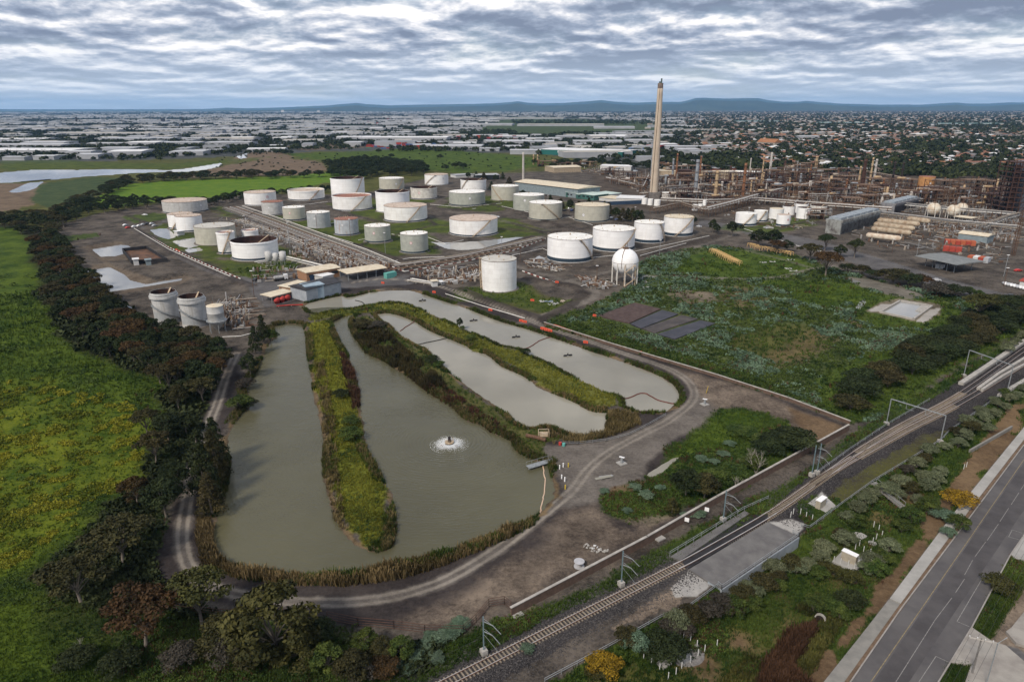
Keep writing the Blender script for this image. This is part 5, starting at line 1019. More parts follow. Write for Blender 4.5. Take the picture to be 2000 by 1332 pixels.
# ================================================================== REFINERY
PIPEM = [mat('pipe_pale', (.36,.32,.27), (.25,.20,.15), scale=.6, rough=.7), mat('pipe_brown', (.20,.13,.085), (.12,.075,.05), scale=.6, rough=.8), mat('pipe_grey', (.22,.22,.22), (.14,.135,.13), scale=.6, rough=.7), mat('pipe_silver', (.42,.42,.42), (.30,.29,.28), scale=.6, rough=.5, metal=.2)]
WHITEP = mat('pipe_white', (.72,.71,.68), (.58,.56,.52), scale=.5, rough=.6)
def low_pipes(px_, off, n, gap, label, z=.5, mats=None, r=.16, sleeper=True, cat='pipe track'):
    pl = PA(px_); pl = pl; L0 = pl[0]; root = thing('pipe_track', label, cat, (L0[0], L0[1], 0)); rr = random.Random(n*7+len(px_))
    def offs(o):
        out = []
        for i, p in enumerate(pl):
            a, b = pl[max(i-1, 0)], pl[min(i+1, len(pl)-1)]; d = (b-a)/np.linalg.norm(b-a); nn = np.array([-d[1], d[0]]); q = p+nn*o-L0; out.append((q[0], q[1]))
        return out
    for k in range(n):
        o = off+k*gap; q = offs(o); zz_ = z+rr.uniform(-.06, .25); rad = r*rr.uniform(.6, 1.5)
        part('pipe', MB().tube([(a, b, zz_+rad) for a, b in q], rad, 6), (mats or [WHITEP, PIPEM[0], PIPEM[2], PIPEM[1], PIPEM[0], PIPEM[3]])[rr.randrange(6) if not mats else k % len(mats)], root)
    if sleeper:
        mb = MB(); w = gap*n; c = offs(off+w/2-gap/2)
        for i in range(len(c)-1):
            a, b = np.array(c[i]), np.array(c[i+1]); l = np.linalg.norm(b-a); ang = math.atan2(*(b-a)[::-1])
            for t in np.arange(2, l, 5.5): p = a+(b-a)*t/l; mb.box((p[0], p[1], z*.5-.1), (.3, w+.6, z+.2), ang)
        part('supports', mb, CONC, root)
    return root
low_pipes([(462,405),(540,432),(640,470),(700,492),(765,520)], -13, 16, 1.25, 'wide bundle of low pipes running between the diagonal row and the silos', z=.6)
low_pipes([(470,430),(560,462),(640,495),(700,517)], -7, 8, 1.4, 'second bundle of low pipes behind the black-topped tank', z=.6)
low_pipes([(770,522),(900,503),(1000,480),(1060,466)], -2, 7, 1.2, 'low pipe bundle along the road below the wide white tank', z=.6)
low_pipes([(760,528),(860,514),(1010,484)], -3, 3, 1.2, 'thin rusty pipes beside the road below the flooded bay', z=.5, mats=[PIPEM[1], RUSTM])
low_pipes([(800,548),(850,556),(930,540),(935,530)], -3, 5, 1.3, 'pipes beside the stand-alone banded tank', z=.5)
low_pipes([(1020,512),(1060,520),(1098,530)], -4, 6, 1.3, 'pipes in the yard left of the four white tanks', z=.5)
low_pipes([(1135,545),(1165,552),(1185,560)], -2, 5, 1.3, 'pipes at the foot of the gas sphere', z=.5)
low_pipes([(500,515),(560,505),(620,520),(660,530)], -4, 5, 1.5, 'pipes behind the brick workshop', z=.6)
def pl1(px_, label, m=WHITEP, r=.22, z=.4, name='pipeline'):
    pts = [PG(x, y) for x, y in px_]; o = pts[0]; t = thing(name, label, 'pipeline', o)
    q = [tuple(p-o+np.array([0, 0, z])) for p in pts]; part('pipe', MB().tube(q, r, 6), m, t)
    mb = MB()
    for a, b in zip(q[:-1], q[1:]):
        a, b = np.array(a), np.array(b); l = np.linalg.norm(b-a)
        for k in np.arange(1, l, 6): c = a+(b-a)*k/l; mb.box((c[0], c[1], c[2]-z/2-.15), (.35, .35, z+.1))
    part('supports', mb, CONC, t)
WP = [([(262,447),(330,488),(400,520),(450,541)],'white-topped pipe along the left bund road'),([(595,474),(640,462),(690,478)],'white pipe in the diagonal row bay'),([(725,500),(765,512),(800,505),(868,504)],'white pipe looped round the pale green tank'),([(700,470),(745,462)],'short white pipe between the small tanks'),
 ([(765,458),(800,466)],'short white pipe behind the small green tank'),([(830,462),(870,478),(905,470)],'white pipe from the wide white tank into the pool'),([(640,438),(700,430)],'white pipe behind the blue-grey tank'),([(560,405),(640,397)],'white pipe behind the second small tank'),
 ([(840,400),(900,408),(980,398)],'pale pipe behind the very wide tank'),([(980,405),(1030,415),(1070,430),(1120,424)],'pale pipe below the beige tanks'),([(1110,425),(1180,448),(1210,440)],'pale pipe in front of the lone beige tank'),
 ([(1000,500),(1060,488),(1090,500)],'white pipe in front of the big clean tank'),([(1150,505),(1200,500),(1300,480),(1385,462)],'long pale pipe in front of the four white tanks'),([(1250,500),(1290,492),(1340,478)],'second pale pipe in front of the four white tanks'),
 ([(870,575),(940,598),(1025,623)],'white pipe along the gravel road by the far pond'),([(1135,560),(1180,548),(1200,556)],'pale pipe leading to the gas sphere'),([(425,660),(470,658),(500,650)],'white pipe curving round the cone silo'),([(290,640),(340,655),(420,662)],'white pipe below the big silos'),
 ([(905,538),(925,532),(930,545)],'pale pipe stub by the banded tank'),([(540,480),(575,474),(590,470)],'white pipe beside the black-topped tank'),([(1420,438),(1500,462),(1560,482),(1640,500)],'white rail beside the road')]
for px_, lab in WP: pl1(px_, lab, r=.17, z=.35)
# red-white striped kerbs of the tank farm roads
def kerb(px_, label, h=.45, w=.35):
    A = MB(); B = MB(); pts = [PG(x, y) for x, y in px_]; i = 0
    for a, b in zip(pts[:-1], pts[1:]):
        l = np.linalg.norm(b-a); n = max(1, int(l/3)); ang = math.atan2(b[1]-a[1], b[0]-a[0])
        for k in range(n): c = a+(b-a)*(k+.5)/n; (A if i % 2 else B).box((c[0], c[1], c[2]+h/2-.1), (l/n*.96, w, h+.2), ang); i += 1
    t = thing('striped_kerb', label, 'kerb', (0, 0, 0)); part('red_blocks', A, SIGNRB, t); part('white_blocks', B, WHITEP, t)
SIGNRB = mat('kerb_red', (.22,.06,.045), (.15,.045,.035), scale=1)
kerb([(262,445),(330,484),(400,516),(470,546)], 'red and white kerb along the left bund road')
kerb([(450,405),(560,444),(680,488),(790,531)], 'red and white kerb below the diagonal row')
kerb([(790,531),(900,513),(1000,491),(1062,470)], 'red and white kerb below the flooded bay')
kerb([(1020,530),(1090,553)], 'red and white kerb left of the sphere yard')
# --- chimney
def stack(x, yb, xt, yt, r0, r1, m, label, name='chimney_stack', cat='chimney', top=None, rings=3, flare=None):
    b = P(x, yb, 0); h = z_at(b, yt); r = thing(name, label, cat, b)
    pr = [(r0, -.5)]+[(r0+(r1-r0)*k/12, h*k/12) for k in range(1, 13)]
    if flare: pr = [(flare, -.5), (flare, h*.06), (r0, h*.14)]+pr[3:]
    pr += [(r1*.8, h), (r1*.8, h-2)]
    part('shaft', MB().lathe(pr, 20), m, r, True)
    mb = MB()
    for k in range(rings): z = h*(k+1)/(rings+.3); q = r0+(r1-r0)*z/h; mb.lathe([(q+.01, z), (q+.9, z+.05), (q+.9, z+.2), (q+.01, z+.25)], 16)
    if rings: part('platform_rings', mb, RUSTM, r)
    if top: part('cap', MB().lathe([(r1+.02, h*.955), (r1+.12, h*.957), (r1+.12, h-.01), (r1*.82, h-.005)], 20), top, r)
    return r, h
TANC = mat('chimney_concrete', (.50,.42,.33), (.43,.35,.27), scale=.12, rough=.9, streak=((.22,.17,.13), .5, .5)); TAND = mat('chimney_cap', (.20,.15,.12), (.13,.10,.09), scale=.4)
ch, hch = stack(1276, 388, 1288, 163, 4.4, 2.6, TANC, 'very tall tan concrete chimney, the tallest thing in view', 'chimney', top=TAND, rings=0)
part('flue_tips', MB().tube([(-.8, 0, hch-1), (-.8, 0, hch+1.6)], .8, 10).tube([(.9, .3, hch-1), (.9, .3, hch+4.4)], .75, 10), mat('flue_tip', (.08,.12,.11), (.05,.08,.08)), ch)
part('plinth', MB().box((0, 0, 3.2), (10.5, 10.5, 7.0)), mat('grimy_concrete', (.20,.18,.17), (.12,.11,.10), scale=.4), ch)
lad = MB(); [lad.beam((-.9-2.4*(1-k/40), -2.55-1.8*(1-k/40), hch*k/40), (-.9-2.4*(1-(k+1)/40), -2.55-1.8*(1-(k+1)/40), hch*(k+1)/40), .5, .2) for k in range(2, 39)]
part('ladder', lad, RUSTM, ch)
# --- process columns
CM = dict(g=mat('column_grey', (.27,.30,.33), (.18,.19,.21), scale=.4, rough=.6), r=mat('column_rust', (.26,.12,.06), (.15,.07,.04), scale=.5, rough=.9), t=mat('column_tan', (.44,.33,.20), (.32,.22,.13), scale=.5, rough=.8), d=mat('column_dark_rust', (.075,.036,.026), (.042,.024,.019), scale=.5, rough=.9), k=mat('column_black', (.030,.024,.024), (.018,.015,.015), scale=.5), w=mat('column_pale', (.48,.45,.42), (.36,.33,.30), scale=.5, rough=.6))
cn = dict(g='grey', r='rusty brown', t='tan', d='dark red-rust', k='black', w='pale')
COLS = [(1313,351,310,1.5,'g','left of the rusty pair behind the chimney'),(1320,353,300,1.3,'r','right of the rusty pair behind the chimney'),(1357,391,312,2.0,'g','tall blue-grey one right of the chimney foot'),(1366,353,305,1.2,'r','behind the tall blue-grey one'),(1396,395,334,1.8,'t','stocky one in front of the beige shed'),(1408,387,355,1.4,'w','short smooth one beside the tan one'),(1425,355,324,1.4,'d','in front of the beige shed'),(1450,389,319,1.6,'r','between two pale stacks'),(1463,348,309,.8,'w','thin stack behind the pitched white roof'),(1486,365,304,.9,'t','thin tall stack at the pitched white roof'),(1503,343,298,1.6,'w','thickest pale stack before the suburb'),(1464,393,353,.9,'t','thin one at the front of the plant'),(1489,369,337,1.2,'t','behind the crossing trestles'),(1514,372,335,1.3,'d','right of the crossing trestles'),(1561,371,339,1.3,'g','slim blue-grey one in the middle of the plant'),(1575,365,330,1.0,'t','next to the slim blue-grey one'),(1580,360,322,.9,'r','thin one near the middle of the plant'),(1592,337,306,2.2,'t','wide one near the suburb edge'),(1636,352,342,1.0,'t','short one near the suburb edge'),(1681,379,311,2.2,'d','large leaning-looking one right of the plant'),(1674,376,325,1.2,'t','beside the large dark one'),(1697,366,308,1.2,'t','first of the tall tan pair'),(1705,362,311,1.5,'w','second of the tall pair'),(1741,365,315,1.3,'k','left of the two black flares'),(1757,367,316,1.3,'k','right of the two black flares'),(1272,349,264,1.6,'g','tall lattice-like one directly left of the chimney'),(1285,352,293,.8,'d','thin one directly right of the chimney'),(1531,340,314,1.6,'d','in the far middle of the plant'),(1600,372,345,1.0,'r','short one among the pipes'),(1540,375,348,1.1,'t','short one near the grey sphere tanks'),(1438,372,345,.9,'r','short one in the front plant'),(1386,372,350,1.0,'r','short one behind the tan stocky one'),(1343,384,352,.9,'d','short one right of the chimney'),(1650,385,350,1.0,'r','short one at the plant front'),(1722,380,350,1.0,'r','short one below the black flares'),(1775,385,350,.9,'d','short one left of the orange tank')]
for x, yb, yt, r0, c, w in COLS:
    stack(x, yb, x, yt, r0*(yb > 345 and 1 or 1.1), r0*(.8 if c != 'k' else .7), CM[c], f'{cn[c]} process column, {w}', 'process_column', 'process column', rings=0 if c == 'w' and 'stack' in w else 4, flare=3.0 if c == 'k' else None)
for x, yb, yt, r0 in ((1022, 352, 298, 1.6),): stack(x, yb, x, yt, r0, r0*.8, CM['w'], 'pale grey stack behind the long shed roof', 'chimney_stack', rings=0)
for x, w in ((1042, 'left'), (1050, 'right')): stack(x, 322+0, x, 302, 1.4, 1.1, CM['t'], w+' of two short tan stacks beyond the long shed', 'chimney_stack', rings=1)
# --- process units: steel frames with decks, vessels, pipes
def unit(x, y, w, d, h, lab, seed, dark=False, rz=0):
    h *= 1.5
    r = random.Random(seed); p = P(x, y, 0); t = thing('process_unit', lab, 'process unit', p, rz); fm = MB(); nx, ny = max(2, int(w/6)), max(2, int(d/7)); lv = max(1, int(h/4.5))
    for i in range(nx+1):
        for j in range(ny+1):
            X, Y = -w/2+w*i/nx, d*j/ny; hh = h*(1 if (i+j) % 3 else r.uniform(.6, 1.15)); fm.beam((X, Y, 0), (X, Y, hh), .35)
    for k in range(1, lv+1):
        z = h*k/(lv+.2)
        for j in range(ny+1): fm.beam((-w/2, d*j/ny, z), (w/2, d*j/ny, z), .3)
        for i in range(nx+1): fm.beam((-w/2+w*i/nx, 0, z), (-w/2+w*i/nx, d, z), .3)
    part('steel_frame', fm, CM['d'] if dark else RUSTM, t)
    dk = MB()
    for k in range(1, lv+1):
        z = h*k/(lv+.2); a = r.uniform(.3, .9); dk.box(((r.random()-.5)*w*(1-a), d/2, z+.2), (w*a, d*.9, .12))
    part('deck', dk, CM['d'] if dark else PIPEM[1], t)
    for k in range(r.randint(3, 6)):
        X, Y = r.uniform(-w/2, w/2), r.uniform(0, d); z = h/(lv+.2)*r.randint(0, lv)+1.2; rad = r.uniform(.7, 1.5)
        if r.random() < .6: ln = r.uniform(4, 8); mb = MB().tube([(X-ln/2-.5, Y, z), (X-ln/2, Y, z), (X+ln/2, Y, z), (X+ln/2+.5, Y, z)], [rad*.4, rad, rad, rad*.4], 10)
        else: mb = MB().lathe([(.1, 0), (rad, .3), (rad, h*r.uniform(.4, 1.2)), (.1, h*.02+h*1.0)], 12, (X, Y, 0))
        part('vessel', mb, r.choice([PIPEM[0], PIPEM[2], CM['t'], CM['w'], CM['g'], RUSTM]), t, True)
    for k in range(r.randint(5, 9)):
        z = r.uniform(.3, 1)*h; Y = r.uniform(-.5, d); X0, X1 = sorted((r.uniform(-w*.6, w*.6), r.uniform(-w*.6, w*.6))); 
        part('pipe', MB().tube([(X0, Y, r.uniform(0, z)), (X0, Y, z), (X1, Y, z), (X1, Y+.3, 0)], r.uniform(.12, .3), 6), r.choice(PIPEM+[WHITEP]), t)
    return t
UN = [(1345,395,18,12,9),(1430,398,20,12,8),(1475,395,20,12,7),(1520,372,22,14,12),(1555,352,30,16,13),(1600,384,22,14,10),(1640,366,24,14,11),(1710,392,24,14,9),(1755,404,24,12,7),(1800,400,26,12,8),(1840,398,26,14,9),(1880,398,26,14,10),(1930,400,26,14,11),(1955,388,30,14,12),(1300,335,28,14,8),(1650,352,28,14,10),(1480,352,28,14,9),(1600,430,20,10,6),(1950,410,26,14,10),(1890,412,24,10,8),(1560,400,22,12,8),(1510,398,22,12,8),(1330,372,26,16,8),(1385,388,22,14,9),(1412,376,24,14,9),(1440,384,22,16,8),(1470,378,22,16,10),(1500,380,22,14,9),(1350,360,30,16,9),(1400,358,30,18,9),(1450,362,30,18,10),(1510,362,30,18,12),(1545,362,30,16,11),(1580,366,26,16,12),(1530,384,26,14,8),(1565,384,26,14,8),(1600,384,24,14,8),(1625,376,26,16,10),(1655,372,26,14,11),(1650,392,26,14,8),(1690,386,24,14,9),(1715,372,26,16,9),(1740,382,26,14,8),(1770,374,26,14,9),(1775,392,24,14,7),(1820,392,30,14,9),(1320,346,30,18,10),(1365,340,30,18,8),(1535,348,36,18,9),(1580,345,34,18,12),(1620,352,30,18,9),(1300,362,22,12,7),(1850,380,34,16,10),(1900,385,36,16,12),(1230,350,30,16,6),(1260,362,26,14,6),(1215,362,26,14,5),(1195,342,30,16,6),(1660,408,24,14,7),(1700,402,22,12,7),(1405,398,26,10,5),(1320,392,24,10,5),(1070,326,34,14,6),(1110,330,30,14,6),(1145,327,30,14,6)]
place = ['behind the chimney','beside the blue-grey column','in front of the beige shed','at the plant front','between the tall stacks','near the trestle','at the suburb edge','left of the black flares','below the orange tank','near the long shed']
for i, (x, y, w, d, h) in enumerate(UN):
    pos = 'beyond the long shed' if y < 332 else 'just right of the chimney' if x < 1345 and x > 1285 else 'left of the chimney' if x < 1285 else 'in the near left part of the plant' if x < 1480 and y > 370 else 'in the far left part of the plant' if x < 1480 else 'in the near middle of the plant' if x < 1660 and y > 370 else 'in the far middle of the plant' if x < 1660 else 'at the right end of the plant' if x < 1800 else 'below the boiler house'
    unit(x, y, w, d, h, ('tall ' if h > 10 else 'low ')+('dark' if i % 3 == 0 else 'rusty')+' steel-framed process unit near '+near(P(x, y))+(', wider one' if w > 26 else ', smaller one' if w < 24 else ''), 100+i, i % 3 == 0, random.uniform(-.3, .3)).__setitem__('group', 'process units '+pos)
# --- raised pipe racks
def rack(px_, h, w, label, n=6, pale=False):
    pl = [P(x, y, 0) for x, y in px_]; o = pl[0]; t = thing('pipe_rack', label, 'pipe rack', o); fm = MB(); q = [p-o for p in pl]
    for a, b in zip(q[:-1], q[1:]):
        l = np.linalg.norm(b-a); d = (b-a)/l; nn = np.array([-d[1], d[0], 0])*w/2
        for k in np.arange(0, l, 7):
            c = a+d*k
            for s in (-1, 1): fm.beam(tuple(c+nn*s), tuple(c+nn*s+np.array([0, 0, h])), .3)
            for z in (h, h-1.8): fm.beam(tuple(c-nn+[0, 0, z]), tuple(c+nn+[0, 0, z]), .3)
        for s in (-1, 1): fm.beam(tuple(a+nn*s+[0, 0, h-.3]), tuple(b+nn*s+[0, 0, h-.3]), .3)
    part('steel_frame', fm, RUSTM if not pale else PIPEM[2], t)
    for k in range(n):
        f = (k+.5)/n*2-1; pts = []
        for i, p in enumerate(q):
            a, b = q[max(i-1, 0)], q[min(i+1, len(q)-1)]; d = (b-a)/np.linalg.norm(b-a); nn = np.array([-d[1], d[0], 0])*w/2
            pts.append(tuple(p+nn*f+np.array([0, 0, h+.4 if k % 3 else h-1.4])))
        part('pipe', MB().tube(pts, random.uniform(.18, .4), 6), random.choice(PIPEM+[WHITEP]) if not pale else random.choice([WHITEP, PIPEM[0], PIPEM[3]]), t)
rack([(1375,424),(1420,412),(1500,388),(1560,375),(1640,362)], 8, 8, 'long dark trestle rising across the front of the plant', 8)
rack([(1275,418),(1330,406),(1375,420)], 5, 6, 'rusty trestle with a flat roof beside the last white tank', 5)
rack([(1290,400),(1380,404),(1480,400),(1600,410),(1740,420)], 6, 6, 'trestle along the front of the plant behind the small white tanks', 7)
rack([(1560,392),(1700,390),(1800,402)], 6, 6, 'trestle behind the small white tanks')
rack([(1720,428),(1850,445),(1990,458)], 6, 4, 'pale pipe bridge in front of the gas spheres', 4, True)
rack([(1740,410),(1850,421),(1980,432)], 7, 4, 'pale pipe bridge behind the gas spheres', 4, True)
rack([(1920,455),(1960,438),(1990,430)], 6, 4, 'short pale pipe bridge joining the two long ones', 3, True)
rack([(1185,355),(1255,372),(1265,350)], 5, 6, 'low pipe rack left of the chimney', 6)
rack([(1250,388),(1330,384),(1420,392)], 5, 7, 'pipe rack crossing in front of the chimney foot', 7)
rack([(1600,330),(1700,345),(1780,360)], 6, 5, 'far pipe rack near the suburb edge', 5)
rack([(1300,378),(1420,368),(1520,362),(1620,350)], 7, 7, 'pipe rack through the middle of the plant', 7)
rack([(1340,345),(1450,350),(1560,348)], 7, 7, 'pipe rack at the back of the plant', 6)
# pipe clutter on the ground of the plant: nobody could count these
def clutter(poly, n, label, seed, hmax=4, mats=(0, 1, 2)):
    r = random.Random(seed); pg = PA(poly); lo, hi = pg.min(0), pg.max(0); mbs = [MB() for _ in range(5)]; k = 0
    while k < n:
        x, y = r.uniform(lo[0], hi[0]), r.uniform(lo[1], hi[1])
        if not inside(np.array([x]), np.array([y]), pg)[0]: continue
        k += 1; m = mbs[r.randrange(5)]; q = r.random(); a = r.choice([0.25, 1.82])+r.uniform(-.1, .1); dx, dy = math.cos(a), math.sin(a); l = r.uniform(2, 12); z = r.uniform(.2, hmax)*r.random()
        if q < .55: m.tube([(x, y, z+.3), (x+dx*l, y+dy*l, z+.3)], r.uniform(.10, .28), 5); m.beam((x, y, 0), (x, y, z+.3), .15)
        elif q < .75: m.beam((x, y, 0), (x, y, r.uniform(1, hmax*1.6)), r.uniform(.12, .5))
        elif q < .9: m.box((x, y, .6), (r.uniform(.6, 2.5), r.uniform(.6, 2), r.uniform(.8, 2)), a)
        else: m.lathe([(.05, 0), (.6, .1), (.6, r.uniform(1.2, 3)), (.05, 3.1)], 8, (x, y, 0))
    for i, m in enumerate(mbs): single('pipework', m, [PIPEM[0], PIPEM[1], RUSTM, PIPEM[2], PIPEM[3]][i], label, 'pipework', kind='stuff')
clutter([(1190,345),(1300,345),(1500,335),(1640,345),(1820,375),(1990,400),(1980,440),(1800,420),(1620,400),(1380,402),(1250,380)], 5200, 'tangle of pipes, valves and posts covering the refinery floor', 1, 6)
clutter([(600,470),(700,500),(770,522),(740,530),(650,525),(560,500)], 500, 'tangle of valves and low pipes at the pipe junction', 2, 1.5)
clutter([(800,535),(935,520),(935,550),(860,560)], 260, 'low pipes and valves left of the banded tank', 3, 1.5)
clutter([(1060,322),(1180,320),(1200,345),(1100,335)], 200, 'pipes and low vessels beyond the long shed', 4, 3)
clutter([(415,600),(450,590),(490,600),(485,640),(440,650),(430,625)], 260, 'pipes, pumps and steelwork beside the cone silo', 5, 4)
clutter([(1130,545),(1170,548),(1190,565),(1150,565)], 90, 'low pipes by the gas sphere', 6, 1)
clutter([(1020,505),(1090,520),(1090,532),(1030,525)], 90, 'low pipes and valves in the yard left of the white tanks', 7, 1)
clutter([(1640,430),(1990,430),(1990,480),(1900,470),(1760,440)], 900, 'pipework and scrap around the gas spheres', 8, 2.5)
# --- boiler house at the right edge
BC = mat('boiler_cladding', (.16,.165,.20), (.10,.105,.13), scale=.15, rough=.8, streak=((.06,.05,.05), .6, .5))
b = P(1985, 425, 0); hb = z_at(b, 318); t = thing('boiler_house', 'dark clad boiler tower with steelwork at the right edge', 'boiler house', b)
part('cladding', MB().box((22, 12, hb/2), (34, 24, hb)), BC, t)
fm = MB()
for X in (-10, -5, 0): 
    for Y in (0, 10, 20): fm.beam((X, Y, 0), (X, Y, hb*1.02), .6)
for k in range(1, 12):
    z = hb*k/11
    for Y in (0, 10, 20): fm.beam((-10, Y, z), (4.8, Y, z), .5)
    for X in (-10, -5, 0): fm.beam((X, 0, z), (X, 20, z), .5)
    fm.box((-5, 10, z+.2), (9, 18, .15))
part('steel_frame', fm, CM['d'], t); part('duct', MB().tube([(-5, 5, 0), (-5, 5, hb*.95)], 2.2, 12), CM['d'], t)
t = thing('lattice_mast', 'rusty slender mast at the right edge in front of the boiler tower', 'mast', P(1978, 500, 0)); hm = z_at(P(1978, 500, 0), 410)
fm = MB()
for k in range(14):
    z0, z1 = hm*k/14, hm*(k+1)/14
    for a, b_ in (((-.8, -.8), (.8, -.8)), ((.8, -.8), (.8, .8)), ((.8, .8), (-.8, .8)), ((-.8, .8), (-.8, -.8))): fm.beam((*a, z0), (*a, z1), .2); fm.beam((*a, z0), (*b_, z1), .12)
part('lattice', fm, RUSTM, t)
# --- cooling boxes
def cooler(x0, x1, y0, y1, h, fans, label, m):
    a, b = P(x0, y0, 0), P(x1, y1, 0); l = np.linalg.norm(b-a); ang = math.atan2(b[1]-a[1], b[0]-a[0]); w = 11
    t = thing('cooling_tower', label, 'cooling tower', a, ang)
    part('wall', MB().prism([(0, 0), (l, 0), (l, w), (0, w)], 0, h*.72).box((l/2, w/2, h*.80), (l-.3, w+1.6, h*.16)), m, t)
    lv = MB()
    for k in range(8): lv.box((l/2, -.25, h*.08+k*h*.07), (l*.96, .5, .16))
    part('louvres', lv, CM['k'], t)
    for k in range(fans): X = l*(k+.5)/fans; f = part('fan_housing', MB().box((X, w/2, h*.94), (l/fans*.84, w*.8, h*.16)), FANM, t)
FANM = mat('fan_housing_blue_grey', (.30,.34,.37), (.20,.23,.26), scale=.5, rough=.6)
cooler(1640, 1716, 459, 437, 12, 6, 'long stained cooling tower with pale blue boxes on top, nearer one', mat('stained_cladding', (.26,.27,.26), (.09,.08,.075), scale=.25, rough=.85, lo=.42, hi=.66))
cooler(1745, 1792, 418, 405, 10, 6, 'shorter cooling tower with dark blue tops behind the nearer one', mat('grey_cladding', (.22,.22,.23), (.13,.13,.14), scale=.3))
# --- horizontal gas vessels
VM = mat('vessel_cream', (.42,.36,.27), (.26,.18,.12), scale=.4, rough=.8)
for i, (xa, ya, xb, yb, g) in enumerate([(1690,470,1758,478,'nearest and longest horizontal cream gas vessel'),(1700,457,1778,467,'second horizontal gas vessel behind the nearest'),(1705,448,1785,458,'third horizontal gas vessel, half hidden under pipes'),(1712,440,1795,449,'fourth horizontal gas vessel, half hidden under pipes'),(1770,437,1815,443,'furthest, greenish horizontal gas vessel')]):
    a, b = P(xa, ya, 0), P(xb, yb, 0); l = np.linalg.norm(b-a); ang = math.atan2(b[1]-a[1], b[0]-a[0]); t = thing('gas_vessel', g, 'gas vessel', a, ang)
    part('shell', MB().tube([(0, 0, 4), (.6, 0, 4), (1.6, 0, 4), (l-1.6, 0, 4), (l-.6, 0, 4), (l, 0, 4)], [.5, 1.5, 2.0, 2.0, 1.5, .5], 18), VM if i else mat('vessel_pale', (.60,.54,.44), (.42,.32,.24), scale=.4), t, True)
    for k in (.2, .8): part('saddle', MB().box((l*k, 0, 1.4), (.8, 3.0, 2.9)), CONC, t)
    part('walkway', MB().box((l/2, 0, 6.15), (l*.9, .9, .12)).beam((l*.05, .45, 7.1), (l*.95, .45, 7.1), .08), RUSTM if i == 0 else STEEL, t)

clutter([(1650,445),(1700,480),(1790,495),(1900,500),(1960,520),(1960,470),(1800,440)], 260, 'low clutter, crates and pipe stubs in the yard around the gas vessels', 9, 1.2)
clutter([(1400,415),(1440,440),(1560,450),(1640,430),(1560,405)], 160, 'low pipes and posts around the small white tanks', 10, 1.0)
clutter([(420,430),(560,490),(600,500),(620,480),(500,430)], 220, 'low valves and pipe stubs beside the diagonal pipe bundle', 11, 1.0)
clutter([(480,560),(600,540),(600,530),(500,520)], 90, 'drums, crates and fittings in the asphalt yard', 12, .8)
# ================================================================== BUILDINGS, VEHICLES, RAILWAY, ROAD
RW = mat('roof_sheet_white', (.72,.72,.72), (.62,.62,.62), scale=.1, rough=.6); RG = mat('roof_sheet_grey', (.40,.41,.43), (.32,.33,.35), scale=.1, rough=.7)
BRICK = mat('brick_orange', (.33,.19,.11), (.26,.14,.08), scale=1.5); WALLG = mat('wall_blue_grey', (.22,.27,.29), (.17,.21,.23), scale=.4); GLASSD = mat('window_dark', (.02,.025,.03), (.03,.035,.04), rough=.2, spec=.5)
WALLW = mat('wall_pale', (.55,.55,.54), (.46,.46,.45), scale=.2); NAVY = mat('wall_navy', (.03,.055,.10), (.025,.045,.08), scale=.3); DKROOF = mat('roof_dark', (.05,.05,.055), (.035,.035,.04), scale=.3)
def building(xa, ya, xb, yb, dep, h, label, wall=None, roof=None, name='building', cat='building', pitch=.0, win=0, posts=False, over=.5, z0=0.0, doors=0, group=None):
    a, b = P(xa, ya, z0), P(xb, yb, z0); l = np.linalg.norm(b-a); ang = math.atan2(b[1]-a[1], b[0]-a[0]); t = thing(name, label, cat, a, ang, group)
    wall = wall or WALLW; roof = roof or RW
    if posts:
        for i in range(5):
            for j in (0, 1): part('post', MB().beam((l*(i+.1)/4.2, dep*(.05+.9*j), -.3), (l*(i+.1)/4.2, dep*(.05+.9*j), h), .3), GALV, t)
    else: part('wall', MB().prism([(0, 0), (l, 0), (l, dep), (0, dep)], -1, h), wall, t)
    o = over; r = h+.02
    if pitch:
        v = [(-o, -o, r), (l+o, -o, r), (l+o, dep/2, r+pitch), (-o, dep/2, r+pitch), (-o, dep+o, r), (l+o, dep+o, r)]
        v2 = [(x, y, z+.25) for x, y, z in v]
        part('roof', MB().add(v+v2, [(0, 3, 2, 1), (3, 4, 5, 2), (6, 7, 8, 9), (9, 8, 11, 10), (0, 1, 7, 6), (5, 4, 10, 11), (1, 2, 8, 7), (2, 5, 11, 8), (3, 0, 6, 9), (4, 3, 9, 10), (0, 4, 3), (1, 2, 5)]), roof, t)
    else: part('roof', MB().prism([(-o, -o), (l+o, -o), (l+o, dep+o), (-o, dep+o)], r, r+.3), roof, t)
    for k in range(win): part('window', MB().box((l*(k+.5)/win, -.04, h*.6), (l/win*.6, .12, h*.3)), GLASSD, t)
    for k in range(doors): part('door', MB().box((l*(k+.3)/max(1, doors), -.05, min(1.9, h*.35)), (min(3.5, l*.12), .14, min(3.8, h*.7))), NAVY, t)
    return t, l
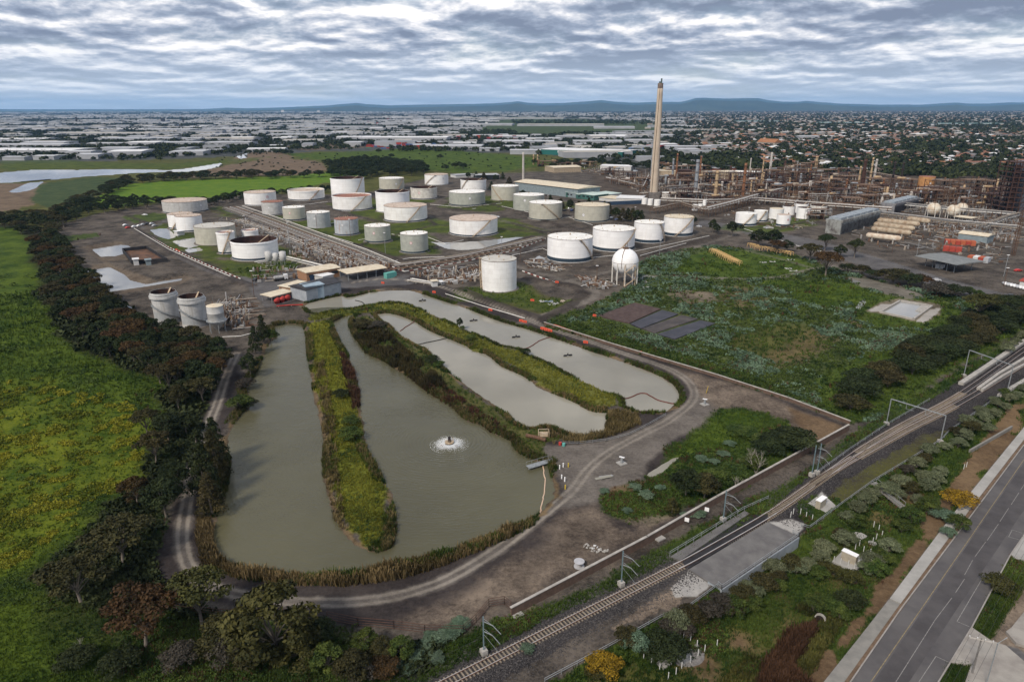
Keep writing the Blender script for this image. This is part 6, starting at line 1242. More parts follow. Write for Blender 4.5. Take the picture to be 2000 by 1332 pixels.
# long shed & offices
building(1006,372,1128,388,34,9.5,'long open-fronted blue-grey shed with a pale tan roof',WALLG,ROOFM['tan'],'warehouse_shed','shed',1.8,over=1.2)
building(1128,389,1128.5+34,388,34,4.5,'low office block with a pale green roof below the long shed',mat('wall_green', (.05,.14,.12), (.04,.11,.10)),mat('roof_pale_green', (.48,.58,.54), (.42,.50,.47)),'office','office',win=6)
building(1105,385,1160,392,22,5,'office wing with dark green windows in front of the long shed',mat('wall_green'  , (.05,.14,.12)),MATS['roof_pale_green'],'office','office',win=7)
building(1160,384,1190,388,18,4,'small pale green roofed office wing',WALLW,MATS['roof_pale_green'],'office','office',win=3)
building(1172,402,1262,398,2.0,3.0,'long navy-blue screen wall beside the chimney',NAVY,NAVY,'screen_wall','wall',over=.0)
building(1203,396,1252,398,24,4.5,'white flat-roofed building behind the navy wall',WALLW,RW,'building','building')
building(1170,392,1205,396,20,3.2,'tan flat-roofed building behind the navy wall',WALLW,ROOFM['tan'],'building','building')
building(930,352,975,351,22,6,'dark-glazed gatehouse building among the entrance trees',GLASSD,RG,'building','building')
building(890,348,925,346,16,3.5,'low grey building left of the gatehouse',WALLW,RG,'building','building')
building(1082,338,1135,336,34,7,'tan-roofed workshop beyond the long shed',mat('wall_tan', (.38,.31,.22), (.30,.24,.17)),ROOFM['tan'],'workshop','workshop',1.5)
building(1172,332,1232,334,30,6,'white-roofed stores beyond the pipe yard',WALLW,RW,'warehouse','warehouse',1)
building(1384,352,1440,350,26,9,'beige corrugated shed between the stacks',mat('wall_beige', (.42,.34,.24), (.34,.27,.19)),ROOFM['tan'],'shed','shed',1.2)
building(1434,348,1488,350,20,7,'pale pitched-roof shed between two thin stacks',WALLW,ROOFM['white'],'shed','shed',2.0)
building(1328,352,1350,352,22,12,'dark rust-red clad building near the rusty columns',CM['d'],CM['d'],'building','building'); building(1285,346,1330,347,26,8,'beige shed right behind the chimney',MATS['wall_beige'],ROOFM['tan'],'shed','shed',1)
building(1400,338,1445,336,20,6,'brick-red long building at the suburb edge',mat('wall_redbrick', (.22,.085,.06), (.17,.07,.05)),RG,'building','building',1)
building(1370,335,1432,333,14,6,'navy-clad building at the suburb edge',NAVY,DKROOF,'building','building')
# yard buildings
building(600,551,665,540,12,5,'brick workshop with a cream roof in the yard',BRICK,ROOFM['tan'],'workshop','workshop',.6,win=3,doors=2)
building(546,572,592,580,13,3.6,'low brick building with a tan roof beside the white truck',BRICK,ROOFM['tan'],'building','building',0,win=4)
building(600,590,667,573,13,6.0,'grey metal shed on short legs with a dark roof beside the water',mat('wall_grey_sheet', (.34,.37,.40), (.27,.30,.33), scale=.4),DKROOF,'pump_shed','shed',1.2,over=.7)
building(590,582,600,588,9,7,'cluster of blue-grey vertical ducts at the end of the metal shed',mat('wall_blue_sheet', (.30,.38,.44), (.24,.31,.37)),MATS['wall_blue_sheet'],'filter_house','filter house')
building(680,550,755,538,12,4.2,'open-sided shelter with a cream roof beside the pipe junction',WALLW,ROOFM['tan'],'open_shelter','shelter',.5,posts=True)
building(632,552,652,547,9,3.2,'small white-roofed store beside the brick workshop',WALLW,RW,'building','building')
building(532,592,573,581,8,3.0,'concrete canopy over the red fire pumps',WALLW,ROOFM['tan'],'pump_canopy','canopy',posts=True)
building(645,566,662,563,8,.4,'pale concrete slab by the metal shed',CONC,CONC,'slab','slab',over=0)
building(756,545,775,541,3,2.7,'turquoise shipping container beside the open shelter',mat('container_turquoise', (.12,.36,.32), (.09,.28,.25), scale=.8),MATS['container_turquoise'],'shipping_container','container',over=.0)
building(845,561,855,560,3,3,'cream equipment hut at the bend of the gravel road',WALLW,ROOFM['tan'],'equipment_hut','hut'); building(862,557,868,556,2,1.6,'white cabinet beside the cream hut',WALLW,RW,'cabinet','cabinet')
building(347,461,361,459,5,3,'little white hut with a green side near the basins',WALLW,RW,'hut','hut')
building(347+0-0,463,347.5,463,1,1,'small box by the basins hut',WALLW,RW,'cabinet','cabinet')
FP = mat('pump_red', (.42,.045,.035), (.30,.035,.03), scale=1)
for i in range(3):
    p = P(540+i*10, 594-i*3, 0); t = thing('fire_pump_tank', ['left', 'middle', 'right'][i]+' red fire pump vessel under the concrete canopy', 'pump', p); part('vessel', MB().tube([(0, -.6, 1.4), (0, 0, 1.4), (0, 3, 1.4), (0, 3.5, 1.4)], [.3, 1.2, 1.2, .3], 14), FP, t, True); part('cradle', MB().box((0, 1.5, .2), (1.6, 2.4, .5)), FP, t)
pl1([(540,600),(565,598),(592,597)], 'red fire main in front of the red pump vessels', FP, .3, .5, 'fire_main')
# walled tank by the basins (dark open pit)
t = thing('treatment_basin', 'dark-walled open treatment basin between the bright pools', 'treatment basin', P(258,516,0)); a, b, c_, d_ = [P(x, y, 0)-P(258,516,0) for x, y in ((258,516),(240,492),(287,487),(327,512))]
mb = MB()
for q0, q1 in ((a, b), (b, c_), (c_, d_), (d_, a)): mb.beam((q0[0], q0[1], .8), (q1[0], q1[1], .8), .4, 3.2)
part('wall', mb, mat('wall_black', (.03,.03,.035), (.02,.02,.022)), t); part('sludge', MB().prism([(q[0], q[1]) for q in (a, b, c_, d_)], -.3, .25), mat('sludge_brown', (.16,.08,.045), (.05,.03,.02), scale=.15), t)
building(262,519,272,518,4,3.6,'white cabinet at the corner of the treatment basin',WALLW,RW,'cabinet','cabinet'); building(286,519,296,518,4,3.2,'blue-grey cabinet beside the treatment basin',WALLG,WALLG,'cabinet','cabinet')
# right yard
OR = mat('container_orange', (.42,.11,.05), (.33,.085,.04), scale=.6); OR2 = mat('container_red', (.36,.055,.035), (.28,.045,.03), scale=.6)
for i in range(6): building(1846+i*10.0,477.5+i*.6,1855.2+i*10.0,478.1+i*.6,6.2,2.7,'orange-red container with '+['its end nearest the vessels, first','closed doors, second','rust streaks, third','its green neighbour, fourth','an open dark front, fifth','an open dark front, last'][i]+' of the upper yard row',OR if i % 2 else OR2,OR,'shipping_container','container',over=0,group='containers in the upper yard row')
for i in range(3): building(1841+i*12.4,490.5+i*1.2,1852.6+i*12.4,491.6+i*1.2,6.2,2.7,['left','middle','right'][i]+' red container of three behind the long canopy',OR2,OR2,'shipping_container','container',over=0,group='three containers behind the canopy')
for i in range(4): building(1888+i*10.4,509+i*1.4,1897.5+i*10.4,510.3+i*1.4,6.2,2.7,['orange','white striped','red','grey'][i]+' container in the row right of the long canopy',[OR,WALLW,OR2,RG][i],[OR,RW,OR,RG][i],'shipping_container','container',over=0,group='containers right of the canopy')
building(1804,520,1862,533,16,5.5,'long dark grey open canopy beside the road',WALLG,mat('roof_slate', (.20,.21,.21), (.15,.16,.16), scale=.4),'open_canopy','canopy',.6,posts=True,over=4)
building(1870,470,1926,477,14,5,'grey shed with a tan roof behind the containers',WALLG,ROOFM['tan'],'shed','shed',1.2); building(1862,433,1895,437,10,4,'small tan-roofed shelter beyond the gas spheres',WALLW,ROOFM['tan'],'shelter','shelter',posts=True)
building(1826,524,1841,526,5,2.6,'small pale block hut beneath the canopy',WALLW,RG,'hut','hut')
building(1990,560,2030,566,8,3,'red-roofed stall at the crossing',WALLW,OR2,'building','building')
# trestle tables (tan frames) in the field
FT = mat('frame_yellow_tan', (.66,.45,.20), (.55,.36,.15), scale=1)
def frame_stand(x, y, rz, label, grp, sc=1.0):
    p = PG(x, y); mb = MB(); t = thing('steel_trestle', label, 'trestle', p, rz, grp); w, d, h = 2.2*sc, 4.2*sc, 2.3*sc
    for X in (-w/2, w/2):
        for Y in (-d/2, d/2): part('leg', MB().beam((X*1.2, Y, -.2), (X, Y, h), .17), FT, t)
        mb.beam((X, -d/2, h), (X, d/2, h), .18); mb.beam((X, -d/2, h*.35), (X, d/2, h*.8), .1)
    for Y in (-d/2, 0, d/2): mb.beam((-w/2, Y, h), (w/2, Y, h), .16)
    part('top_frame', mb, FT, t)
for i in range(14):
    x = 1393+i*3.6; y = 494+i*1.8; frame_stand(x, y, .6+.1*(i % 3), 'yellow-tan steel trestle in the stacked row on the bright grass', 'trestles stacked on the bright grass', 1.1)
for i, (x, y) in enumerate([(1467,483),(1474,485),(1481,488),(1496,490),(1507,492),(1514,494),(1521,495),(1535,498),(1541,499)]): frame_stand(x, y, .5, 'yellow-tan steel trestle in the row under the dark trees', 'trestles under the dark trees', 1.1)
# black membranes
MEMB = mat('membrane_black', (.020,.019,.026), (.045,.042,.052), scale=.15, rough=.5, spec=.4); SOILR = mat('stockpile_brown', (.055,.035,.032), (.085,.058,.052), scale=.5, rough=.95, bump=.5)
def slab(px_, z, m, label, name, cat, h=.35):
    pg = PA(px_); c = pg.mean(0); t = single(name, MB().prism([tuple(q-c) for q in pg], -.8, z), m, label, cat, None, (c[0], c[1], 0)); return t
slab([(1166,618),(1240,593),(1290,605),(1229,633)], .5, SOILR, 'brown soil bed beside the black plastic sheets', 'soil_bed', 'soil bed')
slab([(1231,634),(1293,607),(1325,615),(1252,643)], .45, MEMB, 'black plastic ground sheet next to the brown soil bed', 'ground_sheet', 'ground sheet')
slab([(1254,643),(1331,617),(1363,624),(1279,652)], .4, mat('membrane_muddy', (.045,.040,.040), (.085,.072,.066), scale=.12), 'black ground sheet with muddy patch in the middle', 'ground_sheet', 'ground sheet')
slab([(1284,654),(1368,627),(1397,633),(1318,664)], .4, MEMB, 'lowest black ground sheet, nearest the road wall', 'ground_sheet', 'ground sheet')
# concrete basin rim in the thistle field
t = thing('concrete_basin', 'concrete-edged square basin with grey water in the thistle field', 'basin', P(1755,605,0)); o_ = P(1755,605,0); mb = MB(); q = [P(x, y, 0)-o_ for x, y in ((1719,611),(1758,589),(1820,599),(1784,625))]
for i in range(4): mb.beam((q[i][0], q[i][1], .3), (q[(i+1) % 4][0], q[(i+1) % 4][1], .3), .9, 1.0)
part('rim', mb, CONC, t); sheet('basin_water', [(1719,611),(1758,589),(1820,599),(1784,625)], .12, WM3)
part('ramp', MB().prism([tuple((P(x, y, 0)-o_)[:2]) for x, y in ((1788,608),(1800,597),(1817,600),(1802,612))], -.2, .4), CONC, t)
# --- walls along the railway & road
COP = mat('coping_white', (.40,.375,.34), (.29,.27,.245), scale=.6); BW = mat('wall_brown_brick', (.13,.085,.065), (.09,.06,.045), scale=1.2)
def wall(px_, h, label, th=.35, face=None, cw=.55):
    pts = [P(x, y, h) for x, y in px_]; o = pts[0].copy(); o[2] = 0; t = thing('boundary_wall', label, 'wall', o); f = MB(); c = MB()
    for a, b in zip(pts[:-1], pts[1:]):
        a_, b_ = a-o, b-o; ang = math.atan2(b_[1]-a_[1], b_[0]-a_[0]); l = np.linalg.norm(b_-a_); m = (a_+b_)/2
        f.box((m[0], m[1], h/2-.4), (l, th, h+.7), ang); c.box((m[0], m[1], h+.02), (l+cw*.4, cw, .16), ang)
    part('face', f, face or BW, t); part('coping', c, COP, t); return t
wall([(998,1186),(1264,1047),(1400,969),(1592,865),(1658,829)], 2.0, 'long brown wall with a white coping beside the railway')
wall([(1063,629),(1155,658),(1200,672),(1400,731),(1540,776),(1661,822)], 1.1, 'low wall with a white coping between the gravel road and the thistle field', cw=.5)
for i, (x, y) in enumerate(((1340,1013),(1379,993))):
    p = P(x, y, 1.2); single('notice_board', MB().box((0, 0, 0), (1.0, .06, 1.0), -.5), SIGNW, ['left','right'][i]+' small white notice on the railway side of the long wall', 'sign', None, (p[0]+.1, p[1]-.35, 1.2))
# --- railway
RAILM = mat('rail_rust', (.20,.11,.07), (.14,.075,.05), scale=3, rough=.7); RAILS = mat('rail_shiny', (.62,.60,.57), (.50,.47,.44), rough=.3, metal=.6); SLP = mat('sleeper_concrete', (.25,.21,.16), (.16,.13,.10), scale=2, rough=.9)
def rail_line(px_, label, sleepers=True, gap=.75, smax=1e9, s0=.4):
    pl = smooth(PA(px_), 5); o = pl[0]; t = thing('railway_track', label, 'railway track', (o[0], o[1], 0)); q = pl-o
    d = np.gradient(q, axis=0); d /= np.linalg.norm(d, axis=1)[:, None]; nn = np.c_[-d[:, 1], d[:, 0]]
    for s in (-.80, .80):
        e = q+nn*s; rb = MB(); rt = MB()
        for a, b in zip(e[:-1], e[1:]): rb.beam((a[0], a[1], .27), (b[0], b[1], .27), .17, .17); rt.beam((a[0], a[1], .375), (b[0], b[1], .375), .10, .04)
        r = part('rail', rb, RAILM, t); part('rail_head', rt, RAILS, r)
    if sleepers:
        cum = np.r_[0, np.cumsum(np.linalg.norm(np.diff(q, axis=0), axis=1))]; mb = MB()
        for k in np.arange(s0, min(smax, cum[-1]), gap):
            x, y = np.interp(k, cum, q[:, 0]), np.interp(k, cum, q[:, 1]); i = min(np.searchsorted(cum, k), len(d)-1); ang = math.atan2(d[i][1], d[i][0])
            p = np.array([x, y])+o; mb.box((x, y, .10), (.27, 2.65, .18), ang)
        o_ = part('sleepers', mb, SLP, t); tag(o_, None, None, None, 'stuff')
    return t
rail_line(RAIL, 'single railway track running from the bottom edge to the points')
rail_line(RAIL_U, 'upper railway track beyond the points', smax=95, s0=26); rail_line(RAIL_L, 'lower railway track beyond the points', smax=70, s0=12)
# ballast stones along the track: uncountable
def ballast(px_, w, n, seed):
    r = np.random.default_rng(seed); pl = smooth(PA(px_), 4); seg = np.diff(pl, axis=0); l = np.linalg.norm(seg, axis=1); k = r.choice(len(seg), n, p=l/l.sum()); f = r.random(n)[:, None]; nn = np.c_[-seg[:, 1], seg[:, 0]]/l[:, None]
    p = pl[k]+seg[k]*f+nn[k]*(r.normal(0, w, n)[:, None]); z = gz(p[:, 0], p[:, 1]); s = r.uniform(.06, .20, n); base = np.array([[1, 0, 0], [-.5, .87, 0], [-.5, -.87, 0], [0, 0, .9]])
    a = r.random(n)*6.28; ca, sa = np.cos(a), np.sin(a); V = np.stack([(base[None, :, 0]*ca[:, None]-base[None, :, 1]*sa[:, None])*s[:, None]+p[:, 0:1], (base[None, :, 0]*sa[:, None]+base[None, :, 1]*ca[:, None])*s[:, None]+p[:, 1:2], base[None, :, 2]*s[:, None]+z[:, None]], -1)
    F = (np.array([[0, 1, 3], [1, 2, 3], [2, 0, 3]])[None]+np.arange(n)[:, None, None]*4).reshape(-1, 3)
    o = ob('ballast', npmesh('ballast', V.reshape(-1, 3), F, mat('ballast_stone', (.030,.028,.030), (.085,.078,.076), scale=2.5, lo=.45, hi=.6))); tag(o, 'dark grey ballast stones along the railway', 'ballast', None, 'stuff')
ballast([(780,1381),(878,1332),(1100,1220),(1300,1120),(1345,1097)], 2.6, 26000, 1); ballast([(1500,1010),(1586,948),(1668,895),(1775,832),(1849,795),(1904,762),(2000,700)], 3.4, 26000, 2)
# crossing / platform
AS = mat('asphalt_platform', (.105,.10,.10), (.15,.145,.14), scale=.25, rough=.95, bump=.3); BLK = mat('asphalt_black', (.016,.015,.017), (.030,.028,.030), scale=.5, rough=.8)
def deck(px_, z, m, label, name, cat, extra=None):
    pg = PA(px_, z); c = pg.mean(0); t = thing(name, label, cat, (c[0], c[1], 0)); part('deck', MB().prism([tuple(q-c) for q in pg], -2.6 if extra else -.5, z), m, t); return t, c, pg
pf, pc, pg = deck([(1346,1111),(1499,1019),(1517,1027),(1560,1048),(1409,1151),(1400,1146)], .35, AS, 'wide grey asphalt crossing platform beside the track', 'platform', 'platform')
mb = MB(); a, b = P(1409,1152,.3), P(1561,1049,.3); ang = math.atan2(b[1]-a[1], b[0]-a[0]); l = np.linalg.norm(b-a)
t = thing('retaining_wall', 'pale blue-grey retaining wall under the edge of the asphalt platform', 'retaining wall', (a[0], a[1], 0), ang)
PWALL = mat('wall_pale_blue_grey', (.32,.35,.38), (.25,.28,.31), scale=.5, rough=.7)
for k in range(10): part('panel', MB().box((l*(k+.5)/10, 0, -1.0), (l/10-.06, .16, 2.7)), PWALL, t)
part('return_panel', MB().box((0.05, 1.6, -1.0), (.16, 3.2, 2.7)), PWALL, t)
deck([(1332,1093),(1466,1005),(1500,1004),(1499,1017),(1346,1109),(1338,1107)], .22, BLK, 'black asphalt infill between the rails at the crossing', 'track_crossing', 'crossing')
for s in (-.8, .8):
    pl = smooth(PA([(1320,1109),(1345,1097),(1400,1066),(1465,1029),(1500,1008),(1510,1002)]), 3); d = np.gradient(pl, axis=0); d /= np.linalg.norm(d, axis=1)[:, None]; e = pl+np.c_[-d[:, 1], d[:, 0]]*s; rt = MB()
    for a, b in zip(e[:-1], e[1:]): rt.beam((a[0], a[1], .40), (b[0], b[1], .40), .16, .08)
    single('groove_rail', rt, RAILS, ('near' if s < 0 else 'far')+' bright rail set in the black crossing', 'rail')
deck([(1308,1087),(1454,997),(1464,1002),(1330,1093)], .45, AS, 'narrow raised asphalt strip on the far side of the crossing', 'platform', 'platform')
def rail_fence(px_, zf, label, h=1.0, gap=2.6, name='handrail_fence', m=None, rails=(1.0, .55)):
    m = m or GALV; pts = [np.r_[P(x, y, zf)[:2], zf] if zf is not None else PG(x, y) for x, y in px_]; o = pts[0]; t = thing(name, label, 'fence', o); A = MB(); B = MB()
    for a, b in zip(pts[:-1], pts[1:]):
        l = np.linalg.norm(b-a); n = max(1, int(l/gap))
        for k in range(n+1): c = a+(b-a)*k/n-o; part('post', MB().beam((c[0], c[1], -.3), (c[0], c[1], h+.03), .09), m, t) if l < 60 and len(t.children) < 90 else A.beam((c[0], c[1], -.3), (c[0], c[1], h+.03), .09)
        for z in rails: B.beam(tuple(a-o+[0, 0, z*h]), tuple(b-o+[0, 0, z*h]), .07)
    if A.n: part('posts', A, m, t)['kind'] = 'stuff'
    part('rails', B, m, t); return t
rail_fence([(1402,1144),(1409,1151),(1560,1048),(1548,1043)], .35, 'galvanised handrail along the platform edge', 1.1)
rail_fence([(1308,1085),(1384,1039),(1454,996)], .45, 'galvanised handrail on the far side of the crossing', 1.1)
rail_fence([(1064,1333),(1187,1267),(1292,1208),(1343,1190),(1401,1147)], None, 'thin rail fence on the embankment edge below the platform', 1.0, 3.2)
rail_fence([(1562,1047),(1580,1034),(1649,983),(1703,944),(1835,864),(1853,845),(1940,783),(1990,750)], None, 'thin rail fence on the embankment edge above the platform', 1.0, 3.2)
rail_fence([(1454,996),(1500,975)], None, 'short pale fence end by the overhead mast', 1.0)
rail_fence([(1590,930),(1660,880),(1730,833),(1815,783)], None, 'faint wire fence on the far side of the railway', 1.0, 4)
RF = mat('rusty_fence', (.10,.05,.035), (.07,.035,.025))
rail_fence([(640,1210),(700,1222),(770,1228),(830,1236),(905,1238),(930,1215),(955,1185),(985,1180),(998,1190)], None, 'rusty wire fence along the outside of the bottom track', 1.9, 4, 'wire_fence', RF, (1, .7, .4, .1))
rail_fence([(330,1190),(420,1205),(500,1208),(590,1205)], None, 'rusty wire fence behind the leaning gum', 1.9, 4, 'wire_fence', RF, (1, .7, .4, .1))
rail_fence([(1095,868),(1130,868),(1185,862),(1230,850),(1265,832),(1300,812)], None, 'low wire fence along the reeds beside the gravel road', .9, 4, 'wire_fence', GALV, (1, .5))
# overhead masts
MG = mat('mast_grey_green', (.14,.19,.21), (.10,.145,.16), scale=1, rough=.6)
def mast(x, yb, yt, label, arm=1, twin=False):
    b = P(x, yb, 0); h = z_at(b, yt); t = thing('overhead_mast', label, 'mast', b); d = np.array([.9, -.42])
    for s in ((-.9, .9) if twin else (0,)):
        part('pole', MB().beam((s, s*.6, .6), (s, s*.6, h), .22), MG, t); part('footing', MB().box((s, s*.6, .3), (1.1, 1.1, 1.5), .5), CONC, t)
    ar = MB()
    for z0, z1, l in ((h*.88, h*.74, 3.4), (h*.62, h*.47, 3.2)):
        m = (d[0]*l*.55, d[1]*l*.55, z0-.25); e = (d[0]*l, d[1]*l, z1-.35); ar.beam((0, 0, z0), m, .10); ar.beam(m, e, .10); ar.beam((0, 0, z0+.6), m, .05)
    ar.beam((0, 0, h*.55), (d[0]*3.0, d[1]*3.0, h*.10+.6), .05)
    part('cantilever_arms', ar, GALV, t)
mast(945,1277,1204,'overhead line mast nearest the bottom edge'); mast(1213,1144,1076,'overhead line mast beside the cable drum'); mast(1412,1018,958,'overhead line mast at the far end of the crossing'); mast(1590,928,868,'double overhead line mast beside the railway wall', twin=True)
def portal(xa, ya, ta, xb, yb, tb, label):
    a, b = P(xa, ya, 0), P(xb, yb, 0); h = max(z_at(a, ta), z_at(b, tb)); t = thing('overhead_portal', label, 'portal', a); q = b-a
    for c in (np.zeros(3), q): part('pole', MB().beam((c[0], c[1], 0), (c[0], c[1], h), .2), GALV, t); part('footing', MB().box((c[0], c[1], .2), (1.2, 1.2, 1.2)), CONC, t)
    part('cross_beam', MB().beam((0, 0, h), (q[0], q[1], h), .24), GALV, t)
    dr = MB(); [dr.beam((q[0]*f, q[1]*f, h), (q[0]*f, q[1]*f, h-1.6), .1).beam((q[0]*f, q[1]*f, h-1.6), (q[0]*f+2, q[1]*f-.6, h-2), .07) for f in (.3, .65)]
    part('droppers', dr, GALV, t)
portal(1731,829,779,1836,864,812,'overhead line portal over the points'); portal(1882,735,693,1966,768,714,'overhead line portal at the concrete parapets')
def wirel(px_, z, label):
    pts = [P(x, y, 0) for x, y in px_]; o = pts[0]; single('overhead_wire', MB().tube([tuple(p-o+[0, 0, z]) for p in pts], .022, 4), mat('wire_dark', (.05,.05,.05)), label, 'wire', None, tuple(o))
wirel(RAIL, 6.0, 'overhead wire above the single track'); wirel(RAIL_U, 6.0, 'overhead wire above the upper track')
# parapets at the right
def para(px_, h, label, w=.5, m=None): 
    pts = [P(x, y, 0) for x, y in px_]; o = pts[0]; mb = MB()
    for a, b in zip(pts[:-1], pts[1:]): a, b = a-o, b-o; mb.beam((a[0], a[1], h/2-.2), (b[0], b[1], h/2-.2), w, h+.4)
    single('parapet_wall', mb, m or CONC, label, 'parapet wall', None, tuple(o))
para([(1876,752),(1902,735),(2010,662)], 1.0, 'pale parapet on the far side of the railway at the right edge', 1.6)
para([(1910,762),(1950,733),(2010,697)], 1.0, 'pale central parapet between the two tracks', 1.0); para([(1917,765),(1957,738),(2020,704)], 1.0, 'second leaf of the pale central parapet', .8)
para([(1951,775),(1973,762),(2030,728)], .9, 'pale blue parapet on the near side of the railway at the right edge', 1.2)
# --- street
ASR = mat('road_asphalt', (.070,.066,.068), (.105,.099,.098), scale=.12, rough=.95, bump=.25, detail=9); ASD = mat('road_asphalt_dark', (.055,.051,.053), (.078,.073,.074), scale=.2, rough=.95)
FPM = mat('footpath_concrete', (.34,.33,.31), (.27,.262,.245), scale=.3, rough=.9); FPM2 = mat('footpath_concrete_dark', (.22,.21,.19), (.17,.165,.15), scale=.5); DRV = mat('driveway_concrete', (.30,.28,.25), (.22,.20,.18), scale=.3); VERGE = mat('verge_earth', (.10,.065,.04), (.15,.10,.065), scale=.8)
LN = mat('line_white', (.24,.23,.22), (.11,.105,.10), scale=2.5, lo=.45, hi=.7); LY = mat('line_yellow', (.26,.205,.115), (.15,.12,.075), scale=2); KB = mat('kerb_concrete', (.30,.28,.26), (.24,.22,.20))
LZ2 = LOWZ+.45
def flat(px_, dz, m, name, kind='structure', thick=1.2, label=None, cat=None):
    z = LOWZ+dz; pg = PA(px_, z); c = pg.mean(0); o = single(name, MB().prism([tuple(q-c) for q in pg], z-thick, z), m, label, cat, None, (c[0], c[1], 0), kind=kind); return o
flat([(1560,1480),(1660,1332),(1759,1186),(1899,1002),(2000,868),(2200,600),(2420,600),(2060,960),(1974,1082),(1898,1224),(1830,1332),(1740,1480)], .45, ASR, 'road')
flat([(1510,1480),(1608,1332),(1690,1229),(1736,1170),(1750,1176),(1757,1180),(1648,1332),(1548,1480)], .56, FPM2, 'footpath')
flat([(1738,1168),(1800,1085),(1864,1000),(2000,834),(2180,610),(2200,612),(2000,858),(1890,1000),(1759,1178)], .58, FPM, 'footpath')
flat([(1548,1480),(1648,1332),(1758,1179),(1890,1001),(2000,859),(2190,615),(2196,618),(2000,866),(1897,1002),(1769,1179),(1657,1332),(1560,1480)], .52, VERGE, 'verge')
flat([(1660,1400),(1706,1332),(1804,1189),(1933,1000),(2004,898),(2090,780),(2150,780),(2060,915),(1990,1010),(1880,1172),(1775,1332),(1730,1400)], .453, ASD, 'road_patch', thick=.02)
def strip(a, b, w, dz, m, name='road_marking'):
    z = LOWZ+dz; a, b = P(*a, z)[:2], P(*b, z)[:2]; d = (b-a)/np.linalg.norm(b-a); n = np.array([-d[1], d[0]])*w/2
    single(name, MB().add([(*q, z) for q in (a-n, b-n, b+n, a+n)], [(0, 1, 2, 3)]), m, None, None, kind='structure')
def kerbl(px_, w=.22):
    z = LOWZ+.57; pts = [P(x, y, z) for x, y in px_]; mb = MB(); [mb.beam((a[0], a[1], z-.15), (b[0], b[1], z-.15), w, .32) for a, b in zip(pts[:-1], pts[1:])]; single('kerb', mb, KB, None, None, kind='structure')
kerbl([(1660,1332),(1761,1186),(1899,1003),(2000,868)]); kerbl([(1832,1332),(1898,1224),(1974,1082),(2060,958)])
strip((1700,1332),(1799,1189),.14,.457,LY); strip((1799,1189),(1929,1000),.14,.457,LY); strip((1929,1000),(2000,897),.14,.457,LY); strip((1600,1480),(1700,1332),.14,.457,LY)
for a, b in (((1749,1332),(1827,1209)),((1827,1209),(1859,1167)),((1866,1157),(1884,1130)),((1904,1087),(1925,1058)),((1928,1055),(1950,1023)),((1953,1018),(1970,992)),((1975,985),(1990,962)),((1993,957),(2010,932)),((1884,1122),(1900,1093))): strip(a, b, .11, .457, LN)
for a, b in (((1869,1213),(1921,1125)),((1921,1125),(1942,1132)),((1869,1213),(1893,1223)),((1794,1332),(1828,1281)),((1828,1281),(1852,1292)),((1970,1048),(1977,1034)),((1977,1034),(2000,1042)),((1970,1048),(2000,1056))): strip(a, b, .12, .456, LN)
flat([(1898,1224),(1934,1249),(1965,1260),(2000,1290),(2100,1350),(2000,1420),(1885,1332),(1897,1297),(1857,1293)], .50, DRV, 'driveway')
flat([(1974,1082),(1990,1058),(2060,960),(2120,980),(2060,1100),(2000,1092),(1985,1090)], .50, FPM, 'driveway')
flat([(1965,1232),(1975,1225),(2060,1120),(2100,1150),(2010,1262),(1985,1255)], .52, DRV, 'footpath')
# power pole and its lines
p = P(1899,1313,LOWZ+.5); t = thing('power_pole', 'timber power pole with a crossarm at the lower right corner', 'power pole', p); hh = z_at(p, 1246)-p[2]
part('pole', MB().tube([(0, 0, -.3), (0, 0, hh)], [.17, .12], 8), mat('pole_timber', (.20,.19,.18), (.14,.13,.12), scale=2), t); part('crossarm', MB().beam((-1.6, .55, hh-.3), (1.7, -.7, hh-.3), .16), mat('arm_pale', (.45,.42,.38)), t)
for k in range(4): 
    f = k/3*2-1; part('insulator', MB().tube([(1.6*f, -.6*f, hh-.2), (1.6*f, -.6*f, hh+.05)], .07, 6), SIGNW, t)
d = PA([(1660,1332),(1899,1002)]); d = (d[1]-d[0])/np.linalg.norm(d[1]-d[0])
for k in range(4):
    f = k/3*2-1; a = (p[0]+1.6*f, p[1]-.6*f); single('power_line', MB().tube([(a[0]-d[0]*90, a[1]-d[1]*90, p[2]+hh), (a[0], a[1], p[2]+hh), (a[0]+d[0]*45, a[1]+d[1]*45, p[2]+hh-.7), (a[0]+d[0]*90, a[1]+d[1]*90, p[2]+hh)], .018, 4), MATS['wire_dark'], 'thin power line running over the lawn strip from the timber pole', 'power line', 'power lines from the timber pole')
p2 = P(1925,1340,LOWZ+.5); single('street_light', MB().tube([(0, 0, 0), (0, 0, 9), (1.8, .6, 9.6)], .09, 6), GALV, 'slim leaning street light pole in the lower right driveway', 'street light', None, p2)
# concrete pads with vent boxes, marker posts
def vent(pad, bx, by, label, z, wd):
    pg = PA(pad, z); c = pg.mean(0); t = thing('vent_cabinet', label, 'cabinet', (c[0], c[1], 0)); part('pad', MB().prism([tuple(q-c) for q in pg], z-.6, z+.1), FPM, t)
    b = P(bx, by, z+.1); ang = math.atan2(pg[1][1]-pg[0][1], pg[1][0]-pg[0][0])+(1.57 if wd else 0); x, y = b[0]-c[0], b[1]-c[1]
    part('wall', MB().box((x, y+.5, z+1.1), (3.0, 1.1, 2.1), ang), mat('cabinet_sandstone', (.36,.32,.25), (.28,.25,.20), scale=1), t); part('roof', MB().box((x, y+.5, z+2.2), (3.2, 1.3, .14), ang), SIGNW, t)
vent([(1578,983),(1605,963),(1633,988),(1613,1001)], 1604, 991, 'white-topped cabinet on a concrete pad beside the railway', -.05, False)
vent([(1625,1096),(1652,1070),(1693,1092),(1669,1117)], 1660, 1098, 'white-topped cabinet on a concrete pad ringed by white posts', LOWZ+.25, True)
WPST = mat('post_white', (.60,.60,.58))
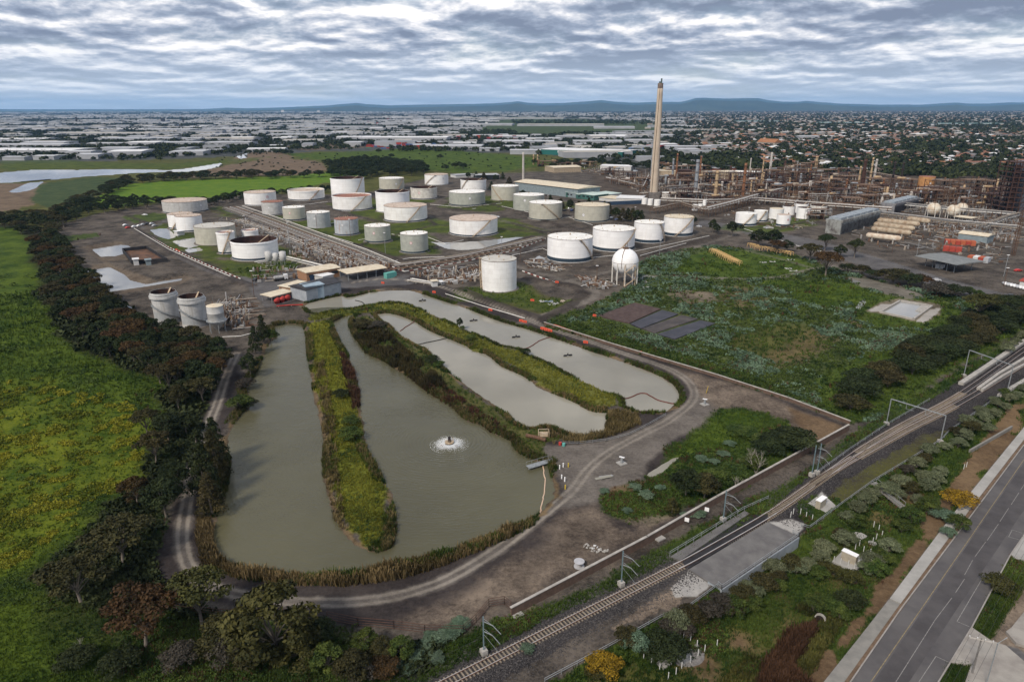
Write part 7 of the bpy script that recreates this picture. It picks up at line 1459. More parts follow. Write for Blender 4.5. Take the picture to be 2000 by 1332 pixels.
PO = [(1563,1004),(1574,1011),(1586,1016),(1644,1057),(1678,1066),(1670,1073),(1686,1078),(1699,1083),(1613,1088),(1628,1098),(1641,1102),(1656,1106),(1668,1112),(1676,1105),(1683,1100),(1688,1096),(1694,1092),(1706,1029),(1716,1036),(1722,1048),(1711,1053),(1704,1061),(1882,916),(1887,912),(1335,1244),(1348,1254),(1361,1263),(1376,1272),(1363,1281),(1348,1294),(1331,1305),(1257,1283),(1272,1294),(1288,1308),(1320,1317),(1305,1326),(1400,1262),(1544,1010),(1549,1004)]
for i, (x, y) in enumerate(PO):
    p = PG(x, y); lab = 'white marker post beside the upper cabinet pad' if y < 1020 and x < 1600 else 'white marker post ringing the lower cabinet pad' if 1600 < x < 1700 else 'white marker post near the stone slabs above the cabinet' if 1700 <= x < 1730 else 'white marker post far up the green strip' if x > 1800 else 'white marker post round the manhole gravel patch'
    single('marker_post', MB().box((0, 0, .75), (.13, .09, 1.6)), WPST, lab, 'marker post', lab.replace('post', 'posts', 1), p)
for x, y, w, lab in [(1331,1268,1.4,'left pale round manhole cover'),(1337,1280,1.3,'lower pale round manhole cover'),(1340,1268,.6,'tiny pale manhole cover'),(1704,1061,1.0,'pale round slab above the cabinet'),(1675,1043,.8,'small pale slab far up the strip')]:
    p = PG(x, y); single('manhole_cover', MB().lathe([(w*.9, -.1), (w*.9, .16), (.01, .17)], 18), FPM, lab, 'manhole cover', None, p)
single('gravel_patch', MB().lathe([(4.0, -.3), (3.6, .09), (.01, .10)], 24), mat('gravel_patch', (.20,.19,.18), (.13,.12,.115), scale=2), 'gravel patch round the manholes', 'gravel patch', None, PG(1335,1272))
for x, y, lab in [(1297,1297,'stepped pale concrete slab left of the manhole patch'),(1336,1290,'square pale slab below the manhole patch'),(1288,1052,'square pale slab behind the long wall'),(1010,1201,'pale slab at the end of the long wall'),(1682,1048,'pale broken slab up the green strip')]:
    p = PG(x, y); single('concrete_slab', MB().box((0, 0, .1), (2.2, 1.7, .4), .6), FPM, lab, 'slab', None, p)
p = PG(1131,1106); t = thing('cable_drum', 'grey cable drum standing on the bare soil behind the wall', 'cable drum', p)
part('flange', MB().lathe([(.01, .16), (1.1, .16), (1.1, .0), (.01, 0)], 24), mat('drum_grey', (.42,.42,.44), (.34,.34,.35)), t); part('flange', MB().lathe([(1.1, 1.2), (1.1, 1.35), (.01, 1.36)], 24), MATS['drum_grey'], t); part('core', MB().lathe([(.6, .1), (.6, 1.25)], 16), MATS['drum_grey'], t)
# embankment stair and culvert, dark channel edge
a, b = PG(1706,945), PG(1762,992); t = thing('embankment_stair', 'grey stair going down the bank through the shrubs', 'stair', a); mb = MB(); q = b-a
for k in range(16): f = (k+.5)/16; mb.box((q[0]*f, q[1]*f, q[2]*f+.3), (1.8, .8, .25), math.atan2(q[1], q[0])+1.57)
part('steps', mb, FPM2, t); rl = MB(); n_ = np.array([-q[1], q[0], 0])/np.linalg.norm(q[:2])
for s in (-1, 1): rl.beam(tuple(n_*s+[0, 0, 1.3]), tuple(q+n_*s+[0, 0, 1.3]), .07); [rl.beam(tuple(q*f+n_*s), tuple(q*f+n_*s+[0, 0, 1.3]), .06) for f in (0, .2, .4, .6, .8, 1)]
part('handrail', rl, GALV, t)
p = P(1603,1206,LOWZ); t = thing('culvert', 'pale concrete culvert mouth at the head of the ditch', 'culvert', p); part('headwall', MB().lathe([(1.0, 0), (1.0, .5), (.8, .5), (.8, 0), (1.0, 0)], 16, (0, 0, 0), 0, 3.14), CONC, t); part('pipe_mouth', MB().lathe([(.01, .2), (.8, .2)], 16), CM['k'], t); t.rotation_euler = (1.57, 0, -.7)
a, b = PG(1893,885), PG(1975,838); single('channel_wall', MB().beam((0, 0, .4), tuple(b-a+[0, 0, .4]), .5, 1.4), FPM2, 'pale low wall beside the shrubs near the footpath', 'wall', None, a)
# --- water things
def boom(px_, m, label, z=WATERZ, r=.22):
    pl = smooth([P(x, y, z)[:2] for x, y in px_], 5); o = pl[0]; rr = random.Random(3); single('oil_boom', MB().tube([(q[0]-o[0]+rr.uniform(-.15, .15), q[1]-o[1]+rr.uniform(-.15, .15), .05) for q in pl], r, 6), m, label, 'oil boom', None, (o[0], o[1], z))
BR = mat('boom_dark_red', (.13,.035,.025), (.08,.025,.02)); BK = mat('boom_black', (.015,.015,.018)); BO = mat('boom_cream', (.60,.45,.33), (.52,.36,.25))
boom([(978,673),(1000,680),(1025,681),(1040,675),(1055,665),(1078,658)], BR, 'dark red oil boom curving across the far pond'); boom([(1208,777),(1225,778),(1257,768),(1285,782),(1317,789)], BR, 'zigzag dark red oil boom near the end of the far pond'); boom([(1219,795),(1250,804),(1262,804)], BR, 'short red boom at the very end of the far pond')
boom([(818,673),(845,667),(878,660)], BK, 'black boom across the upper middle pond'); boom([(782,647),(797,636),(811,628)], BR, 'short thin boom at the top of the middle pond'); boom([(1061,911),(1064,935),(1063,960),(1058,985),(1055,1002)], BO, 'cream oil boom hanging from the jetty to the shore', r=.16)
boom([(694,587),(706,590),(713,596)], BK, 'short black boom at the top of the far pond'); 
def aerator(x, y, label):
    p = P(x, y, WATERZ); t = thing('aerator', label, 'aerator', p, .3, 'black aerators floating in the far pond')
    for k in (-1, 1): part('float', MB().tube([(k*1.1-.7, 0, .2), (k*1.1-.5, 0, .2), (k*1.1+.5, 0, .2), (k*1.1+.7, 0, .2)], [.15, .38, .38, .15], 10), BK, t)
    part('motor', MB().box((0, 0, .4), (.9, .5, .25)).tube([(0, 0, .4), (0, 0, 1.1)], .22, 8), CM['k'], t)
for x, y, l in ((825,588,'uppermost'),(925,627,'second'),(1008,659,'third'),(1109,695,'lowest')): aerator(x, y, l+' black aerator floating in the far pond')
# fountain
p = P(878,868,WATERZ); t = thing('fountain_aerator', 'rusty surface aerator in the centre pond', 'aerator', p)
fr_ = MB()
for k in range(3): a = k*2.094+1.57; fr_.beam((0, 0, .5), (2.3*math.cos(a), 2.3*math.sin(a), .1), .22); fr_.tube([(2.3*math.cos(a), 2.3*math.sin(a), -.3), (2.3*math.cos(a), 2.3*math.sin(a), .35)], .5, 10)
part('float_frame', fr_, RUSTM, t); part('platform', MB().lathe([(1.3, .7), (1.3, .9), (.01, .95)], 12), STEEL, t); part('motor', MB().tube([(0, 0, .9), (0, 0, 2.4)], [.5, .4], 10), CM['k'], t)
rl = MB(); [rl.beam((1.2*math.cos(a), 1.2*math.sin(a), .9), (1.2*math.cos(a), 1.2*math.sin(a), 1.8), .06) for a in np.arange(0, 6.2, .785)]; rl.lathe([(1.2, 1.75), (1.26, 1.78), (1.2, 1.81)], 12); part('guard_rail', rl, STEEL, t)
r = np.random.default_rng(4); n = 12000; ph = r.random(n)*6.283; lob = .75+.5*vnoise(ph*2.2, ph*0, 3); dd = np.clip(1.1+r.gamma(2.2, .60, n)*lob, 0, 5.5); hh_ = np.maximum(0, .6-(dd-2.4)**2*.12)*r.random(n); c = np.c_[dd*np.cos(ph), dd*np.sin(ph)*1.0, hh_+.02]
s = r.uniform(.02, .07, n); V = []; base = np.array([[1, 0, 0], [-.5, .87, 0], [-.5, -.87, 0], [0, 0, 1.2]])*1.0
V = (c[:, None, :]+base[None]*s[:, None, None]).reshape(-1, 3); F = (np.array([[0, 1, 3], [1, 2, 3], [2, 0, 3]])[None]+np.arange(n)[:, None, None]*4).reshape(-1, 3)
o = ob('water_spray', npmesh('water_spray', V, F, mat('spray_white', (.85,.87,.88), (.75,.78,.80), rough=.3)), None, p); tag(o, 'white ring of spray round the surface aerator', 'spray', None, 'stuff')
# jetty and bank clutter
a, b = P(1031,912,.3), P(1075,899,.3); t = thing('jetty', 'small grey grated jetty on the pond edge', 'jetty', a); q = b-a; n_ = np.array([-q[1], q[0], 0])/np.linalg.norm(q); dk = MB(); dk.prism([tuple((n_*-.9)[:2]), tuple((q+n_*-.9)[:2]), tuple((q+n_*.9)[:2]), tuple((n_*.9)[:2])], -.1, .05)
part('deck', dk, GALV, t); rl = MB()
for s in (-1, 1): rl.beam(tuple(n_*.9*s+[0, 0, 1.05]), tuple(q+n_*.9*s+[0, 0, 1.05]), .06); [rl.beam(tuple(q*f+n_*.9*s), tuple(q*f+n_*.9*s+[0, 0, 1.05]), .06) for f in (0, .25, .5, .75, 1)]
part('handrail', rl, GALV, t)
for f in (.05, .5, .95): part('pile', MB().tube([tuple(q*f+[0, 0, -2]), tuple(q*f)], .15, 8), GALV, t)
p = PG(1052,858); t = thing('pump_skid', 'rusty pump and pipe end on the bank beside the jetty', 'pump', p); part('pipe', MB().tube([(-3.5, 1.6, .5), (-.5, 0, .6), (2, -1.5, .5)], .55, 12), RUSTM, t); fr_ = MB()
for X in (0, 3): [fr_.beam((X, Y, 0), (X, Y, 2), .15) for Y in (.5, 2.5)]; fr_.beam((X, .5, 2), (X, 2.5, 2), .12)
fr_.beam((0, .5, 2), (3, .5, 2), .12); fr_.beam((0, 2.5, 2), (3, 2.5, 2), .12); fr_.box((1.5, 1.5, .9), (2.4, 1.6, .9)); part('frame', fr_, STEEL, t)
for x, y, c, lab in ((1094,869,'red','red drum beside the gravel junction'),(1101,871,'teal','turquoise drum lying beside the red drum')):
    p = PG(x, y); single('drum', MB().lathe([(.01, 0), (.45, .02), (.45, .9), (.01, .92)], 14), FP if c == 'red' else MATS['container_turquoise'], lab, 'drum', None, p)
for i, (x, y) in enumerate(((1100,912),(1093,916),(1097,935),(1103,940),(1110,912),(1104,955))):
    p = PG(x, y); single('bollard', MB().lathe([(.16, -.2), (.16, 1.2), (.01, 1.3)], 10), mat('bollard_yellow', (.50,.36,.04)) if i in (4, 5) else SIGNW, ('yellow' if i in (4, 5) else 'white')+[' bollard beside the jetty',' bollard left of the jetty gate',' bollard on the rubble by the pond',' bollard nearest the rubble',' bollard on the gravel right of the jetty',' bollard at the foot of the rubble'][i], 'bollard', None, p)
for i, (x, y, lab) in enumerate(((1214,905,'monitoring hut post on a small slab in the gravel yard'),(1376,790,'white capped well head on a slab beside the bend'))):
    p = PG(x, y); t = thing('well_head', lab, 'well head', p); part('slab', MB().box((0, 0, .08), (2.2, 2.2, .3), .5), FPM, t); part('casing', MB().lathe([(.35, .1), (.35, 1.5), (.01, 1.7)], 12), GALV, t); part('cap', MB().box((0, 0, 1.9), (1.4, .5, .12), -.5), SIGNW, t)
p = PG(1379,768); single('marker_pole', MB().beam((0, 0, 0), (.5, 0, 2.6), .14), MATS['bollard_yellow'], 'leaning yellow pole at the bend', 'pole', None, p)
sheet('trough_water', [(1161,933),(1192,927),(1196,931),(1164,937)], -.1, WM2)
# orange barriers
OB = mat('barrier_orange', (.62,.09,.04), (.52,.07,.035), scale=2)
def barrier(x, y, rz, lab, grp):
    p = PG(x, y); t = thing('traffic_barrier', lab, 'barrier', p, rz, grp); part('body', MB().add([(-1, -.3, 0), (1, -.3, 0), (1, .3, 0), (-1, .3, 0), (-.95, -.1, .95), (.95, -.1, .95), (.95, .1, .95), (-.95, .1, .95)], [(0, 1, 5, 4), (1, 2, 6, 5), (2, 3, 7, 6), (3, 0, 4, 7), (4, 5, 6, 7), (3, 2, 1, 0)]), OB, t); part('slot', MB().box((0, 0, .45), (1.2, .5, .18)), CM['k'], t)
for i in range(9): barrier(1083+i*3.7, 638+i*1.3, -.45, 'orange barrier in the unbroken row beside the far road', 'row of orange barriers beside the road')
for i in range(5): barrier(1060+i*3.6, 643+i*1.2, -.45, 'orange barrier in the row along the pond side of the road', 'row of orange barriers on the pond side')
for x, y, l in ((1018,628,'pair left of the barrier rows, left one'),(1025,630,'pair left of the barrier rows, right one'),(958,607,'one by the far pond bank'),(848,572,'one at the bend of the upper road'),(748,554,'one near the open shelter'),(1144,670,'one standing where the road widens'),(1249,690,'single one against the white-capped wall'),(1162,618,'one by the brown soil bed'),(345,489,'pair on the left bund road, upper one'),(350,492,'pair on the left bund road, lower one'),(1088,552,'one at the junction near the sphere'),(1040,588,'red bin by the scrap')): barrier(x, y, -.5, 'orange barrier, '+l, None)
# scrap
for i, (x, y, c) in enumerate([(1072,590,'b'),(1085,592,'w'),(1103,590,'t'),(1078,596,'w'),(1060,590,'w'),(1252,558,'w'),(1262,562,'w'),(1510,512,'w'),(1545,508,'w'),(1490,513,'w'),(1180,1075,'g'),(1150,1068,'g'),(1163,1078,'g'),(1541,526,'w'),(1549,530,'w'),(1160,1070,'w'),(355,1190,'w')]):
    p = PG(x, y); rr = random.Random(i); mb = MB(); s_ = 1.0 if y < 700 else .55
    for k in range(9): mb.box((rr.uniform(-2, 2)*s_, rr.uniform(-1.2, 1.2)*s_, rr.uniform(.05, .5)*s_), (rr.uniform(.3, 1.6)*s_, rr.uniform(.2, .9)*s_, rr.uniform(.05, .4)*s_), rr.uniform(0, 3))
    single('scrap_pile', mb, dict(b=mat('scrap_blue', (.25,.32,.42)), w=WALLW, t=ROOFM['pink'], g=CONC)[c], 'pile of '+dict(b='bluish', w='pale', t='pinkish', g='grey rubble')[c]+' scrap '+['by the banded tank','behind the blue pile','right of the blue pile','below the blue pile','left of the blue pile','by the gas sphere pool','beside the sphere weeds','on the bright grass','at the track edge','left on the bright grass','on the bare soil','left on the bare soil','among the bare soil weeds','by the big rust gum','near the rust gum path','above the cable drum','by the rusty fence'][i], 'scrap pile', None, p)
# vehicles
TY = mat('tyre', (.02,.02,.02)); CARC = {c: mat('car_'+c, v, rough=.3, spec=.6) for c, v in dict(white=(.75,.75,.76), black=(.02,.02,.025), red=(.45,.04,.03), silver=(.45,.46,.48), blue=(.05,.10,.28)).items()}
def car(x, y, rz, c, label, truck=False, z=0, grp=None, name=None):
    p = P(x, y, z); p[2] = max(z, g1(p)) if z >= 0 else z; t = thing(name or ('truck' if truck else 'car'), label, 'truck' if truck else 'car', p, rz, grp)
    if not truck:
        l, w = 4.5, 1.8; v = [(-2.25, .35), (-2.2, .85), (-1.5, .95), (-.9, 1.42), (.7, 1.42), (1.3, .95), (2.15, .85), (2.25, .35)]
        n = len(v); vv = [(a, s*w/2*(1 if z_ < 1.1 else .82), z_) for s in (-1, 1) for a, z_ in v]; part('body', MB().add(vv, [tuple(range(n))[::-1], tuple(range(n, 2*n))]+[(i, (i+1) % n, n+(i+1) % n, n+i) for i in range(n)]), CARC[c], t)
        part('windows', MB().add([(a, s*(w/2*.87+.02), z_) for s in (-1, 1) for a, z_ in ((-1.3, .98), (-.85, 1.36), (.65, 1.36), (1.1, .98))], [(3, 2, 1, 0), (4, 5, 6, 7)]), GLASSD, t); part('windscreen', MB().add([(1.24, -.72, 1.0), (1.24, .72, 1.0), (.76, .68, 1.40), (.76, -.68, 1.40)], [(0, 1, 2, 3)]), GLASSD, t)
        ws = [(-1.4, .82), (-1.4, -.82), (1.4, .82), (1.4, -.82)]; r_ = .33
    else:
        part('cab', MB().box((3.0, 0, 1.9), (2.0, 2.4, 2.6)), CARC[c], t); part('windscreen', MB().box((4.02, 0, 2.3), (.06, 2.0, 1.0)), GLASSD, t); part('chassis', MB().box((-.6, 0, .9), (6.2, 2.2, .4)), CM['k'], t)
        part('load_tank', MB().tube([(-3.6, 0, 1.9), (-3.3, 0, 1.9), (1.4, 0, 1.9), (1.7, 0, 1.9)], [.4, 1.0, 1.0, .4], 14), PIPEM[3] if c == 'white' else CARC[c], t); ws = [(a, b) for a in (2.9, -1.4, -2.7) for b in (1.1, -1.1)]; r_ = .5
    for a, b in ws: part('wheel', MB().tube([(a, b-.13, r_), (a, b+.13, r_)], r_, 12), TY, t)
car(548,548,.6,'white','white tanker truck parked in the asphalt yard',True); car(634,546,.3,'white','white truck beside the brick workshop',True)
car(499,548,1.5,'black','dark car beside the yard lamp post'); car(283,421,.1,'white','white car on the road behind the left basins'); car(334,419,.1,'silver','silver car right of the white one behind the left basins')
for i, (x, y, c) in enumerate([(272,443,'white'),(280,442,'silver'),(288,441,'black'),(296,440,'white'),(302,442,'silver'),(338,441,'white'),(347,443,'red'),(262,444,'white'),(250,446,'red'),(245,441,'white')]): car(x, y, 1.2, c, c+' car in the small car park above the basins', grp='cars in the small park above the basins')
car(1365,444,-.5,'silver','silver car on the verge road behind the last white tank'); car(1471,461,-.4,'black','dark car on the road near the small white tanks'); car(1829,549,-.4,'silver','silver car on the road between the thickets'); car(1974,580,-.4,'black','black car on the road at the right edge'); car(1988,530,.2,'red','red car in the right-hand car park')
for i in range(10): car(1962+i*6, 556+i*1.4, 1.2, ['white','silver','white'][i % 3], ['white','silver','white'][i % 3]+' car in the parked row at the right edge', grp='cars parked in a row at the right edge')
for i in range(22): 
    f = i/21; car(1040+f*180+(i % 3)*2, 397+f*30+(i % 4)*2, .9, ['white','silver','black','white','blue'][i % 5], ['white','silver','black','white','blue'][i % 5]+' car in the office car park behind the street trees', grp='cars in the office car park')
for i, (x, y, h) in enumerate([(497,583,14),(566,480,16),(685,470,15),(753,497,14),(620,455,14),(980,503,13),(1016,515,11),(1288,500,10),(1165,555,10),(1460,440,14),(1742,495,9),(1790,500,10),(1960,560,10),(1240,425,9),(920,400,9),(1070,400,9),(480,455,13),(1960,540,12),(1550,425,13)]):
    p = P(x, y, 0); t = thing('lamp_post', 'tall thin lamp post '+['in the asphalt yard','in the pipe bundle','behind the blue-grey tank','near the pale green tank','behind the plain grey tank','above the banded tank','right of the banded tank','behind the gas sphere','at the sphere yard','beside the trunk road','by the gas vessels','left of the canopy','at the crossing','among the street trees','behind the wide tank','by the beige tanks','by the slim white tank','at the right-hand car park','by the small white tanks'][i], 'lamp post', p)
    part('pole', MB().tube([(0, 0, -.2), (0, 0, h)], .14, 6), GALV if i % 2 else RUSTM, t); part('lamp_head', MB().box((0, 0, h+.1), (1.4, .5, .25)), SIGNW, t)
# ================================================================== FAR CITY, HILLS
GREENW = mat('store_teal_wall', (.02,.13,.12), (.015,.10,.09)); REDW = mat('store_red', (.50,.05,.04)); BLUEW = mat('store_blue', (.05,.15,.38)); GRW = mat('far_wall_grey', (.34,.35,.37), (.26,.27,.29), scale=.02)
def wh(x0, x1, y, dep, h, label, wall=None, roof=None, pitch=1.2, grp=None): return building(x0, y, x1, y, dep, h, label, wall or GRW, roof or RG, 'warehouse', 'warehouse', pitch, over=.6, group=grp)
RP = mat('roof_sheet_pale', (.46,.47,.49), (.36,.37,.39), scale=.02); RC = mat('roof_sheet_cream', (.42,.40,.36), (.32,.30,.27), scale=.02); RM = mat('roof_sheet_mid', (.27,.28,.30), (.20,.21,.22), scale=.02)
WH = [(-60,140,303,90,9,'huge white-roofed warehouse at the left edge above the river',RW),(-60,120,291,70,9,'long pale warehouse behind the huge one at the left edge',RP),(5,48,314,30,6,'small grey shed at the left edge by the river trees',RG),(65,106,313,34,7,'cream shed right of the small grey shed',RP),(104,122,311,24,6,'small bright arched white shed',RW),(150,192,311,45,8,'square pale warehouse by the red trucks',RP),(192,262,297,60,8,'long low grey warehouse in the left industrial area',RG),(170,236,286,50,7,'pale flat warehouse behind the low grey one',RP),
 (245,305,287,70,10,'white ribbed warehouse near the river bend',RW),(306,390,286,60,9,'warehouse with a blue front panel',RP),(402,486,287,60,10,'pale grey warehouse at the river bend',RP),(108,290,266,120,9,'very wide pale warehouse roofs in the left distance',RC),(265,370,258,150,9,'wide white warehouse roofs beyond the wide pale ones',RP),(395,495,257,160,10,'broad pale roofs right of the white ones',RP),(185,335,276,90,8,'long grey roofs in front of the wide pale ones',RG),(370,490,276,80,8,'long cream roofs in front of the broad pale ones',RC),
 (450,492,274,50,8,'small bright roofed warehouse left of the cranes',RW),(500,560,262,100,10,'greenish warehouse in the middle distance',RG),(520,640,269,90,9,'long blue-grey warehouse in the middle distance',RG),(560,700,252,150,9,'wide grey warehouses beyond the blue-grey one',RG),
 (672,705,287,70,10,'pale end block of the big white-roofed depot',RP),(700,872,278,95,12,'big white-roofed depot with containers in front',RW),(838,940,293,80,8,'long pale shed right of the containers',RP),(936,975,296,40,6,'small grey shed beside the long pale one',RG),(958,1030,272,60,9,'white depot in the container yards',RW),(980,1082,284,70,9,'grey-white depot left of the teal store',RP),(996,1070,302,40,8,'pale two-tone building in front of the teal store',RP),(1120,1215,283,60,9,'row of pale shops behind the teal store',RP),(1222,1275,281,60,9,'white shop block near the chimney',RP),(1160,1240,252,140,8,'wide grey sheds beyond the lush hill',RG),(1010,1180,247,160,9,'large cream sheds left of the green hill',RC),(880,1000,246,150,9,'large pale sheds in the middle distance',RP),(720,860,238,220,9,'wide pale sheds near the red container yards',RP),(880,1100,233,250,9,'wide sheds far behind the green hill',RC),
 (1290,1420,258,80,8,'long cream school-like roofs right of the chimney',RC),(1440,1530,240,120,8,'teal-tinted long roofs in the right distance',mat('roof_teal', (.22,.36,.36), (.18,.30,.30))),(1600,1700,243,120,8,'teal-tinted roofs far right of centre',MATS['roof_teal']),(1830,1960,245,120,8,'long teal-tinted roof at the far right',MATS['roof_teal']),(1560,1600,272,40,8,'pale block in the suburb',RP),(1300,1390,294,36,8,'long grey-green shop row right of the chimney',RP),(1380,1420,292,30,8,'grey shop at the end of the row',RG)]
for x0, x1, y, dep, h, lab, rf in WH: wh(x0, x1, y, dep, h, lab, roof=rf)
t, l = building(1056,302,1215,308,75,10,'long teal-green store with a white roof and a sign',GREENW,RW,'superstore','store',1.0)
part('sign', MB().box((l*.26, -.4, 6.8), (14, .3, 4.2)), SIGNW, t); part('sign', MB().box((l*.72, -.4, 4.5), (9, .3, 6)), REDW, t); part('sign', MB().box((l*.92, -.4, 6), (5, .3, 5)), REDW, t); part('entrance', MB().box((l*.86, -3, 3), (l*.2, 7, 1)), BLUEW, t)
building(1262,292,1290,293,24,10,'bright red shop box right behind the chimney',REDW,RG,'shop','shop',win=2); building(1225,296,1258,297,30,8,'blue-fronted shop left of the chimney',BLUEW,RG,'shop','shop'); 
for i, (x, y) in enumerate([(1345,300),(1400,302),(1300,302)]):
    for k in range(7): car(x+k*5, y+(k % 2), 1.3, ['white','red','silver','blue','white','black','silver'][k], ['white','red','silver','blue','white','black','silver'][k]+' car parked before the far shops', grp='cars before the far shops')
# shipping containers in the far yards
cc = [mat('far_container_'+n, c) for n, c in (('red', (.34,.045,.035)), ('maroon', (.20,.035,.035)), ('blue', (.05,.12,.28)), ('orange', (.50,.16,.05)), ('grey', (.35,.36,.38)), ('green', (.05,.18,.12)))]; cnn = ['red','maroon','blue','orange','grey','green']
bm = MB().prism([(0, 0), (12.2, 0), (12.2, 2.44), (0, 2.44)], 0, 2.6); meshes = [bm.mesh('shipping_container', m) for m in cc]
rr = random.Random(11); k_ = 0
for (xa, xb, ya, yb, n, place_) in ((715,870,283,291,75,'in front of the big white-roofed depot'),(620,760,240,246,50,'in the far red container yard'),(700,770,233,237,20,'in the farthest red container yard'),(905,1010,268,275,40,'in the yard left of the white depot'),(860,960,270,277,25,'behind the long pale shed'),(1090,1150,262,268,18,'by the green hill'),(170,200,318,322,5,'by the river sheds')):
    for i in range(n):
        x, y = rr.uniform(xa, xb), rr.uniform(ya, yb); j = rr.choices(range(6), [6, 4, 3, 2, 1, 1])[0]; p = P(x, y, 0); st = rr.randrange(4)
        for q in range(st+1) if i % 3 == 0 else (0,):
            jj = j if q == 0 else rr.choice([0, 1, 2, 0]); k_ += 1
            if k_ > 285: break
            o = ob('shipping_container', meshes[jj], None, (p[0], p[1], 2.62*q), .02); o.scale = (1.3 if y < 250 else 1, 1, 1); tag(o, cnn[jj]+' shipping container '+place_, 'container', 'shipping containers '+place_)
# generic industry and houses
FIELD = [PA(q) for q in ([(-300,445),(-300,302),(140,304),(200,312),(480,300),(560,292),(700,284),(860,292),(1060,300),(1200,312),(1480,325),(1700,335),(2100,330),(2300,700)],[(900,262),(1000,228),(1300,238),(1290,258),(1150,266),(1000,264)])]
occ = {}
def free(x, y, r, cell=30):
    k = (int(x//cell), int(y//cell)); n = int(r//cell)+1
    for i in range(-n, n+1):
        for j in range(-n, n+1):
            for q in occ.get((k[0]+i, k[1]+j), ()):
                if math.hypot(q[0]-x, q[1]-y) < r+q[2]: return False
    occ.setdefault(k, []).append((x, y, r)); return True
for x0, x1, y, dep, *_ in WH:
    a, b = P(x0, y), P(x1, y)
    for f in np.linspace(0, 1, 7): q = a+(b-a)*f; occ.setdefault((int(q[0]//30), int((q[1]+dep/2)//30)), []).append((q[0], q[1]+dep/2, dep*.55))
inF = lambda x, y: any(inside(np.array([x]), np.array([y]), f)[0] for f in FIELD)
def gable(V, F, x, y, w, d, h, rz, hip, pt):
    ca, sa = math.cos(rz), math.sin(rz); b = len(V); hp = w*.3 if hip else 0
    pts = [(-w/2, -d/2, 0), (w/2, -d/2, 0), (w/2, d/2, 0), (-w/2, d/2, 0), (-w/2, -d/2, h), (w/2, -d/2, h), (w/2, d/2, h), (-w/2, d/2, h)]
    V += [(x+X*ca-Y*sa, y+X*sa+Y*ca, z) for X, Y, z in pts]; F[0] += [(b, b+1, b+5, b+4), (b+1, b+2, b+6, b+5), (b+2, b+3, b+7, b+6), (b+3, b, b+4, b+7)]
    e = .4 if h < 6 else .2; b = len(V); pts = [(-w/2-e, -d/2-e, h), (w/2+e, -d/2-e, h), (w/2+e, d/2+e, h), (-w/2-e, d/2+e, h), (-w/2-e+hp, 0, h+pt), (w/2+e-hp, 0, h+pt)]
    V += [(x+X*ca-Y*sa, y+X*sa+Y*ca, z) for X, Y, z in pts]; F[1] += [(b, b+1, b+5, b+4), (b+2, b+3, b+4, b+5), (b+1, b+2, b+5, b+5), (b+3, b, b+4, b+4)]
class Mass:
    def __init__(s, nr): s.V = []; s.W = []; s.R = [[] for _ in range(nr)]
    def add(s, x, y, w, d, h, rz, hip, pt, ri):
        F = [[], []]; gable(s.V, F, x, y, w, d, h, rz, hip, pt); s.W += F[0]; s.R[ri] += [tuple(dict.fromkeys(f)) for f in F[1]]
    def build(s, name, wm, rms, label, cat):
        me = bpy.data.meshes.new(name); allf = s.W+[f for r in s.R for f in r]; me.from_pydata(s.V, [], allf); me.materials.append(wm); [me.materials.append(m) for m in rms]
        mi = [0]*len(s.W)+[i+1 for i, r in enumerate(s.R) for _ in r]; me.polygons.foreach_set('material_index', mi); o = ob(name, me); tag(o, label, cat, None, 'stuff')
HR = [mat('house_roof_'+n, c, tuple(q*.75 for q in c), scale=.3) for n, c in (('terracotta', (.24,.115,.075)), ('grey', (.17,.165,.17)), ('brown', (.14,.10,.08)), ('white', (.66,.67,.68)), ('orange', (.33,.15,.07)), ('charcoal', (.08,.08,.085)))]
HN = ['terracotta', 'grey', 'brown', 'white', 'orange', 'charcoal']; HW = mat('house_wall', (.42,.38,.33), (.30,.26,.22), scale=.05); WINH = GLASSD
hm = {}
def house_thing(x, y, w, d, rz, ri, pl):
    hip = w > 12; k = (ri, hip)
    if k not in hm:
        V, F = [], [[], []]; gable(V, F, 0, 0, 14, 10, 3.0, 0, hip, 2.2); w_ = MB(); w_.add(V[:8], F[0]); r_ = MB(); r_.add(V[8:], [tuple(dict.fromkeys(i-8 for i in f)) for f in F[1]]); wi = MB()
        for sx in (-4, 0, 4): wi.box((sx, -5.03, 1.6), (1.8, .1, 1.2))
        hm[k] = (w_.mesh('wall', HW), r_.mesh('roof', HR[ri]), wi.mesh('window', WINH))
    t = thing('house', ('long ' if w > 15.5 else 'small ' if w < 12.5 else '')+HN[ri]+'-roofed house '+pl, 'house', (x, y, 0), rz, 'houses of the suburb')
    for nm, me in zip(('wall', 'roof', 'window'), hm[k]): o = ob(nm, me, t); o.scale = (w/14, d/10, 1)
SUB = Mass(6); IND = Mass(4); nh = 0; rr = random.Random(5); street = .35
tl, tt = [], []
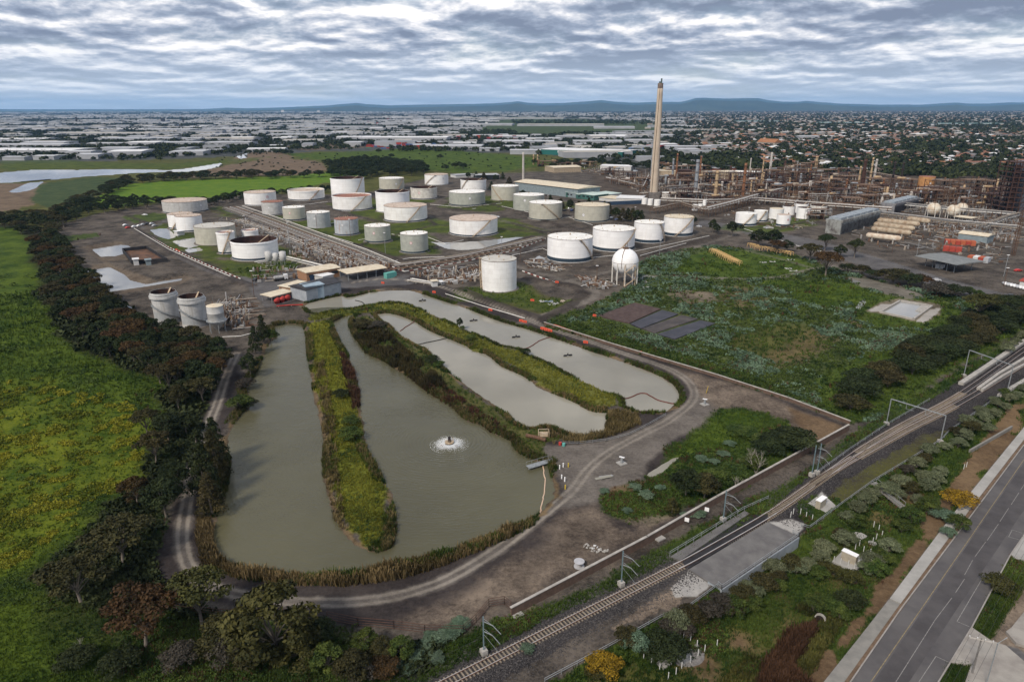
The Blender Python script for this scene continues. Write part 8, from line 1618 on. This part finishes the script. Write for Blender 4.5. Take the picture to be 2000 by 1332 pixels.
for rowy in list(np.arange(336, 262, -1.35))+list(np.arange(262, 232, -1.0))+list(np.arange(232, 218, -.7)):
    x = -60+rr.uniform(0, 10)
    while x < 2080:
        p = P(x, rowy, 0); sub = x > 1310+rr.uniform(-60, 60)+(40 if rowy > 300 else 0) or (rowy < 232 and x > 1150 and rr.random() < .5)
        D = p[1]; px_m = D/FPX
        if sub:
            x += rr.uniform(9, 22)/px_m*(1.0 if rowy > 250 else 2.2)
            if inF(p[0], p[1]) and p[1] < 3000: continue
            g_ = rr.random()
            if g_ < .52:
                w, d = rr.uniform(10, 19), rr.uniform(8, 12); rz = street+(1.57 if rr.random() < .5 else 0)
                if D > 2500: w *= 1.5; d *= 1.4
                if rr.random() < .04: w, d = rr.uniform(25, 60), rr.uniform(15, 30)
                if free(p[0], p[1], max(w, d)*.5, 30):
                    ri = rr.choices(range(6), [5, 5, 4, 2.4 if w < 24 else 9, 1.5, 2])[0]
                    if nh < 290 and w < 20: nh += 1; house_thing(p[0], p[1], w, d, rz, ri, ('nearest the plant' if rowy > 318 else 'behind the plant')+' beyond '+near(P(x, 385)))
                    else: SUB.add(p[0], p[1], w, d, 3.2 if w < 24 else 6, rz, w < 24, 2.2 if w < 24 else 1.2, ri)
            elif g_ < .95: tl.append((p[0], p[1], rr.uniform(3.4, 7.2)*(1 if D < 3000 else 1.6)))
        else:
            x += rr.uniform(35, 110)/px_m; band = math.sin(rowy*.55+math.sin(x*.004)*2.2)
            if inF(p[0], p[1]): continue
            w, d = rr.choice([rr.uniform(25, 70), rr.uniform(80, 210)]), rr.uniform(30, 90)
            if rr.random() < (.66 if band > -.35 else .12) and free(p[0], p[1], max(w, d)*.52, 30): IND.add(p[0], p[1], w, d, rr.uniform(6, 11), .12+rr.uniform(-.05, .05), False, 1.2, rr.choices(range(4), [1, 3, 5, 3])[0])
            elif rr.random() < (.55 if band > -.35 else 1):
                for _ in range(8): tl.append((p[0]+rr.uniform(-60, 60), p[1]+rr.uniform(-30, 30), rr.uniform(4, 8)))
SUB.build('suburb_houses', HW, HR, 'low houses of the suburb fading into the distance', 'houses'); IND.build('industrial_sheds', GRW, [RW, RP, RM, RC], 'countless far industrial sheds fading into the distance', 'sheds')
# far trees as one mass
def treemass(tl, label, name, seed, m='dark'):
    r = np.random.default_rng(seed); tl = np.array(tl); n = len(tl); per = 26
    d = r.normal(size=(n, per, 3)); d /= np.linalg.norm(d, axis=2)[..., None]; d[..., 2] = np.abs(d[..., 2])*1.0-.15
    c = np.c_[tl[:, 0], tl[:, 1], tl[:, 2]*.55][:, None, :]+d*tl[:, 2][:, None, None]*np.array([1, 1, .8])*r.uniform(.6, 1, (n, per, 1)); s = tl[:, 2][:, None, None]*.36
    nn = d+r.normal(size=d.shape)*.4; nn /= np.linalg.norm(nn, axis=2)[..., None]; t = np.cross(nn, r.normal(size=d.shape)); t /= np.linalg.norm(t, axis=2)[..., None]; b = np.cross(nn, t)
    V = np.stack([c-t*s, c-b*s, c+t*s, c+b*s], 2).reshape(-1, 3); tone = np.repeat(np.clip(np.repeat(r.normal(.40, .22, n)[:, None], per, 1)+r.normal(0, .15, (n, per)), 0, 1).ravel(), 4)
    o = ob(name, npmesh(name, V, np.arange(len(V)).reshape(-1, 4), LM[m], {'tone': tone})); tag(o, label, 'trees', None, 'stuff')
extra = []
for (xa, ya, xb, yb, n, s) in [(1330,322,2050,338,240,6),(1300,300,1990,320,200,6.5),(1380,305,1480,335,50,9),(1760,275,1880,300,150,8),(1900,235,1990,250,60,8),(1840,232,1900,245,60,9),(0,262,100,286,140,8),(60,270,250,288,60,7),(700,258,1010,266,260,7),(1080,262,1190,268,90,8),(880,256,1000,262,60,8),(1000,236,1300,244,420,9),(500,262,760,272,110,7),(480,290,560,301,50,6),(560,285,700,294,60,6),(760,290,960,297,80,6),(380,282,480,290,60,6),(150,285,420,305,120,6),(0,303,340,314,90,5.5),(300,240,900,256,420,7),(0,225,900,240,500,8),(900,218,2000,228,1500,10),(0,217,900,224,500,10),(1500,330,1990,345,130,6),(1820,340,2050,352,60,7),(1740,318,1800,345,30,8),(1100,296,1300,300,40,7),(1400,270,2000,300,500,6.5),(1300,228,2000,262,1400,8)]:
    for _ in range(n): p = P(rr.uniform(xa, xb), rr.uniform(ya, yb), 0); extra.append((p[0], p[1], s*rr.uniform(.6, 1.25)))
treemass([t for t in tl if not 0], 'dark garden and street trees scattered through the far city', 'far_trees', 1); treemass(extra, 'dark tree lines and groves of the far plain', 'far_trees', 2)
mtl = [(*P(rr.uniform(420, 1080), rr.uniform(300, 330))[:2], rr.uniform(1, 2.5)) for _ in range(160)]; treemass(mtl, 'small dark shrubs dotted over the far meadow', 'far_shrubs', 3)
# cranes / tower blocks on the horizon
for x, y, w, h, lab in [(552,219,60,55,'pale block on the horizon at the left'),(622,219,60,45,'second pale block on the horizon'),(150,240,10,40,'thin tower in the left distance'),(318,238,24,30,'dark tower block in the left distance'),(358,240,8,38,'thin pole in the left distance'),(1488,300,0,0,''),(950,244,14,16,'pale dome tank in the middle distance')]:
    if w: p = P(x, y+1.5, 0); t = thing('tower', lab, 'tower', p); part('body', MB().prism([(-w/2, 0), (w/2, 0), (w/2, w/2), (-w/2, w/2)], 0, h), WALLW if 'pale' in lab else CM['k'], t); part('cap', MB().box((0, w/4, h+1), (w*.5, w*.3, 3)), RG, t)
# church-like hall in the suburb
t, l = building(1478,285,1512,287,24,9,'terracotta-roofed hall with gables standing out in the suburb',HW,HR[4],'hall','hall',8,win=3)
# ---------------------------------------------------------------- hills
RIDGE = [(-400,214),(0,213.5),(100,214),(250,214),(400,213.5),(440,211),(480,212),(560,210),(640,206.5),(680,203),(697,201.5),(715,204),(760,206.5),(830,205),(900,204),(960,202.5),(1000,200),(1012,198),(1030,201),(1060,202),(1100,202),(1140,199),(1175,196),(1200,199),(1235,201),(1270,199.5),(1330,199.5),(1345,196),(1358,192),(1380,191.5),(1420,193),(1480,192),(1500,196),(1530,199),(1560,199),(1575,197.5),(1600,200),(1640,202.5),(1720,205),(1800,205),(1850,202),(1870,201),(1890,203),(1930,203),(1975,200.5),(2000,200.5),(2060,202),(2400,206)]
HM = mat('hill_green', (.020,.032,.020), (.045,.060,.035), scale=.0008, rough=1)
def ridge(dist, dy, jag, name, seed, lift=0):
    pts = np.array(RIDGE); xs = np.arange(-400, 2400, 5.0); ys = np.interp(xs, pts[:, 0], pts[:, 1])+dy; V = []; r = np.random.default_rng(seed)
    nz = (fbm(xs*.02, xs*0+seed, 4, seed)-.5)*jag; prof = [(-.10, 0), (-.06, .35), (-.02, .8), (0, 1), (.05, .7), (.15, 0)]
    for f, hf in prof:
        for i, x in enumerate(xs):
            d = dirw((x-1000)/FPX, (ys[i]+nz[i]-666)/FPX); k = dist/d[1]; zt = H+d[2]*k
            zb = max(zt, 5)*hf*(1 if hf in (0, 1) else .8+.4*r.random()); D = dist*(1+f); V.append((d[0]/d[1]*D, D, zb-3))
    n = len(xs); F = [(j*n+i, j*n+i+1, (j+1)*n+i+1, (j+1)*n+i) for j in range(len(prof)-1) for i in range(n-1)]
    o = ob(name, npmesh(name, np.array(V), np.array(F), HM, smooth=True)); tag(o, kind='structure')
ridge(34000, 0, 1.2, 'hills', 1); ridge(22000, 4.2, 2.2, 'hills', 2)
# ================================================================== HAZE
hv = bpy.data.materials.new('haze'); hv.use_nodes = True; t = hv.node_tree; t.nodes.clear()
v = N(t, 'ShaderNodeVolumePrincipled'); v.inputs['Color'].default_value = (.30, .60, 1.0, 1); v.inputs['Density'].default_value = 2.5e-5; v.inputs['Anisotropy'].default_value = 0.1
oo = N(t, 'ShaderNodeOutputMaterial'); L(t, v.outputs[0], oo.inputs['Volume'])
hb_ = MB().box((0, 21500, 277), (80000, 45000, 583)); o = ob('haze', hb_.mesh('haze', hv)); tag(o, kind='stuff')
SC.view_settings.exposure = 0.34
